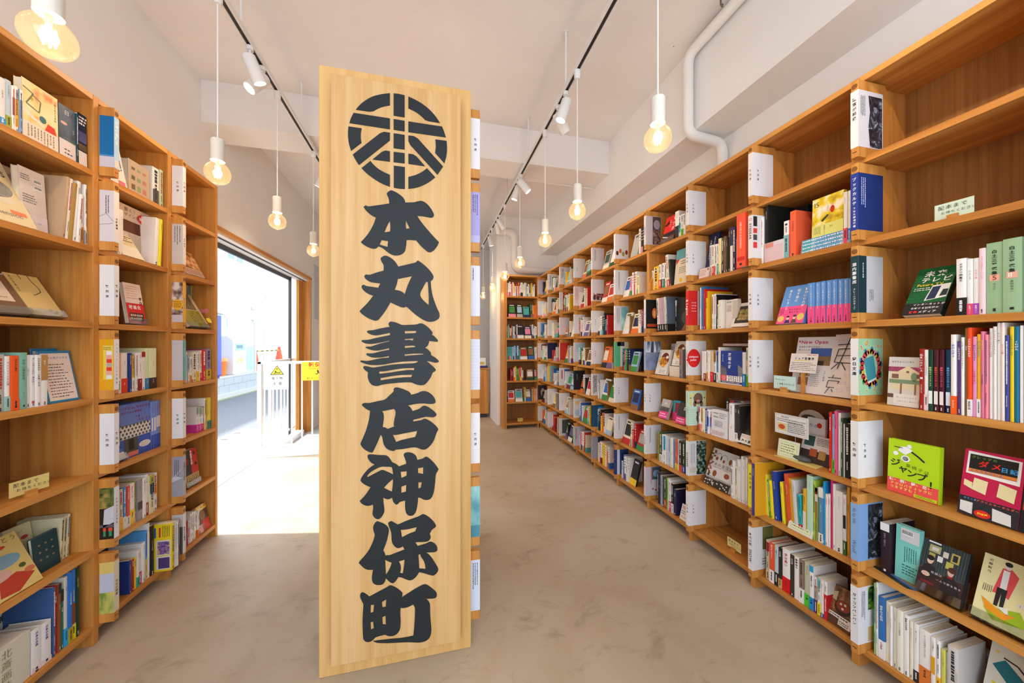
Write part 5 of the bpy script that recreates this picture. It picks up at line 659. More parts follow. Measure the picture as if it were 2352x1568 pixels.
# ---------------------------------------------------------------- the street beyond the opening
def street():
    ASPH = noisemat('asphalt', 60, [(.3, '5c6066'), (.6, '6c7076'), (.75, '7c8086')], 4, .8); PAVE = M('b4b2ae', .8); CON = M('bcbcba', .8)
    st = lambda b, n: struct(b.build(n))
    st(MB().box(PAVE, -2.55, -1.5, -.12, -1.85, 24, -.002), 'pavement')
    st(MB().box(ASPH, -4.60, -1.5, -.12, -2.5502, 24, -.012), 'road')
    b = MB().box(M('d4d4d2', .8), -2.74, 4.4, -.0118, -2.5504, 5.9, -.004)
    for i in range(4): b.box(M('4a4c50', .6), -2.70, 4.6+.33*i, -.004, -2.60, 4.66+.33*i, -.0035)
    tag(b.build('gutter_cover'), 'pale concrete gutter cover with slots along the road edge', 'gutter cover')
    b = MB().box(CON, -4.72, -1.5, -.1, -4.60, 24, .10).box(M('8f9a7a', .9), -4.60, -1.5, -.0118, -4.56, 24, .012); st(b, 'kerb_strip')
    b = MB(); WB = M('a9b0b4', .8)
    for r in range(2):
        for i in range(40): b.box(WB, -4.80, 4+.4*i-.2*(r % 2), .10+.185*r, -4.70, 4.392+.4*i-.2*(r % 2), .28+.185*r)
    b.box(M('8a9094', .8), -4.80, 3.8, .10, -4.712, 20, .465); b.box(CON, -4.82, 3.8, .465, -4.69, 20, .50); st(b, 'street_wall')
    st(MB().box(M('c4c4c2', .8), -7.0, 3.5, 0, -4.80, 24, .48), 'ground_terrace')
    b = MB().box(M('eceae6', .7), -7.4, 2, 0, -7.0, 26, 5.6).build('building'); tag(b, 'white rendered building across the street', 'building')
    for y in (14.05, 14.62):
        w = MB().box(M('d8dadc', .5), -6.995, y, 4.30, -6.94, y+.5, 4.95).build('window', b); MB().box(M('7c8ea0', .1), -6.945, y+.04, 4.34, -6.935, y+.46, 4.91).build('pane', w)
    MB().box(M('d4d4d4', .6), -7.0, 13.8, 4.2, -6.86, 15.4, 4.28).build('ledge', b)
    MB().tube(M('d4d6da', .5), [(-6.95, 16.9, .48), (-6.95, 16.9, 3.2)], .04, 8).build('downpipe', b); MB().ball(M('b8bac0', .3), (-6.94, 15.9, 2.72), (.08, .10, .10)).build('vent_cap', b)
    MB().box(M('b4b6bc', .5), -7.0, 17.0, 3.2, -6.9, 17.2, 3.4).build('meter_box', b)
    v = empty('vending_machine', (-5.0, 8.85, .48)); tag(v, 'blue drinks vending machine at the edge of the terrace across the road', 'vending machine'); BL = M('2a46c8', .35)
    MB().box(BL, -.35, -.5, .06, .35, .35, 1.44).build('cabinet', v, bevel=.02); MB().box(M('20308c', .5), -.32, -.46, 0, .32, .32, .06).build('base', v)
    MB().box(M('ccd6f0', .2), .3505, -.42, .62, .356, .05, 1.36).build('display_window', v); MB().box(M('16204a', .4), .3505, -.40, .16, .356, .04, .34).build('delivery_slot', v)
    t = empty('parking_ticket_machine', (-4.97, 10.2, .48)); tag(t, 'pale grey parking ticket machine beside the blue vending machine', 'ticket machine'); LG = M('d0d6d8', .5)
    MB().prism(LG, [(-.22, .0), (.22, .0), (.22, .86), (.10, .99), (-.22, .99)], -.3, .3, 1).build('cabinet', t, bevel=.02); MB().box(M('8aaab4', .3), .2205, -.22, .62, .226, .2, .80).build('screen_panel', t); MB().box(M('5c7c84', .4), .2265, -.18, .68, .229, .1, .76).build('screen', t)
    lb = MB().box(M('e8e0c0', .5), .2205, -.2, .30, .223, .2, .42).build('notice_label', t); Art().marks('d0a020', .0, .0, .36, .11, 3, 3, th=.7).build('label_print', lb, (.2235, -.18, .305), (0, 1, 0), (0, 0, 1)); MB().box(M('a0a8ac', .5), -.24, -.32, 0, .24, .32, .03).build('base', t)
    c = empty('canopy', (-5.2, 10.1, .48)); tag(c, 'curved pale canopy over the parking ticket machine', 'canopy'); CP = M('c8ccd0', .4)
    MB().tube(CP, bend([(.5, .75, 0), (.5, .75, 1.52), (-.5, .75, 1.62)], .25), .03, 10).tube(CP, bend([(.5, -.55, 1.2), (.5, -.55, 1.52), (-.5, -.55, 1.62)], .2), .03, 10).build('frame', c, smooth=True); MB().prism(CP, [(-.5, 1.63), (.28, 1.555), (.5, 1.45), (.5, 1.47), (.28, 1.58), (-.5, 1.66)], -.55, .75, 1).build('roof', c)
    b = MB().box(M('c4ccd2', .4), -4.83, 10.55, .50, -4.79, 11.0, 1.26).build('panel_sign'); tag(b, 'tall pale notice panel standing right of the ticket machine', 'notice board')
    MB().box(M('a4c0cc', .3), -4.789, 10.60, .58, -4.786, 10.95, 1.2).build('face', b)
    bn = empty('bin', (-4.95, 9.72, .48)); tag(bn, 'orange bin beside the blue vending machine', 'bin'); OR = M('e8742c', .5); MB().lathe(OR, [(.11, 0), (.14, .36)], n=20).build('tub', bn, smooth=True); MB().lathe(M('f09a5a', .4), [(.15, .36), (.15, .41), (.13, .44)], n=20).build('lid', bn, smooth=True)
    for i, (x, y) in enumerate(((-4.93, 11.35), (-5.0, 13.2))):
        c = empty('traffic_cone', (x, y, .48)); tag(c, ('coral traffic cone nearest the notice panel' if i == 0 else 'coral traffic cone further up the terrace'), 'traffic cone', 'traffic cones'); CO = M('e85a3c', .5)
        MB().lathe(CO, [(.15, .03), (.035, .70), (.03, .70)], n=20).build('cone', c, smooth=True); MB().box(CO, -.19, -.19, 0, .19, .19, .03).build('base', c)
    b = MB()
    for i in range(10): b.tube(M('e0b83a' if i % 2 else '2a2a2c', .5), [(-4.93-.007*i, 11.38+.18*i, 1.06), (-4.937-.007*i, 11.56+.18*i, 1.06)], .018, 8)
    b.lathe(M('2a2a2c', .5), [(.045, 1.02), (.045, 1.10)], (-4.93, 11.35, 0), 12); tag(b.build('barrier_pole'), 'black and yellow striped pole resting between the two traffic cones', 'barrier')
street()
# railing round the stairwell, with its two warning signs
def railing():
    r = empty('railing', (-1.84, 4.36, 0)); tag(r, 'white metal railing guarding the stairwell by the street opening', 'railing'); WM = M('f0f0ef', .4)
    b = MB().box(WM, -.02, -.02, 1.035, 1.70, .02, 1.065).box(WM, -.02, -.02, 1.035, .02, 1.0, 1.065); b.build('top_rail', r, bevel=.004)
    b = MB().box(WM, -.012, -.012, .10, 1.70, .012, .125).box(WM, -.012, .0, .10, .012, 1.0, .125); b.build('bottom_rail', r)
    for x, y in ((0, 0), (.84, 0), (1.68, 0), (0, 1.0)): MB().box(WM, x-.02, y-.02, .0 if x else .002, x+.02, y+.02, 1.036).build('post', r)
    for i in range(1, 16):
        if i != 8: MB().box(WM, .105*i-.007, -.007, .12, .105*i+.007, .007, 1.04).build('baluster', r)
    for i in range(1, 9): MB().box(WM, -.007, .11*i-.007, .12, .007, .11*i+.007, 1.04).build('baluster', r)
    s = MB().box(M('ececea', .5), -1.777, 4.334, .75, -1.548, 4.338, 1.04).build('warning_sign'); tag(s, 'white falling objects warning sign with a yellow triangle on the railing', 'sign')
    A = Art(); A.poly('26262a', [(.045, .165), (.184, .165), (.1145, .27)]).up().poly('f2dc3c', [(.057, .172), (.172, .172), (.1145, .26)]); A.up().ell('26262a', .114, .232, .007).line('26262a', [(.085, .178), (.105, .192), (.135, .184), (.15, .198)], .008).ell('26262a', .10, .202, .008).htext('2a2a3a', '落下物', .055, .125, .037).htext('2a2a3a', '注', .062, .065, .042).htext('2a2a3a', '意', .124, .065, .042)
    A.build('sign_print', s, (-1.777, 4.3337, .75), (1, 0, 0), (0, 0, 1))
    s = MB().box(M('f0dc34', .5), -1.415, 4.334, .845, -1.02, 4.338, 1.055).build('warning_sign'); tag(s, 'yellow slipping hazard warning sign lettered in red on the railing', 'sign')
    A = Art(); A.htext('d8402a', '転倒注意', .065, .178, .062, 1).htext('d86a3a', 'Watch your step', .07, .135, .022).ell('26262a', .165, .108, .009).line('26262a', [(.16, .10), (.185, .082), (.21, .06), (.235, .07)], .012).line('26262a', [(.175, .09), (.155, .07), (.14, .075)], .008).line('26262a', [(.185, .085), (.215, .10), (.225, .095)], .008).htext('4a4430', '滑りやすくなっています', .05, .024, .022)
    A.build('sign_print', s, (-1.415, 4.3337, .845), (1, 0, 0), (0, 0, 1))
railing()

# ---------------------------------------------------------------- books
CNAMES = [('white', 'e8e4e0'), ('cream', 'e6dcc2'), ('pale grey', 'c8c6c2'), ('grey', '8e8c8c'), ('black', '201e1e'), ('red', 'c42024'), ('scarlet', 'e8502a'), ('dark red', '7a1a1c'), ('maroon', '48141c'), ('orange', 'e88a2a'), ('yellow', 'f0d024'), ('amber', 'd8982a'), ('brown', '6a4a34'), ('tan', 'b8946a'), ('pink', 'e48aaa'), ('hot pink', 'e0407a'), ('pale pink', 'e8ccd0'), ('violet', '6a4a8a'), ('navy', '22285c'), ('blue', '2a64b4'), ('sky blue', '5a9ad8'), ('pale blue', 'b4c6d4'), ('teal', '2aa0a4'), ('sea green', '7fb4a8'), ('dark green', '1c4430'), ('green', '3f9f38'), ('lime', 'b0ca44'), ('pale green', 'b0ccb0'), ('olive', '8a8a3c'), ('mint', 'badcc4')]
def rgb(h): return [int(h[i:i+2], 16) for i in (0, 2, 4)]
def cname(h): return min(CNAMES, key=lambda c: sum((a-b)**2*k for a, b, k in zip(rgb(c[1]), rgb(h), (2, 4, 3))))[0]
def lum(h): r, g, b = rgb(h); return .3*r+.59*g+.11*b
PAGES = noisemat('page_block', 1, [(.35, 'ddd0b6'), (.65, 'efe6d2')], 2, .8, (500, 6, 6))
def frame_of(key, x, y, z):
    loc, rz, w = BAYS[key]; return Matrix.Translation(loc) @ Matrix.Rotation(rz, 4, 'Z') @ Vector((x, y, z)), rz
def book_mesh(w, d, h, col, hard, bulge=.0012):
    """cover wrapped round spine and two boards; pages are a part of their own"""
    t = min(.0022 if hard else .0007, w*.2); c = M(col, .42); b = MB()
    n = 4; sp = [(w*i/n, bulge*(1-(2*i/n-1)**2)*-1) for i in range(n+1)]
    out = sp+[(w, d), (w-t, d), (w-t, t+.0006)]+[(t, t+.0006), (t, d), (0, d)]
    b.v = [(x, y, 0) for x, y in out]+[(x, y, h) for x, y in out]; k = len(out); b.mi(c)
    for i in range(k): b.f.append([i, (i+1) % k, k+(i+1) % k, k+i]); b.m.append(0)
    a = [0, 1, 2, 3, 4]; L, Rr = [k-1, k-2, k-3], [5, 6, 7]
    for o in (0, k):
        fs = [[0, k-1, k-2, k-3], [4, 5, 6, 7], [0, 1, 2, 3, 4, 7, k-3]]
        for f in fs: b.f.append([o+i for i in (f if o else f[::-1])]); b.m.append(0)
    # the second group above is ordered for the right board
    return b, t
def spine_book(key, row, inset, s, w, h, col, ops, label, group, seed):
    d = .118 if h < .165 else .135 if h < .20 else .155 if h < .222 else .185
    d = min(d, DEP-.021-inset); R = random.Random(seed); hard = R.random() < .35
    lean = next((o[1] for o in ops if o[0] == 'L'), 0); yj = R.uniform(0, .006)
    p, rz = frame_of(key, s, inset+yj, ROWZ[row]+.0004)
    b, t = book_mesh(w, d, h, col, hard)
    o = b.build('book', None, p, None); o.rotation_mode = 'XYZ'
    o.matrix_world = Matrix.Translation(p) @ Matrix.Rotation(rz, 4, 'Z')
    if lean:                                    # tips about the foot corner it leans over
        T = Matrix.Translation((0, 0, 0)); a = radians(lean); x = w if lean > 0 else 0
        o.matrix_world = o.matrix_world @ Matrix.Translation((x, 0, 0)) @ Matrix.Rotation(a, 4, 'Y') @ Matrix.Translation((-x, 0, 0))
    tag(o, label, 'book', group)
    e = .003 if hard else .0006
    MB().box(PAGES, t+.0001, t+.0008, e, w-t-.0001, d-(.004 if hard else .0006), h-e).build('pages', o)
    A = Art(); texts = 0; dark = lum(col) < 120; ink = 'eeeae4' if dark else '2a2726'
    band = next((q for q in ops if q[0] == 'B'), None)
    def text(A, q, v0=0, H=h):
        _, tx, cl, size, top, bold = q; n = len(tx.replace(' ', ''))+.5*tx.count(' '); sz = min(size/1000, w*.86, (H*top-.004)/(n*1.06))
        A.up()
        if tx.replace(' ', '').isascii(): A.htext(cl, tx, w/2-.0, v0+H*top, min(size/1000, w*.8), bold, -pi/2)
        else: A.vtext(cl, tx, w/2, v0+H*top-sz*.55, sz, 1.06, bold)
    for q in ops:
        if q[0] == 'P': A.rect(q[2], 0, h*q[1], w, h)
        elif q[0] == 'P2': A.rect(q[2], 0, 0, w, h*q[1])
        elif q[0] == 'q2': A.up().rect(q[3], w*.08, h*q[1], w*.92, h*q[2])
        elif q[0] == 'q': A.up().rect(q[2], w*.2, h*q[1]-w*.3, w*.8, h*q[1]+w*.3); A.up(); A.glyph('8a4a3a', q[3], w/2, h*q[1], w*.5, 1) if q[3] != ' ' and len(q[3]) == 1 else A.htext('f2ece0', q[3], w*.28, h*q[1], w*.42, 1) if q[3] != ' ' else 0
    for q in ops:
        if q[0] == 'T': text(A, q); texts += 1
    if not texts and w > .0055:
        A.up(); f0 = (band[1] if band else .08)
        A.marks(R.choice([ink, ink, 'b03a34', '3a5a8a']) if not dark else ink, w*.22, h*(f0+.28), w*.78, h*.93, 1, seed, True, .75, .8)
        A.marks(ink, w*.34, h*(f0+.06), w*.66, h*(f0+.22), 1, seed+1, True, .8, .7)
    if w > .008 and not band and R.random() < .8: A.up().marks(ink, w*.3, h*.03, w*.7, h*.075, 1, seed+5, True, .9, .7)
    if A.ops: A.build('spine_print', o, (0, -.0013, 0), (1, 0, 0), (0, 0, 1))
    if band:
        bc = M(band[2], .45); q = .0004; H = h*band[1]; m = MB()
        m.box(bc, -q, -.0018, .0005, w+q, -.0013, H); m.box(bc, -q, -.0013, .0005, -.0001, d*.8, H); m.box(bc, w+.0001, -.0013, .0005, w+q, d*.8, H)
        bo = m.build('paper_band', o); bo['label'] = cname(band[2])+' paper band'
        A = Art(); bi = 'f0ece6' if lum(band[2]) < 120 else '2c2826'
        if len(band) > 3: text(A, band[3], 0, h)
        elif w > .006: A.marks(bi, w*.28, H*.15, w*.72, H*.85, 1, seed+3, True, .6, .8)
        if A.ops: A.build('band_print', bo, (0, -.0019, 0), (1, 0, 0), (0, 0, 1))
    return o
seed = 0
for key, row, inset, items in SPINES:
    top = .4128 if key[0] == 'L' else .4345
    mx = max(s+w for s, w, *_ in items); mn = items[0][0]
    kf = (top-mn)/(mx-mn) if mx > top else 1
    for i, (s, w, h, col, *ops) in enumerate(items):
        seed += 7; s = mn+(s-mn)*kf; w *= kf; band = next((q for q in ops if q[0] == 'B'), None)
        lb = ('thick ' if w > .03 else 'slim ' if w < .0105 and not band else '')+cname(col)+' book'
        if band: lb += ', %s foot band' % cname(band[2])
        elif any(q[0] == 'P2' for q in ops): lb += ', %s lower half' % cname([q for q in ops if q[0] == 'P2'][0][2])
        lb += ', %s spine from left, %s, %s' % (ORD[i] if i < 20 else ['twenty-first', 'twenty-second', 'twenty-third', 'twenty-fourth', 'twenty-fifth'][i-20], rowname(row), bayname(key))
        spine_book(key, row, inset, s, w, h, col, ops, lb, 'books standing spine out', seed)
# ---------------- books further down the aisle, past the nearest few hundred: one mass
LET = dict(w='e6e2dc', k='242222', c='e4dac0', r='c0282a', y='e8c22a', b='2f68b4', n='20284e', g='3f8a44', o='e2702c', p='e08aa4', t='4aa6a6', v='6f5a94', a='8a6038', l='9ec0dc', s='b0aca8', d='2c4a38', m='7a2224')
FAR = {
 'R4': ['_____Fs_wkk', '_Fw_pwrwyc', '_FcaFccwrbb', '_bnrgknFl__', '_____Fb_', '_FcywrrFr', 'wwbwwwFk_'],
 'R5': ['____FsFw', '___FrFwsw', 'ywwcwnkktr', '___FoFoa', 'kwkwFwaFg', 'wbnkyokwFc', 'wcpwcyycorw'],
 'R6': ['___FcFg_w', 'ywFcc_wr', 'wrwwwpwFw', 'lwtkywcwaFw', 'FkwwkFwa', '_wbwFgwly', 'wlppcwwrcF'],
 'R7': ['wlyyFcwgc', 'rwgwwcwwy', 'FwtrwcFw', 'yFwsrlwc', 'wwwFlFbw', 'cFcwgw__', 'FdkFkgww'],
 'R8': ['gcwwwFkw', 'wFcowwyc', 'lwwccFt_', 'orFcwkw', 'wrbwFlw_', 'wFcs____', 'ywrorFkc'],
 'R9': ['nnnFbyw', 'wwFlwc', 'lbFlcw', 'gwgwFwc', 'wwFbww', 'kFkaw_', 'oFrwgw'],
 'E': ['swwwrwywrwowwcwwswwkyyww', '_FkFkFtddyooorr', 'gsgwrtwnnwFnFnwwww', 'ttttlllbbwttFaFdwwdw', '__rkrwyggorww__FaFdFk', 'kFwFsayFasoypwbygwyrpws', '____'],
}
fb = MB(); fR = random.Random(11)
for key, rows in FAR.items():
    lim = BAYS[key][2]-.004
    for r, t in enumerate(rows):
        x = .031 if key != 'E' else .028; i = 0; rest = len(t)
        while i < len(t) and x < lim:
            ch = t[i]; i += 1
            if ch == '_': x += .028; continue
            face = ch == 'F' and i < len(t)
            if face: ch = t[i]; i += 1
            if ch == 'F': continue
            col = LET[ch]; w = fR.uniform(.085, .115) if face else fR.uniform(.013, .026)
            if key == 'E' and not face: w = fR.uniform(.012, .021)
            w = min(w, lim-x)
            if w < .006: break
            h = fR.choice((.15, .178, .188, .19, .205, .21)) if not face else fR.choice((.17, .19, .21)); d = .13; ya = .015+fR.uniform(0, .01)
            p, rz = frame_of(key, x, ya, ROWZ[r]+.0004); Tm = Matrix.Translation(p) @ Matrix.Rotation(rz, 4, 'Z'); ink = '2a2726' if lum(col) > 120 else 'e6e0d8'
            if face:
                Tm = Tm @ Matrix.Rotation(radians(-14), 4, 'X'); fb.box(M(col), 0, 0, 0, w, .016, h, Tm)
                a, c_ = fR.choice(list(LET.values())), fR.choice(list(LET.values()))
                fb.box(M(a), w*.12, -.0006, h*.35, w*.88, 0, h*.8, Tm); fb.box(M(c_), 0, -.0006, 0, w, 0, h*.25, Tm); fb.box(M(ink), w*.2, -.0008, h*.86, w*.8, 0, h*.92, Tm)
            else:
                fb.box(M(col), 0, 0, 0, w, .0012, h, Tm); fb.box(PAGES, .001, .0012, 0, w-.001, d, h-.002, Tm)
                fb.box(M(col), 0, .0012, 0, .001, d, h, Tm); fb.box(M(col), w-.001, .0012, 0, w, d, h, Tm)
                for q in range(4): fb.box(M(ink), w*.3, -.0004, h*(.9-.11*q)-.008, w*.7, 0, h*(.9-.11*q), Tm)
                if fR.random() < .4: fb.box(M(fR.choice(list(LET.values()))), -.0003, -.0005, .001, w+.0003, d*.8, h*.28, Tm)
            x += w+.0012+(.012 if face else 0)
o = fb.build('distant_books'); tag(o, 'hundreds of small mixed books on the long-wall shelves far down the aisle', 'books'); o['kind'] = 'stuff'

# ---------------------------------------------------------------- books shown face out
FD = {f[0]: f for f in FACES}
def place(o, key, x, y, z, lean=0, th=0, yaw=0):
    p, rz = frame_of(key, x, y, z)
    o.matrix_world = Matrix.Translation(p+Vector((0, 0, .0004+th*sin(radians(lean))))) @ Matrix.Rotation(rz+radians(yaw), 4, 'Z') @ Matrix.Rotation(-radians(lean), 4, 'X')
    return o
def pos(name, **k):
    n, key, row, s, w, h, ins, lean = FD[name]; lim = (.4128 if key[0] == 'L' else .4345)-.001
    s = k.get('s', s); w = k.get('w', w); h = k.get('h', h); ins = k.get('ins', ins); lean = k.get('lean', lean)
    s = max(s, .051); w = min(w, lim-s); return key, row, s, w, h, ins, lean
def where(key, row): return '%s, %s' % (rowname(row), bayname(key))
def face(name, col, look, art=None, th=.018, stand=False, cat='book', side=None, dz=0, **k):
    key, row, s, w, h, ins, lean = pos(name, **k)
    if h*cos(radians(lean))+th*sin(radians(lean)) > .287: h = (.286-th*sin(radians(lean)))/cos(radians(lean))
    lift = .008 if stand else 0
    b = MB(); c = M(side or col, .4); e = .0016 if th > .01 else .0006
    b.box(c if side else M(col, .4), 0, 0, 0, w, e, h).box(c, 0, th-e, 0, w, th, h).box(c, w-.0014, e, 0, w, th-e, h)
    if side: b.box(M(col, .4), .0002, -.0002, .0002, w-.0002, 0, h-.0002)
    o = b.build('book' if cat == 'book' else cat.replace(' ', '_')); place(o, key, s, ins, ROWZ[row]+lift+dz, lean, th, k.get('yaw', 0))
    tag(o, look+', '+where(key, row), cat, 'books shown face out' if cat == 'book' else None)
    MB().box(PAGES, .002, e+.0001, .0015, w-.0016, th-e-.0001, h-.0025).build('pages', o)
    if art:
        A = Art(); art(A, w, h)
        if A.ops: A.build('cover_print', o, (0, -.0003, 0), (1, 0, 0), (0, 0, 1))
    if stand:
        st = MB(); a = radians(lean); q = .0022
        T = Matrix.Rotation(-a, 4, 'X'); T2 = Matrix.Translation((0, 0, .0075+th*sin(a))) @ T
        st.box(ACRYL, -.004, th+.0008, 0, w+.004, th+.0008+q, h*.5, T2); st.box(ACRYL, -.004, -.004, -.0032, w+.004, th+.003, -.0010, T2); st.box(ACRYL, -.004, -.004-q, -.0032, w+.004, -.004, .026, T2)
        st.box(ACRYL, -.004, .0, .0005, w+.004, .075, .0025)
        so = st.build('book_stand'); p, rz = frame_of(key, s, ins, ROWZ[row]); so.matrix_world = Matrix.Translation(p) @ Matrix.Rotation(rz, 4, 'Z')
        tag(so, 'acrylic stand holding the '+' '.join(look.split(' with ')[0].split()[:5])+', '+where(key, row), 'book stand', 'acrylic book stands')
    return o
ink, wh = '262423', 'eeeae6'
def house(A, w, h):
    A.rect('dcd2c4', 0, 0, w, h*.82); A.up().rect('c85a78', 0, h*.70, w, h*.80); A.marks('7a4a90', 0, h*.70, w, h*.80, 3, 1, th=.9); A.up().rect('e4cfa8', .1*w, h*.34, w, h*.70).poly('e8d4b0', [(.3*w, h*.7), (.62*w, h*.82), (w*.95, h*.7)])
    A.up().rect('7d9470', .04*w, h*.46, w, h*.54).ell('7d9470', .82*w, h*.6, .1*w, h*.09).ell('8f6a58', .62*w, h*.70, .05*w); A.rect('8a5f50', .12*w, h*.56, .34*w, h*.65).rect('8a5f50', .9*w, h*.58, w, h*.66).rect('9a6a54', .4*w, h*.24, .46*w, h*.46).rect('9a6a54', .84*w, h*.24, .9*w, h*.46).rect('6a4a44', 0, h*.16, .2*w, h*.24)
    A.up().rect('e6dcd2', .2*w, 0, w, h*.25); A.htext('4a4644', '絵本をあなたに贈る', w*.1, h*.90, w*.075); A.htext('4a4644', '愛しい本と出会う', w*.3, h*.18, w*.075).htext('4a4644', '大事な本と再会する', w*.3, h*.10, w*.075)
face('house', 'd9d2cc', 'white picture book with a cottage and a pink tiled roof', house)
def future(A, w, h):
    A.rect('0c5a2c', 0, h*.24, w, h); A.marks('0a8a3c', 0, h*.26, w, h, 12, 2, th=.35, fill=.2); A.up().htext(wh, '未来', w*.2, h*.86, w*.28, 1).htext(wh, 'テレビ', w*.16, h*.73, w*.26, 1); A.htext('f0d020', 'Future TV', w*.12, h*.63, w*.12, 1).marks(wh, w*.08, h*.5, w*.5, h*.58, 2, 3)
    A.up().poly(wh, [(w*.46, h*.28), (w*.98, h*.34), (w*.98, h*.62), (w*.54, h*.60)]); A.up().poly('22324e', [(w*.5, h*.30), (w*.72, h*.32), (w*.76, h*.58), (w*.56, h*.57)]).poly('22303c', [(w*.8, h*.36), (w*.97, h*.37), (w*.97, h*.5), (w*.84, h*.5)])
    A.rect('1c1a1c', 0, 0, w, h*.24); A.up().htext(wh, 'インターネットが', w*.22, h*.205, w*.095, 1).htext(wh, '仕掛ける21世紀の', w*.2, h*.13, w*.085, 1).htext('e8301c', '快楽', w*.18, h*.05, w*.11, 1).htext(wh, 'メディア', w*.42, h*.05, w*.11, 1)
face('future', '12201a', 'green book with white lettering lying back on the shelf', future, th=.022)
def jump(A, w, h):
    A.rect('e8504c', 0, 0, w, h*.27); A.up()
    for i, t in enumerate('車椅子は'): A.glyph('4a6a10', t, w*(.42+.12*i), h*(.55-.015*i), w*.11)
    for i, (t, x, y) in enumerate(zip('ジャンプ！', (.16, .32, .5, .7, .86), (.56, .47, .42, .40, .30))): A.glyph(ink, t, w*x, h*y, w*.24, 1)
    A.ell('f0ecec', w*.36, h*.67, w*.09).ell(ink, w*.36, h*.67, w*.06).ell('f0ecec', w*.16, h*.74, w*.055); A.up().ell('9a9894', w*.36, h*.67, w*.03).poly('f0ecec', [(w*.2, h*.80), (w*.36, h*.74), (w*.5, h*.84), (w*.40, h*.90), (w*.26, h*.88)]).ell('f0ecec', w*.43, h*.91, w*.05).line(ink, [(w*.48, h*.82), (w*.62, h*.75), (w*.73, h*.68)], w*.04).line(ink, [(w*.12, h*.86), (w*.3, h*.86)], w*.02)
    for i, t in enumerate('頭も、腕も、夢も、恋も、'): A.glyph(wh if i % 3 == 0 else 'f0e060', t, w*(.09+.073*i), h*.235, w*(.10 if i % 3 == 0 else .05), 1)
    A.htext('f0e060', 'アクロバティックに', w*.06, h*.165, w*.088, 1).htext('f0e060', 'つきすすむ！', w*.06, h*.10, w*.088, 1); A.up().rect('c8d820', w*.55, h*.015, w*.98, h*.07); A.up().marks(ink, w*.58, h*.02, w*.96, h*.065, 2, 4)
face('jump', 'b4d81c', 'lime green book with a red paper band', jump, th=.020)
def diary(A, w, h):
    A.rect('c01848', 0, 0, w, h); A.up().poly(wh, [(w*.06, h*.63), (w*.06, h*.97), (w*.95, h*.95), (w*.95, h*.6)]); A.up().rect('1c1a18', w*.1, h*.66, w*.9, h*.93); A.up().htext('7ab030', 'グレッグの', w*.12, h*.89, w*.085).htext('e0281c', 'ダメ', w*.24, h*.80, w*.20, 1).htext('3aa0e0', '日記', w*.62, h*.78, w*.14, 1).rect('e0802a', w*.1, h*.665, w*.9, h*.71); A.up().htext('3a6ab0', 'とんでもないよ', w*.13, h*.688, w*.075, 1)
    A.poly('e6d8a4', [(w*.2, h*.40), (w*.44, h*.36), (w*.46, h*.56), (w*.22, h*.58)]).poly('e6d8a4', [(w*.62, h*.38), (w*.9, h*.34), (w*.92, h*.54), (w*.64, h*.58)]).poly('e6d8a4', [(w*.05, h*.44), (w*.2, h*.40), (w*.2, h*.5), (w*.05, h*.53)])
    A.rect('26242a', 0, 0, w, h*.28); A.up().htext('e85a3a', 'アクリルキーホルダー', w*.3, h*.25, w*.066, 1).htext('5aa0e0', 'ひとこま', w*.08, h*.25, w*.055, 1); A.poly('d8d4d0', [(w*.04, h*.05), (w*.26, h*.03), (w*.25, h*.2), (w*.03, h*.2)]).poly('d8d4d0', [(w*.6, 0.005), (w*.9, 0.003), (w*.88, h*.17), (w*.58, h*.2)]); A.up().ell('d8281c', w*.43, h*.07, w*.14, h*.055); A.up().htext('f0e020', '約18種', w*.34, h*.07, w*.06, 1)
face('diary', 'a01438', 'crimson hardback with a black title panel and paper notes', diary, th=.020)
face('edge', '1c1c1e', 'black book beside the crimson hardback', lambda A, w, h: A.rect('e8e4e0', w*.1, h*.8, w, h*.92).rect('5a8a30', w*.1, h*.5, w, h*.7).rect('d83020', w*.1, h*.3, w, h*.42), th=.020)
o = spine_book('R0', 5, .035, .070, .026, .186, '2e1c22', [('P', .84, wh), ('T', '約束は、夜明けに', 'c8c0bc', 6, .80, 0)], 'dark maroon book with a white head, %s' % where('R0', 5), 'books standing spine out', 901)
face('mint', '7fd0c4', 'mint green paperback showing its barcode', lambda A, w, h: (A.marks('3a6a66', w*.3, h*.1, w*.95, h*.3, 4, 5), A.marks('3a6a66', w*.35, h*.34, w*.9, h*.62, 6, 6, True), A.rect('d8d2d4', w*.2, h*.72, w*.97, h*.96), A.up(), A.barcode(w*.24, h*.83, w*.5, h*.10)), th=.020, s=.103, w=.064, ins=.05)
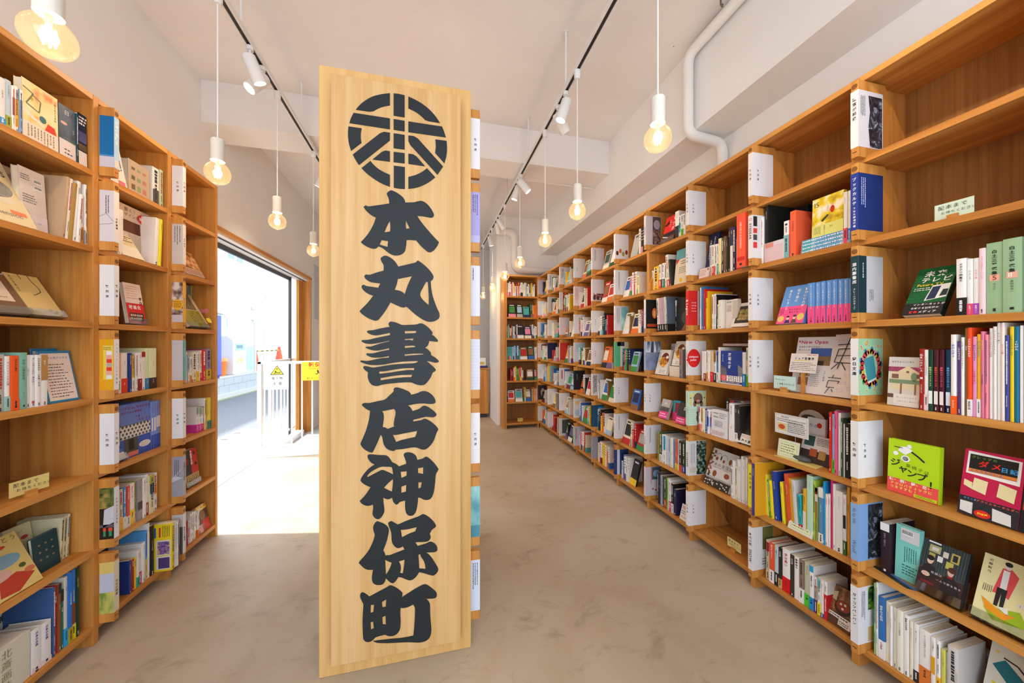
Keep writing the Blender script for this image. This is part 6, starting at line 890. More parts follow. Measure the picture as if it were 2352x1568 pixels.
def portrait(A, w, h):
    A.rect('3a4446', 0, h*.42, w, h).rect('3a201c', 0, 0, w, h*.42); A.marks('2a3436', 0, h*.42, w, h, 16, 3, True, .9, .5); A.up()
    for x0, y0, x1, y1, c in ((.14, .78, .4, .92, 'b0a878'), (.46, .76, .58, .87, 'd0ccc0'), (.64, .72, .82, .9, 'b8a850'), (.16, .6, .30, .76, 'b8a850'), (.36, .64, .48, .75, 'e0dcd4'), (.56, .58, .72, .71, 'b8b058')): A.rect(c, w*x0, h*y0, w*x1, h*y1)
    A.rect(wh, w*.1, h*.955, w*.38, h*.985); A.up().rect('d8d4cc', w*.2, h*.82, w*.35, h*.88).rect('22242e', w*.68, h*.75, w*.78, h*.87)
    A.poly('262022', [(w*.02, h*.28), (w*.1, h*.5), (w*.22, h*.54), (w*.36, h*.5), (w*.46, h*.3)]).poly('221c1e', [(w*.5, h*.1), (w*.6, h*.44), (w*.76, h*.46), (w*.92, h*.34), (w*.95, h*.1)]); A.up().ell('d8b8a4', w*.22, h*.61, w*.07, h*.07).ell('d0ac98', w*.70, h*.53, w*.07, h*.075).ell('d0ac98', w*.18, h*.33, w*.1, h*.045).rect('7a2020', w*.1, h*.16, w*.4, h*.2).rect('8a1c1c', w*.64, h*.42, w*.76, h*.46); A.up().ell('241c1c', w*.22, h*.66, w*.085, h*.05).ell('4a2a24', w*.72, h*.58, w*.09, h*.055); A.htext('d8d0cc', '密談は', w*.28, h*.40, w*.085).htext('d8d0cc', '一人で夢を見る', w*.42, h*.30, w*.075)
face('portrait', '2c2a2c', 'dark comic cover of two people in suits below picture frames', portrait, th=.018, stand=True)
def redcoat(A, w, h):
    A.poly('d84a52', [(w*.24, h*.46), (w*.32, h*.86), (w*.46, h*.88), (w*.58, h*.8), (w*.5, h*.44), (w*.42, h*.46)]).up().rect('e4e0e0', w*.34, h*.56, w*.44, h*.84).ell('e6cfc0', w*.40, h*.90, w*.05, h*.045); A.poly('22201f', [(w*.3, h*.28), (w*.3, h*.56), (w*.46, h*.56), (w*.45, h*.28), (w*.39, h*.28), (w*.38, h*.5), (w*.36, h*.28)]); A.up().ell('1c1a1a', w*.40, h*.94, w*.06, h*.035)
    A.poly('9ab81c', [(w*.16, h*.2), (w*.34, h*.06), (w*.86, h*.14), (w*.7, h*.33)]).up().poly('e8941c', [(w*.1, h*.34), (w*.2, h*.18), (w*.5, h*.12), (w*.66, h*.24), (w*.45, h*.22)]).poly('e8e4e0', [(w*.36, h*.28), (w*.55, h*.2), (w*.52, h*.31)]).ell('3a6aa8', w*.9, h*.12, w*.1, h*.06)
    A.vtext(ink, '近藤聡乃', w*.13, h*.92, w*.075, 1.3).vtext(ink, '恋ノ愛', w*.84, h*.72, w*.21, 1.1, 1); A.marks('3a3834', w*.62, h*.86, w*.8, h*.96, 4, 7, True).marks('3a3834', w*.08, h*.42, w*.24, h*.54, 5, 8, True); A.ell('dcd8d4', w*.68, h*.42, w*.05); A.up().glyph(ink, '1', w*.68, h*.42, w*.06)
face('redcoat', 'e4dca4', 'cream comic cover with a person in a red coat', redcoat, th=.018, stand=True)
def desk(A, w, h):
    A.poly('146a74', [(w*.1, h*.72), (w*.34, h*.84), (w*.9, h*.66), (w*.6, h*.52)]).poly('e0c820', [(w*.1, h*.34), (w*.5, h*.26), (w*.78, h*.1), (w*.3, h*.16)]).line('2a2624', [(w*.3, h*.86), (w*.6, h*.84), (w*.98, h*.7)], w*.05).line('4a4440', [(w*.4, h*.5), (w*.5, h*.42), (w*.9, h*.4), (w*.86, h*.66)], w*.03).ell('7a5a3a', w*.55, h*.47, w*.06).ell('7a5a3a', w*.75, h*.44, w*.06).ell('e0c820', w*.2, h*.5, w*.05).rect('146a74', w*.2, h*.42, w*.3, h*.46)
    A.poly('b09a20', [(w*.8, h*.6), (w*.86, h*.62), (w*.98, h*.4), (w*.92, h*.38)]).ell('e0c820', w*.16, h*.9, w*.04)
face('desk', 'd8d4c4', 'cream book cover drawn with a teal table', desk)
# second case
face('black', '181a1a', 'large black book with a dark red ring', lambda A, w, h: (A.ell('4a1c14', w*.45, h*.5, w*.34, h*.22), A.up(), A.ell('141616', w*.46, h*.5, w*.325, h*.21)), s=.056, w=.11, h=.272, ins=.15, th=.03)
o = face('pinkbox', 'd8bcc0', 'low pink box with a salmon label', lambda A, w, h: A.rect('dc8c7c', w*.05, h*.74, w*.5, h*.97).rect('dccdd0', w*.5, h*.8, w, h), th=.035, cat='box', side='e2d2cc')
key, row, s0, w0, h0, ins0, l0 = pos('stack')
for i, nm in enumerate(('lowest', 'second lowest', 'second from top', 'topmost')):
    z = ROWZ[row]+.0004+i*.0153; b = MB(); b.box(M('78b4d0', .35), 0, 0, 0, w0, .0012, .0148).box(M('b8ccd4', .35), 0, .0012, 0, w0, .13, .0008).box(M('b8ccd4', .35), 0, .0012, .014, w0, .13, .0148)
    o = b.build('book'); place(o, key, s0+.001*(i % 2), .014+.002*i, z); tag(o, 'pale blue book lying flat, %s of four, %s' % (nm, where(key, row)), 'book', 'stack of pale blue books')
    MB().box(PAGES, .001, .0013, .0009, w0-.001, .128, .0139).build('pages', o); A = Art(); A.rect('2aa0b0', w0*.02, .001, w0*.22, .0138).rect('2f86c4', w0*.3, .002, w0*.8, .013); A.up().marks(wh, w0*.03, .003, w0*.88, .012, 1, i, th=.7, fill=.95).ell('e8b0a8', w0*.93, .007, .005); A.build('spine_print', o, (0, -.0002, 0), (1, 0, 0), (0, 0, 1))
GOLD = noisemat('yellow_autumn_cover', 22, [(.35, 'b8920c'), (.5, 'e8cc1c'), (.62, 'f0e8d0')], 4)
def fifteen(A, w, h):
    A.rect(GOLD, 0, h*.3, w, h).rect('dcd87a', 0, 0, w, h*.3); A.up().htext('3a3a1c', '15', w*.06, h*.84, w*.22).ell('c02a1c', w*.66, h*.62, w*.07, h*.09).ell('d8c4b0', w*.52, h*.66, w*.05, h*.1).poly('2e3a3c', [(w*.3, h*.4), (w*.5, h*.52), (w*.56, h*.5), (w*.36, h*.36)]).ell('d8b49a', w*.66, h*.74, w*.035); A.marks('5a6a1c', w*.06, h*.06, w*.3, h*.26, 6, 4, True).vtext(ink, '短編集のすすめ', w*.42, h*.25, w*.05).htext(ink, '20', w*.58, h*.2, w*.08)
face('fifteen', 'e0cc30', 'yellow picture-cover book standing on the pale blue stack', fifteen, th=.016, dz=.0618, h=.17, s=.272, w=.118, ins=.03)
o = spine_book('R1', 1, .17, .19, .05, .262, 'b81c2c', [('T', 'POP', 'd8a0a0', 16, .9, 1)], 'tall crimson book standing behind the orange one, '+where('R1', 1), 'books standing spine out', 911)
def smart(A, w, h):
    A.rect('f0528c', 0, 0, w, h*.45); A.up().vtext(wh, '頭のいい人が', w*.83, h*.87, w*.125, 1.05, 1).vtext(wh, '話す前に', w*.55, h*.86, w*.125, 1.12, 1).vtext(wh, '考えていること', w*.25, h*.86, w*.115, 1.05, 1); A.htext('7a1438', '今いちばん', w*.35, h*.36, w*.085, 1).htext('7a1438', '売れてる', w*.38, h*.29, w*.085, 1); A.marks('7a1438', w*.02, h*.25, w*.2, h*.40, 3, 4, True)
    A.ell('e0c060', w*.14, h*.13, w*.12, h*.08).ell('e0c060', w*.86, h*.16, w*.12, h*.09).poly('24306a', [(w*.3, 0.002), (w*.36, h*.1), (w*.46, h*.1), (w*.52, 0.002)]).poly('5a4a2a', [(w*.54, 0.002), (w*.6, h*.11), (w*.7, h*.11), (w*.77, 0.002)]); A.up().ell('e6c6ac', w*.41, h*.14, w*.05, h*.05).ell('e6c6ac', w*.65, h*.15, w*.05, h*.05); A.up().ell('2a1c1a', w*.41, h*.175, w*.055, h*.025).ell('4a2c1c', w*.65, h*.19, w*.065, h*.03)
face('smart', '5d93d4', 'blue paperback with a hot pink band leaning face out', smart, th=.020)
FOOD = noisemat('stew_painting', 34, [(.35, '3a2418'), (.5, '7a4a2a'), (.62, 'a87848')], 4)
face('food', '5a3a26', 'brown painted cover of a cooking pot leaning face out', lambda A, w, h: (A.rect(FOOD, 0, h*.3, w, h), A.up(), A.ell('3a2a1e', w*.55, h*.5, w*.34, h*.18), A.poly('b8a880', [(w*.04, h*.62), (w*.24, h*.6), (w*.26, h*.86), (w*.06, h*.8)]), A.up(), A.ell('8a3a20', w*.55, h*.54, w*.28, h*.13), A.rect('e0d8d0', w*.06, h*.2, w, h*.29), A.rect('d8d0c4', w*.5, h*.06, w, h*.2), A.up(), A.ell('d8ccb8', w*.45, h*.58, w*.05), A.ell('d8ccb8', w*.62, h*.6, w*.05), A.ell('d8ccb8', w*.55, h*.48, w*.05), A.marks(ink, w*.1, h*.21, w*.95, h*.28, 1, 3), A.marks(ink, w*.54, h*.08, w*.95, h*.18, 2, 5)), th=.02)
# third case
face('navyplan', '1e2c54', 'navy book with white vertical lettering tilted behind the cream ones', lambda A, w, h: (A.vtext(wh, '丸善プラネットへ', w*.25, h*.84, w*.19, 1.12, 1), A.vtext(wh, '自費出版', w*.62, h*.9, w*.15, 1.1, 1), A.rect('e0d0c8', 0, 0, w, h*.24), A.up(), A.marks('b06a60', w*.2, h*.04, w*.9, h*.2, 4, 2)), h=.285)
face('redback', 'e4d6cc', 'cream paperback showing its barcode side', lambda A, w, h: (A.barcode(w*.06, h*.86, w*.5, h*.1), A.marks('6a625a', w*.1, h*.58, w*.55, h*.8, 5, 3), A.rect('c8c2b2', w*.62, h*.04, w*.98, h*.95)), s=.251, w=.075, th=.024)
face('frame', 'e6ddd2', 'white framed picture of a dark moss landscape', lambda A, w, h: (A.rect('38322e', w*.14, h*.14, w*.97, h*.86), A.up(), A.rect(noisemat('moss_painting', 60, [(.35, '4a4420'), (.55, '9a8a40'), (.7, 'c8a878')], 4), w*.24, h*.26, w*.92, h*.72)), cat='picture frame', th=.016)
o = spine_book('R2', 2, .15, .33, .018, .205, '2a6a84', [], 'teal book standing at the back beside an orange one, '+where('R2', 2), 'books standing spine out', 921)
o = spine_book('R2', 2, .14, .352, .05, .225, 'e08a1c', [('q2', .3, .8, '2a2018')], 'orange and black book standing behind the white frame, '+where('R2', 2), 'books standing spine out', 923)
def general(A, w, h):
    A.rect('1f3a8c', 0, h*.26, w, h).poly('b8b4b4', [(0, h*.26), (w*.3, h*.26), (w*.28, h*.48), (0, h*.58)]).poly('c0bcbc', [(w*.82, h*.26), (w, h*.26), (w, h*.5), (w*.8, h*.6)]).rect(wh, 0, 0, w, h*.26); A.up().vtext(wh, '紺碧の将', w*.43, h*.88, w*.155, 1.05, 1).vtext('d8dce8', '高久多樂', w*.1, h*.86, w*.07, 1.1).rect('d8202c', 0, h*.10, w*.3, h*.27).rect('24246a', 0, h*.03, w, h*.09); A.up().vtext('4a4644', '信长と家康の', w*.86, h*.23, w*.06, 1.05) if 0 else A.up().marks(wh, w*.05, h*.12, w*.27, h*.25, 5, 3, True).marks('5a5654', w*.36, h*.11, w*.95, h*.25, 6, 5, True).marks(wh, w*.08, h*.04, w*.9, h*.08, 1, 6)
face('general', '22408f', 'blue book face out with a white band', general, th=.022)
key = 'R2'; b = MB()
for i in range(3): b.box(M(('c8b8b4', '8a3a34', 'd8d4d0')[i]), 0, 0, i*.004, .17, .12, i*.004+.0036)
o = b.build('magazine_pile'); place(o, 'R2', .22, .045, ROWZ[3]+.216); o.rotation_euler.z += .12; tag(o, 'thin magazines lying flat on top of the books, '+where('R2', 3), 'magazines')
face('whiteback', 'e0dadc', 'white paperback showing its barcodes', lambda A, w, h: (A.barcode(w*.12, h*.82, w*.34, h*.09, 1), A.barcode(w*.12, h*.68, w*.34, h*.09, 2), A.frame('a8a4a4', w*.12, h*.36, w*.9, h*.62, .0008), A.marks('4a4644', w*.2, h*.38, w*.8, h*.6, 5, 4), A.marks('c05a54', w*.06, h*.05, w*.9, h*.22, 4, 5), A.marks('6a6664', w*.52, h*.70, w*.95, h*.92, 4, 6)), s=.168, w=.108)
for i, (s_, w_, h_, c_, n_) in enumerate(((.145, .03, .208, '26221f', 'black'), (.178, .03, .206, 'c83a3c', 'red'), (.212, .04, .205, '20284a', 'navy'), (.256, .018, .21, 'd8d4cc', 'pale'))):
    spine_book('R2', 4, .135, s_, w_, h_, c_, [], n_+' book in the back row, '+where('R2', 4), 'books standing spine out', 930+i)
def dragon(A, w, h):
    A.rect('2a2220', 0, h*.28, w, h).ell('6a6a5a', w*.6, h*.42, w*.22, h*.12).ell('c8602a', w*.8, h*.7, w*.03).ell('c8602a', w*.8, h*.5, w*.03); A.up().rect('e4dcd0', 0, 0, w, h*.28); A.up().htext(ink, '本屋大賞', w*.12, h*.08, w*.19, 1).marks('c08a80', w*.1, h*.16, w*.9, h*.26, 3, 2)
face('dragon', '241f1e', 'black book with a cream prize band leaning face out', dragon, th=.022)
spine_book('R2', 4, .04, .318, .012, .165, 'dcd6d4', [], 'white book tucked behind the prize book, '+where('R2', 4), 'books standing spine out', 937)
def acorn(A, w, h):
    A.rect('cdc6be', 0, h*.2, w, h).rect('2a2420', 0, 0, w, h*.24); R = random.Random(5)
    A.up()
    for i in range(16): A.ell(R.choice(('5a2f1c', '8a3a1c', '3a2a20', 'a85a34')), w*R.uniform(.02, .13), h*(.25+.045*i), w*.05, h*.025)
    A.line(ink, [(w*.2, h*.80), (w*.22, h*.88), (w*.32, h*.90), (w*.38, h*.84), (w*.41, h*.72)], w*.012).line(ink, [(w*.41, h*.84), (w*.5, h*.9), (w*.6, h*.88), (w*.64, h*.78)], w*.012).ell('3a342c', w*.40, h*.78, w*.03, h*.06)
    for x, y, a, b_ in ((.24, .74, .05, .05), (.52, .72, .045, .045), (.76, .76, .055, .075), (.32, .34, .08, .085), (.78, .38, .1, .07)): A.ell('8a4420', w*x, h*y, w*a, h*b_)
    A.htext('3a3634', '木の実図鑑', w*.18, h*.58, w*.145).marks('6a645c', w*.2, h*.49, w*.8, h*.53, 1, 5); A.up().marks('e8e0d0', w*.04, h*.17, w*.55, h*.22, 2, 3)
    for i in range(24): A.ell('d8ccb8', w*R.uniform(.05, .95), h*R.uniform(.02, .14), w*.025, h*.018)
face('acorn', 'c8c0b6', 'large nut and acorn guide leaning face out', acorn, th=.022, h=.222)
# fourth case
face('racer', '5a1c1c', 'red and black car racing book leaning face out', lambda A, w, h: (A.rect('d8241c', 0, h*.35, w, h), A.rect('1e1a1c', 0, h*.2, w, h*.4), A.poly('1e1a1c', [(0, h*.7), (w*.3, h*.85), (w*.4, h*.7), (w*.1, h*.62)]), A.up(), A.vtext(wh, 'マツダ', w*.76, h*.84, w*.26, 1.15, 1), A.vtext(wh, '技術への', w*.48, h*.8, w*.1, 1.1, 1), A.poly(wh, [(0, h*.22), (w*.5, h*.12), (w*.5, h*.15), (0, h*.26)])), stand=True, w=.125)
face('engine', 'ded2bc', 'teal and cream book leaning against the end of the shelf', lambda A, w, h: (A.rect('5e9ca6', 0, h*.72, w, h), A.poly('c8302c', [(w*.0, h*.72), (w*.3, h*.72), (w*.06, h*.58)]), A.marks('5a5046', w*.4, h*.55, w*.95, h*.68, 2, 4), A.marks('5a5046', w*.3, h*.3, w*.95, h*.5, 4, 6), A.ell('e0b020', w*.5, h*.12, w*.12)), s=.262, h=.245)
spine_book('R3', 2, .07, .222, .02, .235, '1a1c1a', [('q2', .78, .94, 'd8d0cc')], 'black book with a white price label, '+where('R3', 2), 'books standing spine out', 941)
face('dark3', '1a1a19', 'wide black book with a campfire at its foot', lambda A, w, h: (A.ell('4a4a3a', w*.6, h*.4, w*.3, h*.2), A.up(), A.poly('8a5a2c', [(w*.3, 0.002), (w*.5, h*.2), (w*.98, h*.2), (w*.98, 0.002)]), A.ell('e8b060', w*.85, h*.17, w*.08, h*.03)), s=.246, w=.165)
OMU = noisemat('omelette_photo', 40, [(.35, '8a2c10'), (.5, 'd8721c'), (.62, 'f0c040')], 3)
def omu(A, w, h):
    A.ell('6a2418', w*.62, h*.62, w*.36, h*.26).up().ell(OMU, w*.55, h*.5, w*.33, h*.2).ell('f0c03a', w*.4, h*.55, w*.22, h*.14).ell('e0e0d0', w*.8, h*.7, w*.12, h*.06).vtext(ink, 'おむらいす', w*.12, h*.86, w*.12, 1.1, 1); A.up().rect('e8e0d4', 0, 0, w, h*.24).ell('5a8a3a', w*.75, h*.45, w*.06); A.marks(ink, w*.3, h*.04, w*.9, h*.2, 5, 4, True)
face('omu', 'dcd4c8', 'white rounded omelette rice book, front copy', omu, w=.12, th=.02)
for i, nm in enumerate(('lowest', 'second lowest', 'second from top', 'topmost')):
    b = MB(); b.box(M('ddd3c0', .5), 0, 0, 0, .10, .0012, .0175).box(M('c8bca8'), 0, .0012, 0, .10, .14, .001).box(M('c8bca8'), 0, .0012, .0165, .10, .14, .0175); o = b.build('book'); place(o, 'R3', .215, .03, ROWZ[3]+.0004+i*.018); tag(o, 'cream book lying flat, %s of four, %s' % (nm, where('R3', 3)), 'book', 'stack of omelette books'); MB().box(PAGES, .001, .0013, .0011, .099, .138, .0164).build('pages', o)
FD['omu2'] = ('omu2', 'R3', 3, .218, .105, .175, .045, 14); face('omu2', 'dcd4c8', 'white rounded omelette rice book standing on the cream stack', omu, th=.018, dz=.0724)
FD['omu3'] = ('omu3', 'R3', 3, .085, .12, .19, .125, 8); face('omu3', 'dcd4c8', 'white rounded omelette rice book half hidden at the back', omu, th=.018, dz=.03, h=.2)
spine_book('R3', 3, .012, .335, .03, .19, '8a8484', [], 'grey book at the foot of the stack, '+where('R3', 3), 'books standing spine out', 947)
def pinkpop(A, w, h): A.rect('b8b0a8', 0, h*.36, w, h).rect('5a544e', 0, h*.36, w, h*.6).rect('e8408a', 0, 0, w, h*.36); A.up().htext(wh, '再見', w*.3, h*.78, w*.16, 1).marks('f4d0dc', w*.1, h*.06, w*.9, h*.3, 2, 3, th=.6)
face('pinkone', 'a8a098', 'small grey and pink book tilted, first of three', pinkpop, th=.02, w=.09)
FD['pinkthree'] = ('pinkthree', 'R3', 4, .205, .07, .14, .06, 6); face('pinkthree', '2aa0b0', 'small teal and pink book, second of three', lambda A, w, h: A.rect('d8407a', 0, 0, w, h*.4).rect('8a2a34', w*.3, h*.4, w, h*.9), th=.03)
face('pinktwo', '3a3834', 'small dark and pink book tilted, third of three', lambda A, w, h: (A.rect('3a3632', 0, h*.3, w, h), A.rect('e8408a', 0, 0, w, h*.34), A.up(), A.htext(wh, '白', w*.5, h*.75, w*.3, 1), A.marks('f4d0dc', w*.1, h*.06, w*.9, h*.28, 2, 3, th=.6)), th=.02)
face('longsell', 'e8dcd8', 'white card with bold red printing leaning on the books', lambda A, w, h: (A.htext('c0281c', '220', w*.1, h*.8, w*.3, 1), A.htext('c0281c', 'ロング', w*.1, h*.2, w*.24, 1), A.marks(ink, w*.1, h*.36, w*.9, h*.62, 2, 3)), th=.003, cat='card', s=.335, w=.07)
# street-side cases
ART0 = noisemat('collage_cover', 14, [(.4, 'e8dca8'), (.56, 'e8cc80'), (.68, 'e0783a')], 3)
def illus(A, w, h):
    A.rect(ART0, 0, h*.3, w, h).rect('e4d4c4', 0, 0, w, h*.3); A.up().line('7a7458', [(w*.02, h*.86), (w*.3, h*.82), (w*.1, h*.6), (w*.45, h*.55), (w*.5, h*.75), (w*.25, h*.8)], w*.04).poly('e8dccc', [(0, h*.5), (w*.6, h*.36), (w*.55, h*.33), (0, h*.44)]).ell('3a6a6a', w*.55, h*.46, w*.1, h*.06).poly('d8381c', [(w*.6, h*.3), (w*.95, h*.3), (w*.9, h*.42), (w*.7, h*.44)]).ell('c8a02a', w*.25, h*.72, w*.05, h*.03); A.vtext('6a5a3a', '小屋を愛する家族', w*.92, h*.9, w*.08).marks('8a7a5a', w*.1, h*.05, w*.9, h*.26, 9, 4, True)
face('illus', 'e2d4a8', 'yellow collage cover facing out', illus, th=.022)
DUSK = noisemat('dusk_cover', 18, [(.35, '3a4450'), (.6, '56606c'), (.7, '2f5a50')], 4)
face('dusk', '4a545e', 'grey-blue thick book with a white foot band', lambda A, w, h: (A.rect(DUSK, 0, h*.34, w, h), A.rect('d8ccc8', 0, 0, w, h*.34), A.up(), A.htext('d8d4d4', '日', w*.3, h*.88, w*.34), A.ell('d8a49a', w*.3, h*.66, w*.2, h*.03), A.vtext('c8ccd0', '日没', w*.88, h*.6, w*.14), A.marks('4a4644', w*.3, h*.06, w*.7, h*.2, 2, 3)), th=.03, w=.062)
NIGHT = noisemat('night_sky_cover', 8, [(.35, '15203a'), (.5, '4a4a7a'), (.62, 'd8b070')], 2, stretch=(.2, .2, 1.5))
face('starry', '1c2338', 'night sky book with a white foot band at the upright', lambda A, w, h: (A.rect('18203a', 0, h*.3, w, h), A.rect('5a5a8a', 0, h*.46, w, h*.66), A.rect('d8b478', 0, h*.3, w, h*.42), A.rect('ddd4d0', 0, 0, w, h*.28), A.up(), A.marks(wh, w*.1, h*.78, w*.9, h*.96, 3, 2, th=.6)), th=.03, s=.374, w=.034)
FD['seam'] = ('seam', 'L0', 0, .364, .008, .2, .03, 0); spine_book('L0', 0, .014, .364, .0085, .20, '1c4a54', [], 'slim dark teal book between the grey-blue and night sky books, '+where('L0', 0), 'books standing spine out', 951)
spine_book('L0', 0, .10, .14, .03, .19, 'c8a878', [], 'tan hardback behind the slim spines, '+where('L0', 0), 'books standing spine out', 953)
def animals(A, w, h):
    A.rect('dcc89c', 0, 0, w, h); A.up().htext(ink, 'ANIMALS', w*.02, h*.66, w*.17, 1).vtext('4a4638', '三秋', w*.72, h*.9, w*.16).vtext('4a4638', '縮小', w*.5, h*.9, w*.12); A.ell('8a867c', w*.42, h*.45, w*.46, h*.13).ell('3a4a54', w*.2, h*.44, w*.16, h*.09).ell('d8ccb0', w*.62, h*.3, w*.2, h*.05); A.up().marks('4a4a48', w*.1, h*.36, w*.85, h*.55, 9, 7, th=.2).htext('6a665c', 'dimension', w*.12, h*.12, w*.14).rect('e87a4a', w*.58, h*.13, w*.9, h*.18).htext('e87a8a', '展', w*.6, h*.8, w*.1)
face('animals', 'dcc89c', 'large cream magazine of animal drawings leaning back', animals, th=.008)
face('backcover', 'd2c4bc', 'pale book showing its back cover and barcodes', lambda A, w, h: (A.barcode(w*.55, h*.80, w*.33, h*.06, 3), A.barcode(w*.55, h*.70, w*.33, h*.06, 4), A.marks('6a605a', w*.06, h*.8, w*.4, h*.9, 3, 3), A.marks('7a706a', w*.1, h*.45, w*.6, h*.6, 4, 4), A.rect('d8ccd0', 0, 0, w, h*.28), A.up(), A.htext('6a80b8', 'すばらしい世界。', w*.2, h*.16, w*.075)), th=.02, w=.085)
spine_book('L0', 1, .17, .20, .13, .255, 'b0988a', [], 'grey-brown book along the back, '+where('L0', 1), 'books standing spine out', 955); spine_book('L0', 1, .12, .335, .055, .255, 'c8c0c4', [('T', '士別', '3a6a9a', 16, .9, 1)], 'pale magazine lettered in blue at the back, '+where('L0', 1), 'books standing spine out', 957)
face('tanright', 'c8aa6a', 'tan paperback with a thin black branch leaning back', lambda A, w, h: (A.vtext('3a3020', 'まちをあるく', w*.12, h*.92, w*.10, 1.1), A.line('4a4438', [(w*.68, h), (w*.7, h*.85), (w*.78, h*.7), (w*.76, h*.6), (w*.55, h*.52), (w*.45, h*.5)], w*.025), A.line('4a4438', [(w*.4, h), (w*.42, h*.88)], w*.025)), stand=True, th=.015)
face('tanleft', '6a4a2c', 'brown book with a pale label leaning back', lambda A, w, h: (A.rect('d0bca4', w*.02, h*.3, w*.8, h), A.up(), A.marks(ink, w*.5, h*.38, w*.7, h*.42, 1, 3)), stand=True, th=.015)
def notice(A, w, h): A.rect('ecdcd0', w*.05, h*.04, w*.95, h*.95); A.up().htext('3a7ab0', 'ウス式ブックス', w*.22, h*.86, w*.09, 1).marks('5a5450', w*.14, h*.08, w*.88, h*.76, 12, 4, th=.35, fill=.6)
face('noticeone', '1f86b4', 'cream notice in a blue frame leaning on the books', notice, th=.004, cat='notice')
face('noticetwo', '1f86b4', 'white notice in a blue frame standing behind', lambda A, w, h: (A.rect('d8d4d8', w*.05, h*.06, w*.93, h*.95), A.up(), A.marks('6a6468', w*.1, h*.1, w*.86, h*.9, 14, 6, th=.3, fill=.5)), th=.004, cat='notice', s=.315, w=.092)
def picnic(A, w, h):
    A.rect('d2b870', 0, 0, w, h); A.up().htext('4a3a24', 'おべんとう', w*.3, h*.92, w*.13).ell('b8432c', w*.6, h*.82, w*.15, h*.035).ell('b8432c', w*.5, h*.73, w*.1, h*.03).ell('7a9cae', w*.62, h*.58, w*.26, h*.11).ell('8a7a70', w*.28, h*.5, w*.2, h*.09).ell('d0a498', w*.42, h*.38, w*.22, h*.09).poly('b03a24', [(w*.3, h*.05), (w*.4, h*.3), (w*.7, h*.34), (w*.95, h*.2), (w*.6, h*.02)]).ell('4a5a2a', w*.83, h*.4, w*.06, h*.04).ell('c8704a', w*.9, h*.28, w*.09, h*.05).ell('2e2a20', w*.2, h*.2, w*.06, h*.05)
face('picnic', 'd2b870', 'yellow picture book of animals on a red picnic cloth', picnic, th=.01, w=.175)
face('nightbook', '0f3c44', 'dark teal book with rows of small gold marks', lambda A, w, h: [A.ell('8a7a60', w*(.25+.25*i), h*(.35+.2*j), w*.05, h*.025) for i in range(3) for j in range(3)], s=.262, w=.088, th=.012)
for i in range(3): spine_book('L0', 5, .06, .356+.014*i, .012, .168, 'd8cfa8', [('L', 3)], 'cream picture book leaning at the upright, %s of three, %s' % (ORD[i], where('L0', 5)), 'books standing spine out', 960+i)
face('creambook', 'd6cca0', 'cream picture book behind the dark teal one', lambda A, w, h: (A.htext('4a4430', 'おべんとう', w*.15, h*.86, w*.1), A.ell('b8432c', w*.7, h*.72, w*.14, h*.04), A.ell('7aacae', w*.85, h*.5, w*.06, h*.03)), s=.262, w=.088, th=.01, ins=.12, h=.175)
o = MB().box(M('d8d0d0', .3), 0, 0, 0, .085, .062, .003).build('leaflet'); place(o, 'L0', .07, -.012, ROWZ[5]+.0006); o.rotation_euler.z += .5; tag(o, 'white handwritten leaflet in a plastic sleeve at the shelf edge, '+where('L0', 5), 'leaflet'); Art().marks('5a5454', .01, .008, .075, .054, 5, 3, th=.3).build('print', o, (0, 0, .003), (1, 0, 0), (0, 1, 0))
face('hokusai', 'd2cec8', 'white art book with a black oval crest behind', lambda A, w, h: (A.frame(ink, w*.03, h*.45, w*.96, h*.95, .001), A.htext(ink, '葛飾北斎', w*.12, h*.76, w*.17, 1), A.ell(ink, w*.82, h*.72, w*.11, h*.1), A.rect('2a5a6a', 0, 0, w, h*.4)), th=.02, s=.20, w=.185, h=.225)
spine_book('L0', 6, .012, .060, .14, .165, 'd0ccba', [('T', '北斎画法', '8a8450', 34, .95, 0)], 'very thick grey-white slipcased book, '+where('L0', 6), 'books standing spine out', 967)
# second and third street-side cases
COOK = noisemat('meal_photo', 40, [(.35, 'c8642a'), (.5, 'e8c040'), (.62, 'e8e0d4')], 3)
face('cook', 'e8e0d8', 'white cookery book with a meal photo leaning back', lambda A, w, h: (A.rect(COOK, 0, h*.1, w*.5, h*.9), A.up(), A.marks(ink, w*.6, h*.3, w*.9, h*.9, 2, 2, True), A.rect('e06a7a', w*.5, 0, w*.9, h*.1)), s=.10, w=.085, th=.02)
face('tancase', 'bfa488', 'tan boxed book with small printed squares', lambda A, w, h: [A.rect(('6a5a40', '8a9a6a', 'b87a6a')[i % 3], w*(.14+.26*i), h*(.72-.3*j), w*(.30+.26*i), h*(.80-.3*j+.04*j)) for i in range(3) for j in range(3)], th=.03, s=.20, w=.126)
def madori(A, w, h):
    A.ell('d8341c', w*.78, h*.84, w*.18, h*.09).up().htext(wh, '間取り', w*.66, h*.84, w*.10, 1).htext('5a4a40', '賢く！', w*.2, h*.92, w*.12).htext('5a4a40', 'デザインの', w*.08, h*.83, w*.11).rect('5e2a12', w*.1, h*.52, w*.68, h*.73).rect('b8aa9a', w*.3, h*.2, w*.68, h*.5)
    for i in range(5): A.frame('d05a44', w*.78, h*(.58-.13*i), w*.92, h*(.66-.13*i), .0016).marks('d05a44', w*.8, h*(.6-.13*i), w*.9, h*(.64-.13*i), 2, i)
face('madori', 'd6beae', 'beige room-plan guide with a red oval', madori, th=.02, w=.19, h=.272)
face('goods', 'e0c89c', 'cream illustrated book leaning far back', lambda A, w, h: (A.rect('e8dcc8', 0, 0, w, h*.35), A.marks('4a3a2a', w*.05, h*.4, w*.95, h*.95, 8, 5, fill=.4)), th=.015)
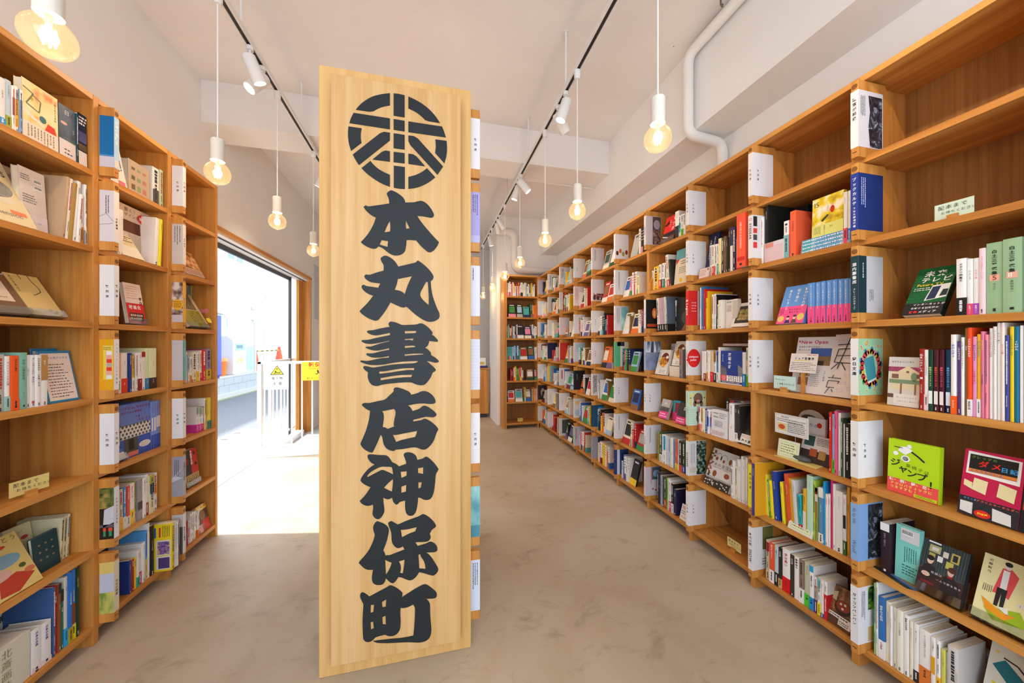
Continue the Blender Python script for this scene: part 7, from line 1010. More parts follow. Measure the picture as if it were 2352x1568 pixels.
face('manga', 'e4cfc4', 'white and red comic on an acrylic stand', lambda A, w, h: (A.rect('d0202a', 0, 0, w, h*.5), A.marks('e09a8a', w*.1, h*.6, w*.8, h*.95, 6, 4, th=.3), A.up(), A.vtext(ink, '変な', w*.86, h*.62, w*.2, 1.0, 1), A.htext(wh, '映画化', w*.12, h*.40, w*.22, 1), A.rect('2e2224', w*.1, h*.06, w*.9, h*.26), A.up(), A.marks('d8b4a4', w*.14, h*.08, w*.86, h*.24, 2, 6, th=.8)), stand=True, th=.015, h=.195)
face('darkone', '22211f', 'black book half hidden at the name block', None, s=.105, w=.09, th=.018)
def polka(A, w, h):
    A.rect('6a80c8', 0, h*.6, w, h).rect('3456b0', 0, 0, w, h*.4).rect('d8d4d0', 0, h*.36, w, h*.62).up()
    for i in range(9):
        for j in range(4): A.ell('4a4640', w*(.02+.12*i+(.06 if j % 2 else 0)), h*(.39+.065*j), w*.032, h*.024)
    A.htext('8a2a5a', 'ハチ公 vs 吉永小百合', w*.05, h*.92, w*.095, 1).htext('8a2a5a', '初代々木上原物語', w*.05, h*.84, w*.08, 1).htext(ink, '（上巻）', w*.4, h*.74, w*.08).htext('8a2a5a', '高谷 尚志', w*.58, h*.67, w*.10); A.rect('4a463e', w*.1, h*.1, w*.55, h*.36); A.up().rect('1e1c1a', w*.24, h*.14, w*.42, h*.34).ell('e0dcd8', w*.78, h*.18, w*.2, h*.06).rect('d87868', w*.2, h*.02, w*.55, h*.1); A.up().htext('a0284a', 'シャーリー・', w*.63, h*.20, w*.05, 1).htext('a0284a', 'マクレーン', w*.64, h*.155, w*.05, 1)
face('hachi', '5c74c0', 'blue paperback with a polka-dot paper band', polka, th=.02)
face('hachilean', '4a66b8', 'blue paperback leaning on an acrylic stand beside the name block', lambda A, w, h: (A.ell('e0dcd8', w*.5, h*.5, w*.4, h*.06), A.ell('e8a090', w*.5, h*.34, w*.4, h*.06), A.up(), A.marks('5a2a4a', w*.2, h*.46, w*.8, h*.54, 1, 3), A.rect('ddd8d6', 0, 0, w, h*.16)), stand=True, s=.10, w=.08, th=.015, h=.19)
for i in range(6):
    w_ = .0195 if i == 0 else .0082; x_ = .351 if i == 0 else .371+.0072*(i-1); c_ = ('e4c61c', 'dcd8d4', 'cfc8c0', 'dcd8d0', 'c0b4ac', '9a3a34')[i]
    b_ = spine_book('L1', 6, -.06, x_, min(w_, .0068) if i else w_, (.243, .236, .24, .232, .238, .235)[i], c_, [], ('thick yellow book, black hazard stripes, jutting out, ' if i == 0 else cname(c_)+' magazine, %s of six jutting past the shelf, ' % ORD[i])+''+where('L1', 6), 'magazines jutting into the aisle', 970+i)
    if i == 0:
        A = Art(); h_ = .243; W_ = .186
        for j in range(9): A.poly('22201e', [(.002, h_*(j/9+.01)), (.014, h_*(j/9+.035)), (.014, h_*(j/9+.085)), (.002, h_*(j/9+.06))])
        u0 = .10; A.up().rect('d4ccc8', u0+.02, h_*.34, W_-.004, h_*.66).rect('d4ccc8', u0+.02, h_*.04, W_-.004, h_*.32).rect('2a5aa8', u0+.012, h_*.72, u0+.020, h_*.93).rect('d0342a', u0+.032, h_*.72, u0+.040, h_*.93); A.up().rect(noisemat('toy_photo', 60, [(.35, '3a2a5a'), (.5, '7a5a9a'), (.65, 'd8a040')], 3), u0+.026, h_*.36, W_-.008, h_*.63).rect('4a3a6a', u0+.03, h_*.06, W_-.008, h_*.29).marks(ink, u0+.045, h_*.7, W_-.006, h_*.96, 5, 4, True)
        A.build('cover_print', b_, (-.0001, .186, 0), (0, -1, 0), (0, 0, 1))
STREET = noisemat('old_town_photo', 30, [(.35, '5a3420'), (.5, 'c88038'), (.62, 'd8b890')], 4)
face('roadone', 'b8864c', 'book with a photo of an old town leaning back', lambda A, w, h: (A.rect(STREET, 0, h*.3, w, h), A.rect('b89c8c', 0, 0, w, h*.26), A.up(), A.marks('a04a3a', w*.05, h*.04, w*.95, h*.22, 3, 3)), th=.015, w=.17)
face('roadtwo', 'd8944c', 'orange travel book with a black road photo leaning behind', lambda A, w, h: (A.rect('5a5650', w*.1, h*.3, w*.95, h*.7), A.up(), A.line('c0342a', [(w*.2, h*.75), (w*.4, h*.85)], w*.05)), th=.012, h=.24, w=.14, ins=.09)
BRANCH = noisemat('branches_photo', 40, [(.4, '3a2a20'), (.6, 'a89a84')], 4)
face('wren', 'c8a888', 'book with a bright yellow band leaning back', lambda A, w, h: (A.rect('d8c8a4', 0, 0, w, h), A.rect(BRANCH, 0, h*.5, w*.85, h), A.rect('e8e030', 0, 0, w*.92, h*.48), A.up(), A.vtext('4a4a1c', '街と山', w*.78, h*.4, w*.1), A.marks('6a6a20', w*.3, h*.1, w*.6, h*.42, 3, 4, True)), stand=True, th=.02, w=.185, h=.235)
o = MB().prism(M('f0e02c', .6), [(-.02, -.012), (.012, -.018), (.024, 0), (.018, .02), (-.004, .016), (-.022, .012)], 0, .0012, 1).build('sticky_note'); place(o, 'L2', .35, .0, ROWZ[2]+.06, 28); tag(o, 'yellow animal-shaped sticky note on the yellow-banded book', 'sticky note')
pts = [(-.034, -.020), (-.026, -.006), (-.020, .004), (-.006, .012), (.016, .010), (.022, .022), (.028, .014), (.036, .016), (.038, -.004), (.030, -.012), (.026, -.022), (.020, -.012), (-.002, -.012), (-.018, -.014)]
p, rz = frame_of('L2', .4135, .075, ROWZ[2]+.125); o = MB().prism(M('e08488', .6), pts, 0, .0012, 1).build('sticky_note'); o.matrix_world = Matrix.Translation(p) @ Matrix.Rotation(rz-pi/2, 4, 'Z'); tag(o, 'pink cat-shaped sticky note on the inside of the end upright', 'sticky note')
def ninja(A, w, h):
    A.rect('26201f', 0, h*.3, w*.5, h).rect('b8201c', w*.5, h*.3, w, h).ell('c82a20', w*.2, h*.7, w*.13, h*.12).rect('b89a60', 0, 0, w, h*.3); A.up().ell('1c1818', w*.78, h*.86, w*.07, h*.05).ell('1c1818', w*.84, h*.55, w*.08, h*.05).vtext(wh, '忍者学大全', w*.55, h*.92, w*.17, .82, 1).marks('4a3a20', w*.05, h*.03, w*.95, h*.27, 7, 4, True)
face('ninja', '8a1c1a', 'red and black book with white brush lettering', ninja, stand=True, th=.035, h=.21)
face('chef', '5a3a2c', 'dark red book with a portrait leaning at the upright', lambda A, w, h: (A.rect(COOK, 0, h*.8, w, h), A.ell('8a6a50', w*.5, h*.6, w*.25, h*.2), A.rect('c83030', w*.3, 0, w, h*.4), A.rect('d8a0a4', 0, 0, w*.5, h*.3)), th=.018, w=.1, h=.16)
spine_book('L2', 3, .10, .19, .05, .19, 'dcd8d4', [], 'white book at the back, '+where('L2', 3), 'books standing spine out', 981); spine_book('L2', 4, .12, .17, .16, .215, 'd8d4cc', [('q2', .2, .5, 'd8b040')], 'wide white book along the back, '+where('L2', 4), 'books standing spine out', 983)
# ---------------------------------------------------------------- cards, stands and small things
def note(name, col, lines, label, size=.016, wire=False, **k):
    """handwritten card held in a slotted wooden foot"""
    key, row, s, w, h, ins, lean = pos(name, **k); h = k.get('hh', .052)
    p, rz = frame_of(key, s, ins, ROWZ[row]); t = empty('note_card', p, rz+radians(k.get('yaw', 0))); tag(t, label+', '+where(key, row), 'note card', 'handwritten note cards')
    m = MB(); z0 = .012 if not wire else .108
    for i in range(6): m.box(M(col, .7), w*i/6, .004*sin(pi*i/6)*.3, z0, w*(i+1)/6, .004*sin(pi*i/6)*.3+.0006, z0+h)
    c = m.build('card', t)
    if not wire: MB().box(WOODX, w*.36, -.009, .0004, w*.64, -.0008, .021).box(WOODX, w*.36, .0026, .0004, w*.64, .010, .021).box(WOODX, w*.36, -.0008, .0004, w*.64, .0026, .010).build('foot', t)
    else: MB().tube(M('9a9894', .3, .8), [(w*.6, .006, .022), (w*.6, .006, .10), (w*.6, .003, z0+.02)], .0012, 6).box(WOODX, w*.5, -.006, .0004, w*.7, .016, .022).build('foot', t)
    A = Art()
    for i, l in enumerate(lines): A.htext('2e2c2a', l, w*.08+w*.08*(i % 2), h*(.72-.34*i), min(size, w*.84/max(1, len(l)*.98)))
    if A.ops: A.build('handwriting', c, (0, -.0002, z0), (1, 0, 0), (0, 0, 1))
    return t, c
note('notemint', 'cfe0c8', ['配本まで', 'お待ちください'], 'mint green handwritten card on a wooden foot')
note('noteyel', 'dcc884', ['配本まで', 'お待ちください'], 'yellow handwritten card on a wooden foot', yaw=0)
note('noteleft', 'dcc47a', ['配本まで', 'お待ちください'], 'curled yellow handwritten card on a wooden foot', yaw=-12)
FD['noteend'] = ('noteend', 'E', 6, .20, .08, .05, .04, 0); note('noteend', 'dcc05a', ['配本まで', 'お待ちください'], 'small yellow card on a wooden foot')
note('noteteal', 'c2ddd4', ['Discover Japan', 'に掲載されました！'], 'pale teal handwritten card on a wooden foot', .014, hh=.062)
t, c = note('infocard', 'e0dcd8', [], 'white printed card held up on a wire stand', wire=True, hh=.096)
Art().frame('8a8684', .006, .006, .148, .090, .0008).htext(ink, '読書会開催', .03, .082, .007).rect('d8c88a', .012, .016, .056, .052).up().ell('c8502a', .034, .034, .016, .012).marks('3a3634', .062, .012, .144, .062, 6, 4, th=.4).marks('5a5654', .012, .058, .144, .076, 2, 6, th=.4).build('print', c, (0, -.0002, .108), (1, 0, 0), (0, 0, 1))
def card(name, col, label, art, th=.002, **k):
    key, row, s, w, h, ins, lean = pos(name, **k); o = MB().box(M(col, .6), 0, 0, 0, w, th, h).build('card'); place(o, key, s, ins, ROWZ[row]+k.get('dz', 0), lean, th); tag(o, label+', '+where(key, row), 'card')
    A = Art(); art(A, w, h); A.build('print', o, (0, -.0002, 0), (1, 0, 0), (0, 0, 1)) if A.ops else 0
    return o
def framed(A, w, h): A.rect('dde2b4', w*.05, h*.08, w*.95, h*.92); A.up().frame('5a6a4a', w*.1, h*.14, w*.9, h*.86, .0008).marks('3a4030', w*.15, h*.22, w*.85, h*.8, 4, 3, th=.3)
card('notecream', 'dcd8cc', 'cream handwritten card leaning on the picture books', framed, w=.105, h=.075)
card('smallcard', 'd8d8cc', 'small cream card with a green border', framed)
card('pinkcard', 'e4cdc4', 'pink printed card leaning at the front of the shelf', lambda A, w, h: (A.frame('c04a4a', w*.02, h*.03, w*.98, h*.97, .001), A.marks('a06a60', w*.1, h*.2, w*.7, h*.85, 4, 3), A.rect('8a6a60', w*.76, h*.7, w*.92, h*.9)))
card('postcard', '3a2c26', 'dark postcard of paintings leaning back', lambda A, w, h: (A.rect('cfc6c0', 0, h*.45, w, h), A.up(), A.rect('2e4a44', w*.08, h*.6, w*.42, h*.97), A.rect('a8502a', w*.32, h*.25, w*.56, h*.52), A.rect('a8824a', w*.62, h*.2, w*.85, h*.5), A.marks(ink, w*.5, h*.66, w*.95, h*.94, 5, 3)), th=.006)
face('boxcard', 'd8d2d0', 'white picture book with a red apple mark', lambda A, w, h: (A.ell('c8241c', w*.68, h*.84, w*.14, h*.06), A.htext(ink, 'りん', w*.1, h*.82, w*.24)), h=.2, s=.20, w=.075, th=.012)
face('gabook', 'd8cec4', 'cream book lettered in red at the back', lambda A, w, h: (A.glyph('b8241c', 'が', w*.4, h*.72, w*.6, 1), A.ell('c8302c', w*.6, h*.3, w*.2, h*.06)), s=.28, w=.06, th=.012, ins=.15, h=.245)
key, row, s, w, h, ins, lean = pos('fan'); p, rz = frame_of(key, s+.05, .19, ROWZ[row]+.0004)
m = MB(); m.prism(M('d8d0c4'), [(.062*cos(2*pi*i/24), .165+.055*sin(2*pi*i/24)) for i in range(24)], 0, .002, 1); m.box(M('c8b490'), -.006, .0, 0, .006, .002, .115)
o = m.build('round_fan'); o.matrix_world = Matrix.Translation(p) @ Matrix.Rotation(rz, 4, 'Z'); tag(o, 'white round paper fan with a brown bird at the back, '+where(key, row), 'fan'); Art().ell('5a4a3a', -.01, .175, .038, .02).ell('3a322a', .02, .168, .024, .012).build('print', o, (0, -.0002, 0), (1, 0, 0), (0, 0, 1))
p, rz = frame_of('R1', .12, .005, ROWZ[4]+.0006)
o = MB().prism(M('e0cc7a', .6), [(0, .0), (.19, -.004), (.17, .085), (.07, .095)], 0, .002, 2).build('map_sheet'); o.matrix_world = Matrix.Translation(p) @ Matrix.Rotation(rz, 4, 'Z'); tag(o, 'yellow map sheet lying flat under a dark stone, '+where('R1', 4), 'map'); Art().marks('8a8a5a', .05, .02, .16, .07, 7, 4, th=.2).build('print', o, (0, 0, .002), (1, 0, 0), (0, 1, 0))
p, rz = frame_of('R1', .215, .045, ROWZ[4]+.0026)
o = MB().ball(noisemat('grey_river_stone', 60, [(.35, '3c4240'), (.65, '5c6260')], 4, .6), (0, 0, .013), (.047, .020, .013), 24, 12).build('stone', smooth=True); o.matrix_world = Matrix.Translation(p) @ Matrix.Rotation(rz-.15, 4, 'Z'); tag(o, 'flat dark grey stone used as a paperweight on the yellow map', 'stone')
# open magazine with a card in front
key, row, s, w, h, ins, lean = pos('magleft', s=.165, w=.155, h=.262, lean=12); p, rz = frame_of(key, s, .045, ROWZ[row]+.0024); t = empty('open_magazine', p, rz); tag(t, 'magazine propped open at a shop opening article, '+where(key, row), 'magazine')
R_ = Matrix.Rotation(-radians(12), 4, 'X'); b = MB().box(M('ddd4cf', .5), 0, 0, 0, w, .004, h, R_); lp = b.build('left_page', t)
A = Art(); A.rect('c03a60', w*.04, h*.905, w*.09, h*.935).htext('c03a60', 'New Open', w*.11, h*.91, w*.125, 1).htext('4a4644', '佐渡島の恵みを味わう', w*.06, h*.82, w*.062).htext('4a4644', '開かれたあかし', w*.06, h*.765, w*.062).rect('3a5a9a', w*.42, h*.66, w*.96, h*.80).rect('8a6a44', w*.55, h*.5, w*.96, h*.66).rect('9a7a5a', w*.2, h*.30, w*.48, h*.38).rect('a06a54', w*.18, h*.14, w*.46, h*.28); A.up().rect('3a2c24', w*.58, h*.5, w*.8, h*.58).rect('e0b060', w*.33, h*.31, w*.46, h*.37).marks('7a7470', w*.5, h*.12, w*.75, h*.42, 9, 4, th=.25).vtext('4a4644', 'コラム感覚', w*.86, h*.40, w*.06); crest(A.up(), '3a2a1a', w*.395, h*.34, w*.04)
A.build('page_print', lp, (0, -.0003, 0), (1, 0, 0), (0, sin(radians(12)), cos(radians(12))))
x1 = w+.001; w2 = .10; b = MB()
for i in range(5): b.box(M('ddcfc6', .5), x1+w2*i/5, -.012*sin(pi*(i+.5)/5*.6), 0, x1+w2*(i+1)/5, -.012*sin(pi*(i+.5)/5*.6)+.004, h*1.03, R_)
rp = b.build('right_page', t); A = Art(); q = lambda *P: [(w2*a, h*b_) for a, b_ in P]
A.line('2a2a3c', q((.2, .86), (.9, .88)), .0035).line('2a2a3c', q((.62, .98), (.30, .46)), .0035).line('2a2a3c', q((.26, .79), (.85, .80), (.80, .56), (.16, .57), (.26, .79)), .0035).line('2a2a3c', q((.2, .68), (.82, .69)), .003).line('2a2a3c', q((.34, .57), (.08, .45)), .0035).line('2a2a3c', q((.42, .57), (.6, .45)), .0035)
A.line('2a2a3c', q((.22, .36), (.18, .31)), .003).line('2a2a3c', q((.02, .31), (.5, .31)), .003).line('2a2a3c', q((.05, .26), (.45, .26), (.4, .22)), .003).line('2a2a3c', q((.05, .26), (.0, .15), (.3, .15)), .003).line('2a2a3c', q((.12, .15), (-.02, .04)), .003).line('2a2a3c', q((.2, .12), (.26, .08)), .003)
for i, (cx, cy) in enumerate(((.3, .92), (.85, .74), (.75, .5), (.7, .36), (.6, .24), (.85, .16), (.5, .12))): A.frame('9a94a8', w2*(cx-.1), h*(cy-.02), w2*(cx+.1), h*(cy+.02), .0006)
A.build('page_print', rp, (x1, -.0125, 0), (1, 0, 0), (0, sin(radians(12)), cos(radians(12))))
def share(A, w, h): A.htext(ink, 'シェア型書店', w*.16, h*.74, w*.115, 1).rect('e8cc2a', w*.14, h*.62, w*.78, h*.65).marks('4a4440', w*.05, h*.1, w*.95, h*.56, 5, 4, th=.35).marks('c04a3a', w*.6, h*.9, w*.95, h*.97, 1, 5)
card('sharecard', 'ddd2ca', 'white handwritten share-bookshop card in front of the magazine', share, s=.176, w=.115, h=.088, dz=.095, ins=.024, lean=11)
MB().box(WOODX, 0, 0, .0004, .012, .012, .10).build('x')
x = bpy.data.objects['x']; x.name = 'card_post'; place(x, 'R1', .226, .029, ROWZ[3]); tag(x, 'small wooden post holding the share-bookshop card, '+where('R1', 3), 'card holder')
# bottom corner oddments in the nearest long-wall case
p, rz = frame_of('R0', .036, .005, ROWZ[5]+.0006)
o = MB().prism(M('26282c', .4), [(0, .035), (.03, .055), (.145, .018), (.125, -.004)], 0, .0012, 2).prism(M('4a66a8', .4), [(.018, .05), (.03, .055), (.145, .018), (.135, .008)], .0012, .0018, 2).build('bookmark'); o.matrix_world = Matrix.Translation(p) @ Matrix.Rotation(rz, 4, 'Z'); tag(o, 'dark postcard with a blue edge lying flat, '+where('R0', 5), 'postcard')
o = MB().prism(M('b09468', .7), [(0, .075), (.052, .062), (.050, .150), (.002, .178)], 0, .0012, 1).build('kraft_tag'); place(o, 'R0', .246, .17, ROWZ[6]-.0004); tag(o, 'kraft paper tag with a pale oval behind the thick books, '+where('R0', 6), 'tag'); Art().ell('bcbcc0', .026, .128, .022, .024).up().marks('5a5a5c', .010, .115, .042, .142, 3, 3, th=.3).build('print', o, (0, -.0002, 0), (1, 0, 0), (0, 0, 1)); MB().tube(M('6a6866', .3, .8), [(.026, .004, 0), (.026, .004, .13)], .0014, 6).build('pin', o)
# ---------------------------------------------------------------- name blocks
def sp_v(t, col=ink, size=.0145, v=.075, pitch=1.25, bold=1):
    return lambda P: P.vtext(col, t, 0, v, size, pitch, bold)
def cols(seed, u0=.015, u1=.035, v0=.07, v1=.195, n=2, col='4a4646'): return lambda A, w: A.marks(col, u0, v0, u1, v1, n, seed, True, .7, .6)
W_ = ('e6e2e0', 'e2dedf', 'W', None, 'plain white sleeve marked as let')
def circ(A, w): A.ell('d81e1c', .038, .108, .048, .058).up().htext(wh, 'compass', .0, .118, .016, 1).htext(wh, 'point', .012, .098, .016, 1)
def bears(A, w):
    for i in range(5):
        for j in range(2): A.rect('e8d060', .008+.026*i, .125+.045*j, .020+.026*i, .205-.03+.03*j)
    for y in range(7): A.rect('8fb8a0', 0, .012+.014*y, w, .0135+.014*y)
    A.up().ell('7a5a48', .07, .168, .034, .036).ell('7a5a48', .045, .135, .012, .018).ell('7a5a48', .095, .135, .012, .018).ell('7a5a48', .085, .045, .030, .034).ell('7a5a48', .066, .078, .010).ell('7a5a48', .098, .078, .010); A.up().ell('d88a90', .07, .155, .012, .007)
def compass_sp(P): return P.htext(ink, 'compass', 0, .05, .012, 0, -pi/2).ell('d81e1c', 0, -.012, .006).htext(ink, 'point', 0, -.025, .012, 0, -pi/2)
def flowers(A, w):
    R = random.Random(2)
    for i in range(22): a = i*.285; A.ell(R.choice(('c8484a', 'd87a78', 'd8a03a', 'b83038')), .064+.046*cos(a), .105+.062*sin(a), .011)
    for i in range(10): a = i*.63+.2; A.ell(R.choice(('3a7aa8', '4a8a54')), .064+.056*cos(a), .105+.072*sin(a), .007, .010)
    A.up().poly('3e8a94', [(.028, .138), (.078, .152), (.094, .068), (.048, .052)]); A.poly('d8d4c8', [(.048, .052), (.094, .068), (.094, .060), (.050, .044)])
def arch(A, w): A.poly(MARBLE, [(.052, .20), (.125, .20), (.125, 0.003), (.06, .0035), (.052, .08), (.060, .14)]).marks('3a3838', .010, .12, .036, .195, 4, 4, True, .95, .5).rect('d0cccc', .010, .03, .036, .06)
def house_line(A, w): A.line('6a6668', [(.0, .105), (.024, .118), (.048, .085)], .0014).line('6a6668', [(.0, .07), (.046, .078)], .0014).marks('3a3838', .018, .11, .034, .195, 2, 4, True, .8, .5)
def sea(A, w): A.rect('c8c0cc', 0, 0, w, .045).rect('4a8ac0', 0, .045, w, .052)
def pyramid(A, w):
    A.rect('e0c050', .012, .045, .046, .19).up().marks('6a5a10', .014, .17, .044, .185, 2, 3); 
    for i in range(7): A.rect(('d8d8d8', 'e09a94', 'd8342c', 'a8a098', 'd8342c', 'e09a94', 'e0dcdc')[i], .024, .048+.017*i, .042, .064+.017*i)
def temple(A, w): A.rect(ROOFP, 0, .13, w, .217).rect('241c14', 0, .0, w, .13).up().poly('c6c2c8', [(.012, .05), (.016, .125), (w, .14), (w, .07)]).rect('5a5460', .0, .05, w, .062).rect('d8482a', .012, .034, .022, .048).rect('d8482a', .030, .034, .044, .048).rect('2f8a5c', .013, .012, .021, .034).rect('2f8a5c', .032, .012, .042, .034)
def meadow(A, w): A.rect('d8b868', 0, .17, w, .217).rect('bcbccc', 0, .09, w, .17).rect(GRASSP, 0, 0, w, .09)
def catt(A, w): A.rect(CATP, 0, .04, w, .217).rect('c4b4b8', 0, 0, w, .04).up().ell('e0a024', .026, .095, .024, .03); A.up().marks('5a4a10', .010, .078, .042, .115, 4, 3)
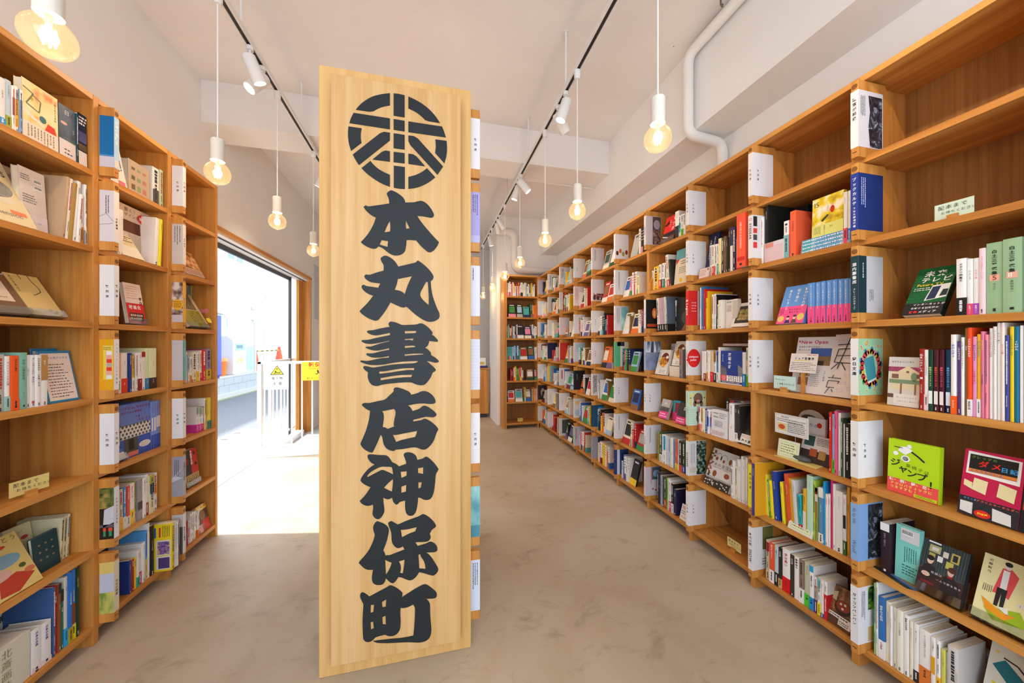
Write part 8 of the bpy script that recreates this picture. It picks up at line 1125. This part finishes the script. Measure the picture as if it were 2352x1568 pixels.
BLOCKS = {
 'R0': [('e4e0de', 'd6cfd2', sp_v('堕落が前進'), arch, 'white sleeve and a dark tree photo'), ('1d3a8e', '16306f', lambda P: P.vtext('e8e8f0', 'ブックカルテ', 0, .085, .0145, 1.25, 1).vtext('e8e8f0', 'あなた専用選書', 0, -.025, .0095, 1.2, 1), cols(3, .012, .04, .07, .2, 3, 'b0b8dc'), 'navy sleeve with white lettering'),
        ('173c44', 'c8c4c6', lambda P: P.vtext('e8e8e8', '源内薫書店', 0, .075, .0150, 1.1, 1).vtext('e8e8e8', 'ブレーンバスターズ', 0, -.020, .0085, 1.05, 1), lambda A, w: A.rect('15343c', 0, 0, .042, .217).up().marks('d8d8d8', .018, .12, .03, .19, 1, 3, True).marks('6a6668', .056, .04, .08, .09, 3, 4, True), 'dark teal sleeve and a white flap'), ('e6e4e2', FLORAL, sp_v('好日文庫', ink, .0150, .03), flowers, 'green floral sleeve and a teal book drawing'), W_,
        ('86acd8', '7a9fd0', lambda P: P.htext('3a5a94', 'lily by hills', 0, .09, .012, 0, -pi/2).htext('3a5a94', 'Woolf', 0, -.03, .016, 0, -pi/2), lambda A, w: A.rect(MARBLE, .050, .004, w-.002, .212), 'pale blue sleeve and a black marble photo'), ('e4e2e4', 'd8d4d8', sp_v('ガイコツパンパン', ink, .0135, .075, 1.15), lambda A, w: A.rect(LEAFY, .05, .125, w-.002, .212).rect('c8a468', .05, .005, w-.002, .06).up().frame('6a6668', .0, .0, .0, .0, 0).ell('c8c4c8', .085, .092, .022, .026).marks('4a4648', .015, .09, .035, .2, 3, 3, True), 'white hand-drawn sleeve and a green leaf photo')],
 'R1': [W_, ('e6e2e0', 'dcd6d6', lambda P: P.ell('d83a34', 0, .088, .007).up().ell('f0ecec', 0, .088, .0045).htext(ink, 'EYEDEAR', 0, .068, .015, 1, -pi/2), lambda A, w: A.rect(ink, .004, .16, .028, .21).rect('d83a34', .004, .125, .028, .15).rect('4a4646', .004, .09, .028, .118).rect('d83a34', .004, .05, .028, .08), 'white sleeve lettered in black capitals'), W_, W_, None, ('f0dc1c', GRASSP, sp_v('おひたま', ink, .0160, .06, 1.4), lambda A, w: A, 'yellow sleeve and a flower photo'), ('e4e0e0', 'd4cfd0', lambda P: P.vtext(ink, '時代小説', 0, .07, .0150, 1.1, 1).htext(ink, 'SHOW', 0, -.005, .017, 1, -pi/2), lambda A, w: A.rect('6a6a34', .062, .10, w-.001, .214).up().marks('4a4646', .06, .02, .12, .06, 3, 3), 'white sleeve and an olive square')],
 'R2': [W_, W_, ('d8281f', 'cc2420', lambda P: P.htext(wh, '& Legion', 0, .055, .021, 1, -pi/2), lambda A, w: A.rect('cfc8cc', .066, 0, w, .217).up().marks('8a8488', .07, .11, .125, .2, 10, 3, th=.25).marks('e89a94', .02, .08, .055, .15, 4, 4), 'red sleeve and a ruled white flap'), ('e6e2de', 'd8d2d2', compass_sp, circ, 'white sleeve and a big red disc'), ('c4dcc0', 'c2d8c4', lambda P: P.vtext('d88a94', 'なかよし', 0, .08, .009, 1.2, 1).vtext('5a8ad0', 'えほん', 0, .0, .010, 1.2, 1), bears, 'gingham sleeve and brown bears'), ('e2dedc', 'd4cfcf', sp_v('良村内森林商店', ink, .0125, .03, 1.05), lambda A, w: A.rect(GREENERY, .058, .004, w, .214).up().marks('6a6666', .012, .06, .048, .2, 4, 3, True, .8, .35).ell('c8c0b0', .035, .035, .03, .02), 'white sleeve and a potted plant photo'), W_],
 'R3': [('d8d0d0', 'c8bcbc', sp_v('草野球の店', ink, .0120, .02, 1.0), lambda A, w: A.rect(ROCKS, .058, .004, w-.002, .12).rect('5a4440', .058, .12, w-.002, .214).up().ell('a89aa4', .094, .155, .028, .036), 'baseball photo sleeve'), None, ('e4e0dc', '14100e', sp_v('灯', ink, .012, .0), lambda A, w: A.ell('e8742a', .075, .115, .022, .04).rect('b8401c', .01, .012, .125, .034).up().ell('f4c07a', .075, .112, .010, .026), 'black sleeve and a glowing lantern photo'), ('9aa4c0', SNOW, sp_v('雪', ink, .01, .0), lambda A, w: A.rect(BIRCH, 0, .135, w, .216), 'blue snow sleeve and birch trunks'), W_, ('e4e0de', 'd8d3d4', sp_v('かみね文庫', ink, .0120, .02, 1.05), cols(4, .032, .042, .05, .2, 1), 'white sleeve with small vertical lines of print'), ('dcc8c8', 'c4bcc0', sp_v('うさぎ堂', '6a5a5c', .010, .0), lambda A, w: A.rect('c87a78', .042, .09, .05, .217).rect('4a5560', .052, .12, w, .215).up().ell('8aa0b4', .09, .165, .03, .026).ell('b83a3c', .06, .05, .007).ell('b83a3c', .085, .04, .007), 'grey pink-striped sleeve')],
 'R4': [('e4dede', 'd8d0d0', sp_v('香', ink, .01, .0), lambda A, w: [A.ell(c, x, y, .013, .020) for c, x, y in (('5a241c', .02, .05), ('c8642a', .05, .07), ('8a8a3a', .078, .045), ('7a2a24', .11, .06))], 'white sleeve and spoons of spice'), ('e2dedc', 'd6d0d0', sp_v('静かな本', ink, .009, .02), cols(5, .03, .045, .04, .2, 2), 'white sleeve with two fine lines of print'), ('e0dcdc', 'd0cacc', sp_v('水辺の本', ink, .009, .02), lambda A, w: A.rect(TEALP, .058, .01, w, .21).marks('6a6666', .012, .05, .045, .2, 4, 3, True), 'white sleeve and a blue water photo'), ('5aa878', 'd8d2b4', sp_v('緑', ink, .01, .02), lambda A, w: A.rect('58a878', 0, 0, .05, .217).rect('22243e', .02, .18, .09, .217), 'green and cream sleeve'), W_, ('e4e0de', 'd8d3d4', sp_v('四つ角文庫', ink, .010, .02), cols(9, .032, .042, .05, .2, 1), 'white sleeve with one line of print'), ('1f2f6a', '26386e', sp_v('夜', wh, .01, .02), lambda A, w: A.rect('c8ccd4', .018, 0, .044, .217).rect('16224e', .06, .0, w, .19), 'navy sleeve and a white stripe')],
 'R5': [('e2dcdc', 'd8cfd0', sp_v('小径', ink, .009, .0), cols(8, .025, .04, .05, .2, 2), 'white sleeve with a faint line'), ('e2dede', 'd6cfd2', sp_v('実', ink, .009, .0), lambda A, w: A.rect(FRUITP, .01, .01, w, .075), 'white sleeve and dark fruit along its foot'), W_, W_, ('e0dcdc', 'c8c2c4', sp_v('蔵', ink, .009, .0), lambda A, w: A.marks('3a3838', .012, .02, .05, .2, 3, 5, True, .9, .8), 'white sleeve with bold columns of print'), ('14323c', '1c4a68', sp_v('海', wh, .009, .0), lambda A, w: A.rect('2a8ac0', .07, .02, w, .2), 'dark teal sleeve and a blue sea photo'), ('9a949c', '8f8a92', sp_v('灰', ink, .009, .0), lambda A, w: A.rect('26302e', .062, .004, w, .214), 'grey and black sleeve')],
 'R6': [W_, ('e4d4d4', 'dccaca', sp_v('桜', ink, .009, .0), cols(3, .012, .05, .03, .2, 3, 'b87a7a'), 'pink-white sleeve with brush writing'), ('e2dede', 'd6d0d2', sp_v('緑の地球', ink, .008, .02), lambda A, w: A.htext('c8302c', 'S', .05, .17, .022, 1).htext('2f8a44', 'D', .062, .17, .022, 1).htext('e0a020', 'G', .076, .17, .022, 1).htext('2a68b0', 's', .09, .17, .022, 1).marks('c86a2a', .055, .04, .09, .15, 2, 5, True, .9, .8), 'white sleeve with coloured capital letters'), ('dcd6d6', 'c8c4c8', sp_v('旅', ink, .009, .0), lambda A, w: A.rect('a8bcc8', .02, .11, w, .2).rect('b8443c', .1, .03, .115, .13), 'grey building photo sleeve'), ('1a1a1c', '161618', sp_v('黒', wh, .009, .0), lambda A, w: A.vtext(wh, '本とともに', .035, .17, .012, 1.1), 'black sleeve with white lettering'), ('dcd4cc', 'd0c8c4', sp_v('絵', ink, .009, .0), lambda A, w: A.ell('d8b060', .04, .17, .03, .02).ell('a8b4c4', .04, .06, .03, .04), 'cream and grey painting sleeve'), ('c4bcc0', 'b8b0b4', sp_v('棚', ink, .009, .0), cols(6, .012, .035, .04, .2, 2), 'dusty grey sleeve')],
 'R7': [('e2dcdc', 'd4cdd0', sp_v('白', ink, .009, .0), cols(8, .02, .05, .05, .2, 2), 'white sleeve with grey lines'), ('d8d0d0', AUTUMN, sp_v('秋', ink, .009, .0), lambda A, w: A.rect('d0c8c8', 0, 0, .04, .217).ell('d8d4d8', .07, .1, .02, .05), 'autumn leaf photo sleeve'), ('e4dcdc', 'dccfd0', sp_v('紙', ink, .009, .0), lambda A, w: A.htext('d86a6a', 'Voice', .05, .11, .018), 'white sleeve with pink handwriting'), ('e0d8d4', 'c0301c', sp_v('赤', ink, .009, .0), lambda A, w: A, 'plain red sleeve'), ('dcd8d8', 'd4d0d4', sp_v('空', ink, .009, .0), lambda A, w: A.rect('3a6ab0', .06, .06, w, .2).rect('c83a34', .02, .08, .035, .19), 'blue sky photo sleeve'), W_, ('d4ccc8', 'ccc4c0', sp_v('器', ink, .009, .0), lambda A, w: A.rect('4a4a40', .03, .03, w, .2), 'dark still life sleeve')],
 'R8': [('dcd6d8', 'd4cdd0', sp_v('風', ink, .009, .0), cols(2, .02, .05, .05, .2, 2), 'pale sleeve with two grey columns'), ('dcd4d4', 'c4c0c0', sp_v('森', ink, .009, .0), lambda A, w: A.rect(GREENERY, .05, .02, w, .2), 'leafy photo sleeve'), ('e2dcdc', 'd8d2d2', sp_v('橋', ink, .009, .0), lambda A, w: A.rect('d09a94', .07, .08, .11, .14), 'white sleeve and a pink square'), ('202458', '1d1f4e', sp_v('紺', wh, .009, .0), lambda A, w: A, 'plain dark navy sleeve'), ('e0c83a', '7ab0ac', sp_v('豆', ink, .009, .0), lambda A, w: A.rect('d8c070', 0, 0, .03, .217).ell('b8502a', .085, .1, .025, .02), 'yellow and teal sleeve'), W_, ('dcd4d4', 'd4cccc', sp_v('狐', ink, .009, .0), lambda A, w: A.ell('b89a6a', .09, .06, .02, .014), 'white sleeve and a small brown animal')],
 'R9': [('c4bcc8', 'b4acb8', sp_v('墨', ink, .009, .0), lambda A, w: A, 'plain lavender grey sleeve'), ('d8dce4', 'ccd4e0', sp_v('氷', ink, .009, .0), lambda A, w: A, 'plain icy blue sleeve'), ('dcd8d8', 'c8c8cc', sp_v('岬', ink, .009, .0), lambda A, w: A.rect('5a8ac8', .04, .07, w, .2).rect('6a5a3a', .04, .02, w, .07), 'blue headland photo sleeve'), ('dcd4d0', 'd0c4c4', sp_v('杏', ink, .009, .0), lambda A, w: A.rect('8a3a3c', .05, .11, w, .2), 'white and dark red sleeve'), W_, ('3a2c28', '2e2624', sp_v('猫', wh, .009, .0), lambda A, w: A.ell('a89488', .07, .11, .03, .06), 'dark cat photo sleeve'), ('d8d4d0', 'd0ccc8', sp_v('柴', ink, .009, .0), lambda A, w: A.ell('a8623a', .085, .1, .02, .05), 'white sleeve and a brown dog drawing')],
 'L1': [('a8c8e0', '0f6aa8', lambda P: P.vtext('e8eef2', '日常の冒険を', 0, .088, .0165, 1.05, 1).rect('e0c8b8', -.009, -.105, .009, -.075), sea, 'bright blue sea and sky sleeve'), ('e2dad6', 'd2cad0', sp_v('今野書店', '4a4648', .0110, -.01, 1.15), house_line, 'white sleeve with a line-drawn room'), W_, ('e6e2e4', 'dc9c0c', sp_v('アクティブ・シニア革命', '4a4648', .0105, .085, 1.55, 0), pyramid, 'amber sleeve with a red age chart'), W_, ('dcd8de', '2a2418', sp_v('トナリノブックス', ink, .0120, .055, 1.2), temple, 'temple roof photo sleeve'), ('d8ccb0', 'c8c4b8', sp_v('今日の物語', '5a4a38', .0125, .02, 1.1), meadow, 'hazy meadow photo sleeve')],
 'L2': [W_, ('e0d8d4', 'c4bab8', sp_v('本屋探訪', '6a6462', .010, .03), lambda A, w: A.marks('5a5654', .008, .10, .042, .205, 3, 4, True, .8, .4), 'grey sleeve with three columns of print'), ('e0a83a', 'b8a4a0', sp_v('猫の本屋', '6a8ac0', .0115, .02, 1.5), catt, 'cat photo sleeve with an orange disc'), ('6fa8a4', 'c4bcbe', sp_v('静かな夜', 'c8dcd8', .010, .06), lambda A, w: A.frame('a8a0a4', .006, .012, w-.004, .2, .0006), 'pale grey sleeve with a teal spine'), W_, ('a8a6b0', '9a98a4', lambda P: P.htext('4a4a54', 'SHIBUI BOOKS', 0, .075, .0125, 1, -pi/2), lambda A, w: A.poly('c4c2cc', [(.0, .08), (.05, .1), (.02, .11), (.05, .16), (.0, .1)]).marks('4a4850', .010, .1, .034, .2, 3, 3, True, .8, .5), 'grey photo sleeve with small capitals'), ('d8d4d4', '5a5a60', sp_v('本町の古書店', ink, .0125, .03, 1.05), lambda A, w: A.rect('c8c4c8', 0, .15, w, .217), 'white and dark grey sleeve behind the magazines')],
 'C': [W_, ('b0acd4', 'a49fd0', sp_v('余白', ink, .009, .0), lambda A, w: A.marks('4a4668', .008, .12, .034, .205, 3, 4, True, .8, .5).rect('b4b4d8', 0, 0, w, .03), 'lavender sleeve with fine print'), ('dcdcec', 'd8d8e8', sp_v('片隅', ink, .009, .0), lambda A, w: A.marks('3a3a44', .008, .15, .016, .205, 1, 4, True, .9, .6), 'plain pale sleeve with one short line'), ('dcdce8', 'd6d6e2', sp_v('罫線', ink, .009, .0), lambda A, w: [A.rect('b4b4c8', 0, .012+.0135*i, w, .0128+.0135*i) for i in range(15)], 'ruled white sleeve'), W_, ('a8d0d0', TEALP, sp_v('海霧', ink, .009, .0), lambda A, w: A.rect('4a8a98', 0, .0, w, .05), 'misty teal photo sleeve'), ('d8dce8', 'cfd6e6', sp_v('雲', ink, .009, .0), lambda A, w: A.marks('4a4a54', .008, .09, .034, .205, 3, 6, True, .8, .5), 'pale cloud photo sleeve')],
}
for key, rows in BLOCKS.items():
    for r, spec in enumerate(rows):
        if not spec: continue
        sc, oc, P_, A_, desc = spec; left = key[0] in 'LC'; pro = .052 if key[0] == 'L' else .044 if key == 'C' else .042; dep = .088
        b = block(key, r, pro, None); sl = sleeve(b, pro, dep, sc, oc); P, A = Art(), Art(); wA = pro-.003 if left else pro+dep
        if P_ == 'W': P.vtext('2a2726', '契約済', 0, .020, .0125, 1.7, 1); A.vtext('2a2726', '契約済', (.026 if key[0] == 'L' else .022 if left else .034), .125, .0125, 1.7, 1)
        else: P_(P); A_(A, wA)
        if P.ops: P.build('spine_print', sl, (BT/2, -pro-.0006, .1385), (1, 0, 0), (0, 0, 1))
        if A.ops: A.build('side_print', sl, (-.0006, -.003, .030) if left else (BT+.0006, -pro, .030), (0, -1, 0) if left else (0, 1, 0), (0, 0, 1))
        tag(b, 'timber name block, %s, %s, %s' % (desc, rowname(r), bayname(key) if key != 'C' else 'edge of the signboard'), 'name block', 'name blocks on the shelves')
# upside-down bracket board on the fourth case
p, rz = frame_of('R3', .0243, 0, ROWZ[1]); o = MB().prism(WOODZ, [(-.0006, .0006), (.262, .0006), (.262, BH), (.13, BH), (-.0006, .06)], 0, BT, 0).build('bracket_board', bevel=.001); o.matrix_world = Matrix.Translation(p) @ Matrix.Rotation(rz, 4, 'Z'); tag(o, 'plain timber bracket board without a sleeve, '+where('R3', 1), 'bracket')
# the odd pair that stand proud of the shelf edge
spine_book('R2', 1, -.034, .382, .052, .282, 'f2583c', [('T', 'HIROKO KOSHINO', 'f0dcd4', 13, .84, 1), ('q2', .12, .19, 'd8281c')], 'tall coral red book jutting past the shelf edge, '+where('R2', 1), 'books standing spine out', 991)
spine_book('R1', 5, -.050, .0505, .018, .262, 'd8981c', [('q2', .002, .998, '3c3a86'), ('T', 'ねんどのほん', wh, 6, .9, 0)], 'large amber picture book with an indigo spine jutting out, '+where('R1', 5), 'books standing spine out', 993)

# ---------------------------------------------------------------- the signboard and the middle bookcase behind it
def outline(b, mat, rings, y0, y1):
    """fills a traced character with its holes and gives it thickness"""
    c = bpy.data.curves.new('t', 'CURVE'); c.dimensions = '2D'; c.fill_mode = 'FRONT'
    for ring in rings.split('|'):
        pts = [tuple(map(int, p.split(','))) for p in ring.split()]; s = c.splines.new('POLY'); s.points.add(len(pts)-1); s.use_cyclic_u = True
        for q, (x, z) in zip(s.points, pts): q.co = (x/1e4, z/1e4, 0, 1)
        n = len(pts); P = [(x/1e4, z/1e4) for x, z in pts]
        b.add([(x, y1, z) for x, z in P]+[(x, y0, z) for x, z in P], [(i, (i+1) % n, n+(i+1) % n, n+i) for i in range(n)], mat)
    o = bpy.data.objects.new('t', c); me = bpy.data.meshes.new_from_object(o); b.add([(v.co.x, y0, v.co.y) for v in me.vertices], [tuple(p.vertices) for p in me.polygons], mat)
    bpy.data.meshes.remove(me); bpy.data.objects.remove(o); bpy.data.curves.remove(c)
INK = M('24282a', .5, 0, .25)
sg = empty('signboard', (-.119, 1.414, 0)); tag(sg, 'tall pale timber signboard with a round crest and large black brush characters', 'signboard')
o = -.119
MB().box(SIGNB, -.404-o, 0, 0.001, .166-o, .024, 2.304).build('back_board', sg, bevel=.002)
MB().box(SIGNW, -.352-o, -.044, .073, .1196-o, -.022, 2.247).build('front_board', sg, bevel=.0015)
MB().box(SIGNB, -.25-o, -.022, .15, .02-o, 0, 2.15).build('batten', sg)
b = MB()
for r in SIGN_CREST.split('|'): outline(b, INK, r, -.0465, -.044)
ob = b.build('crest', sg, (-o, 0, 0)); ob['label'] = 'black round crest'
for ch, name in zip(SIGN_CHARS, ('hon', 'maru', 'sho', 'ten', 'jin', 'bo', 'cho')):
    b = MB(); outline(b, INK, ch, -.0465, -.044); ob = b.build('brush_character', sg, (-o, 0, 0)); ob['label'] = 'large black character '+dict(hon='本', maru='丸', sho='書', ten='店', jin='神', bo='保', cho='町')[name]
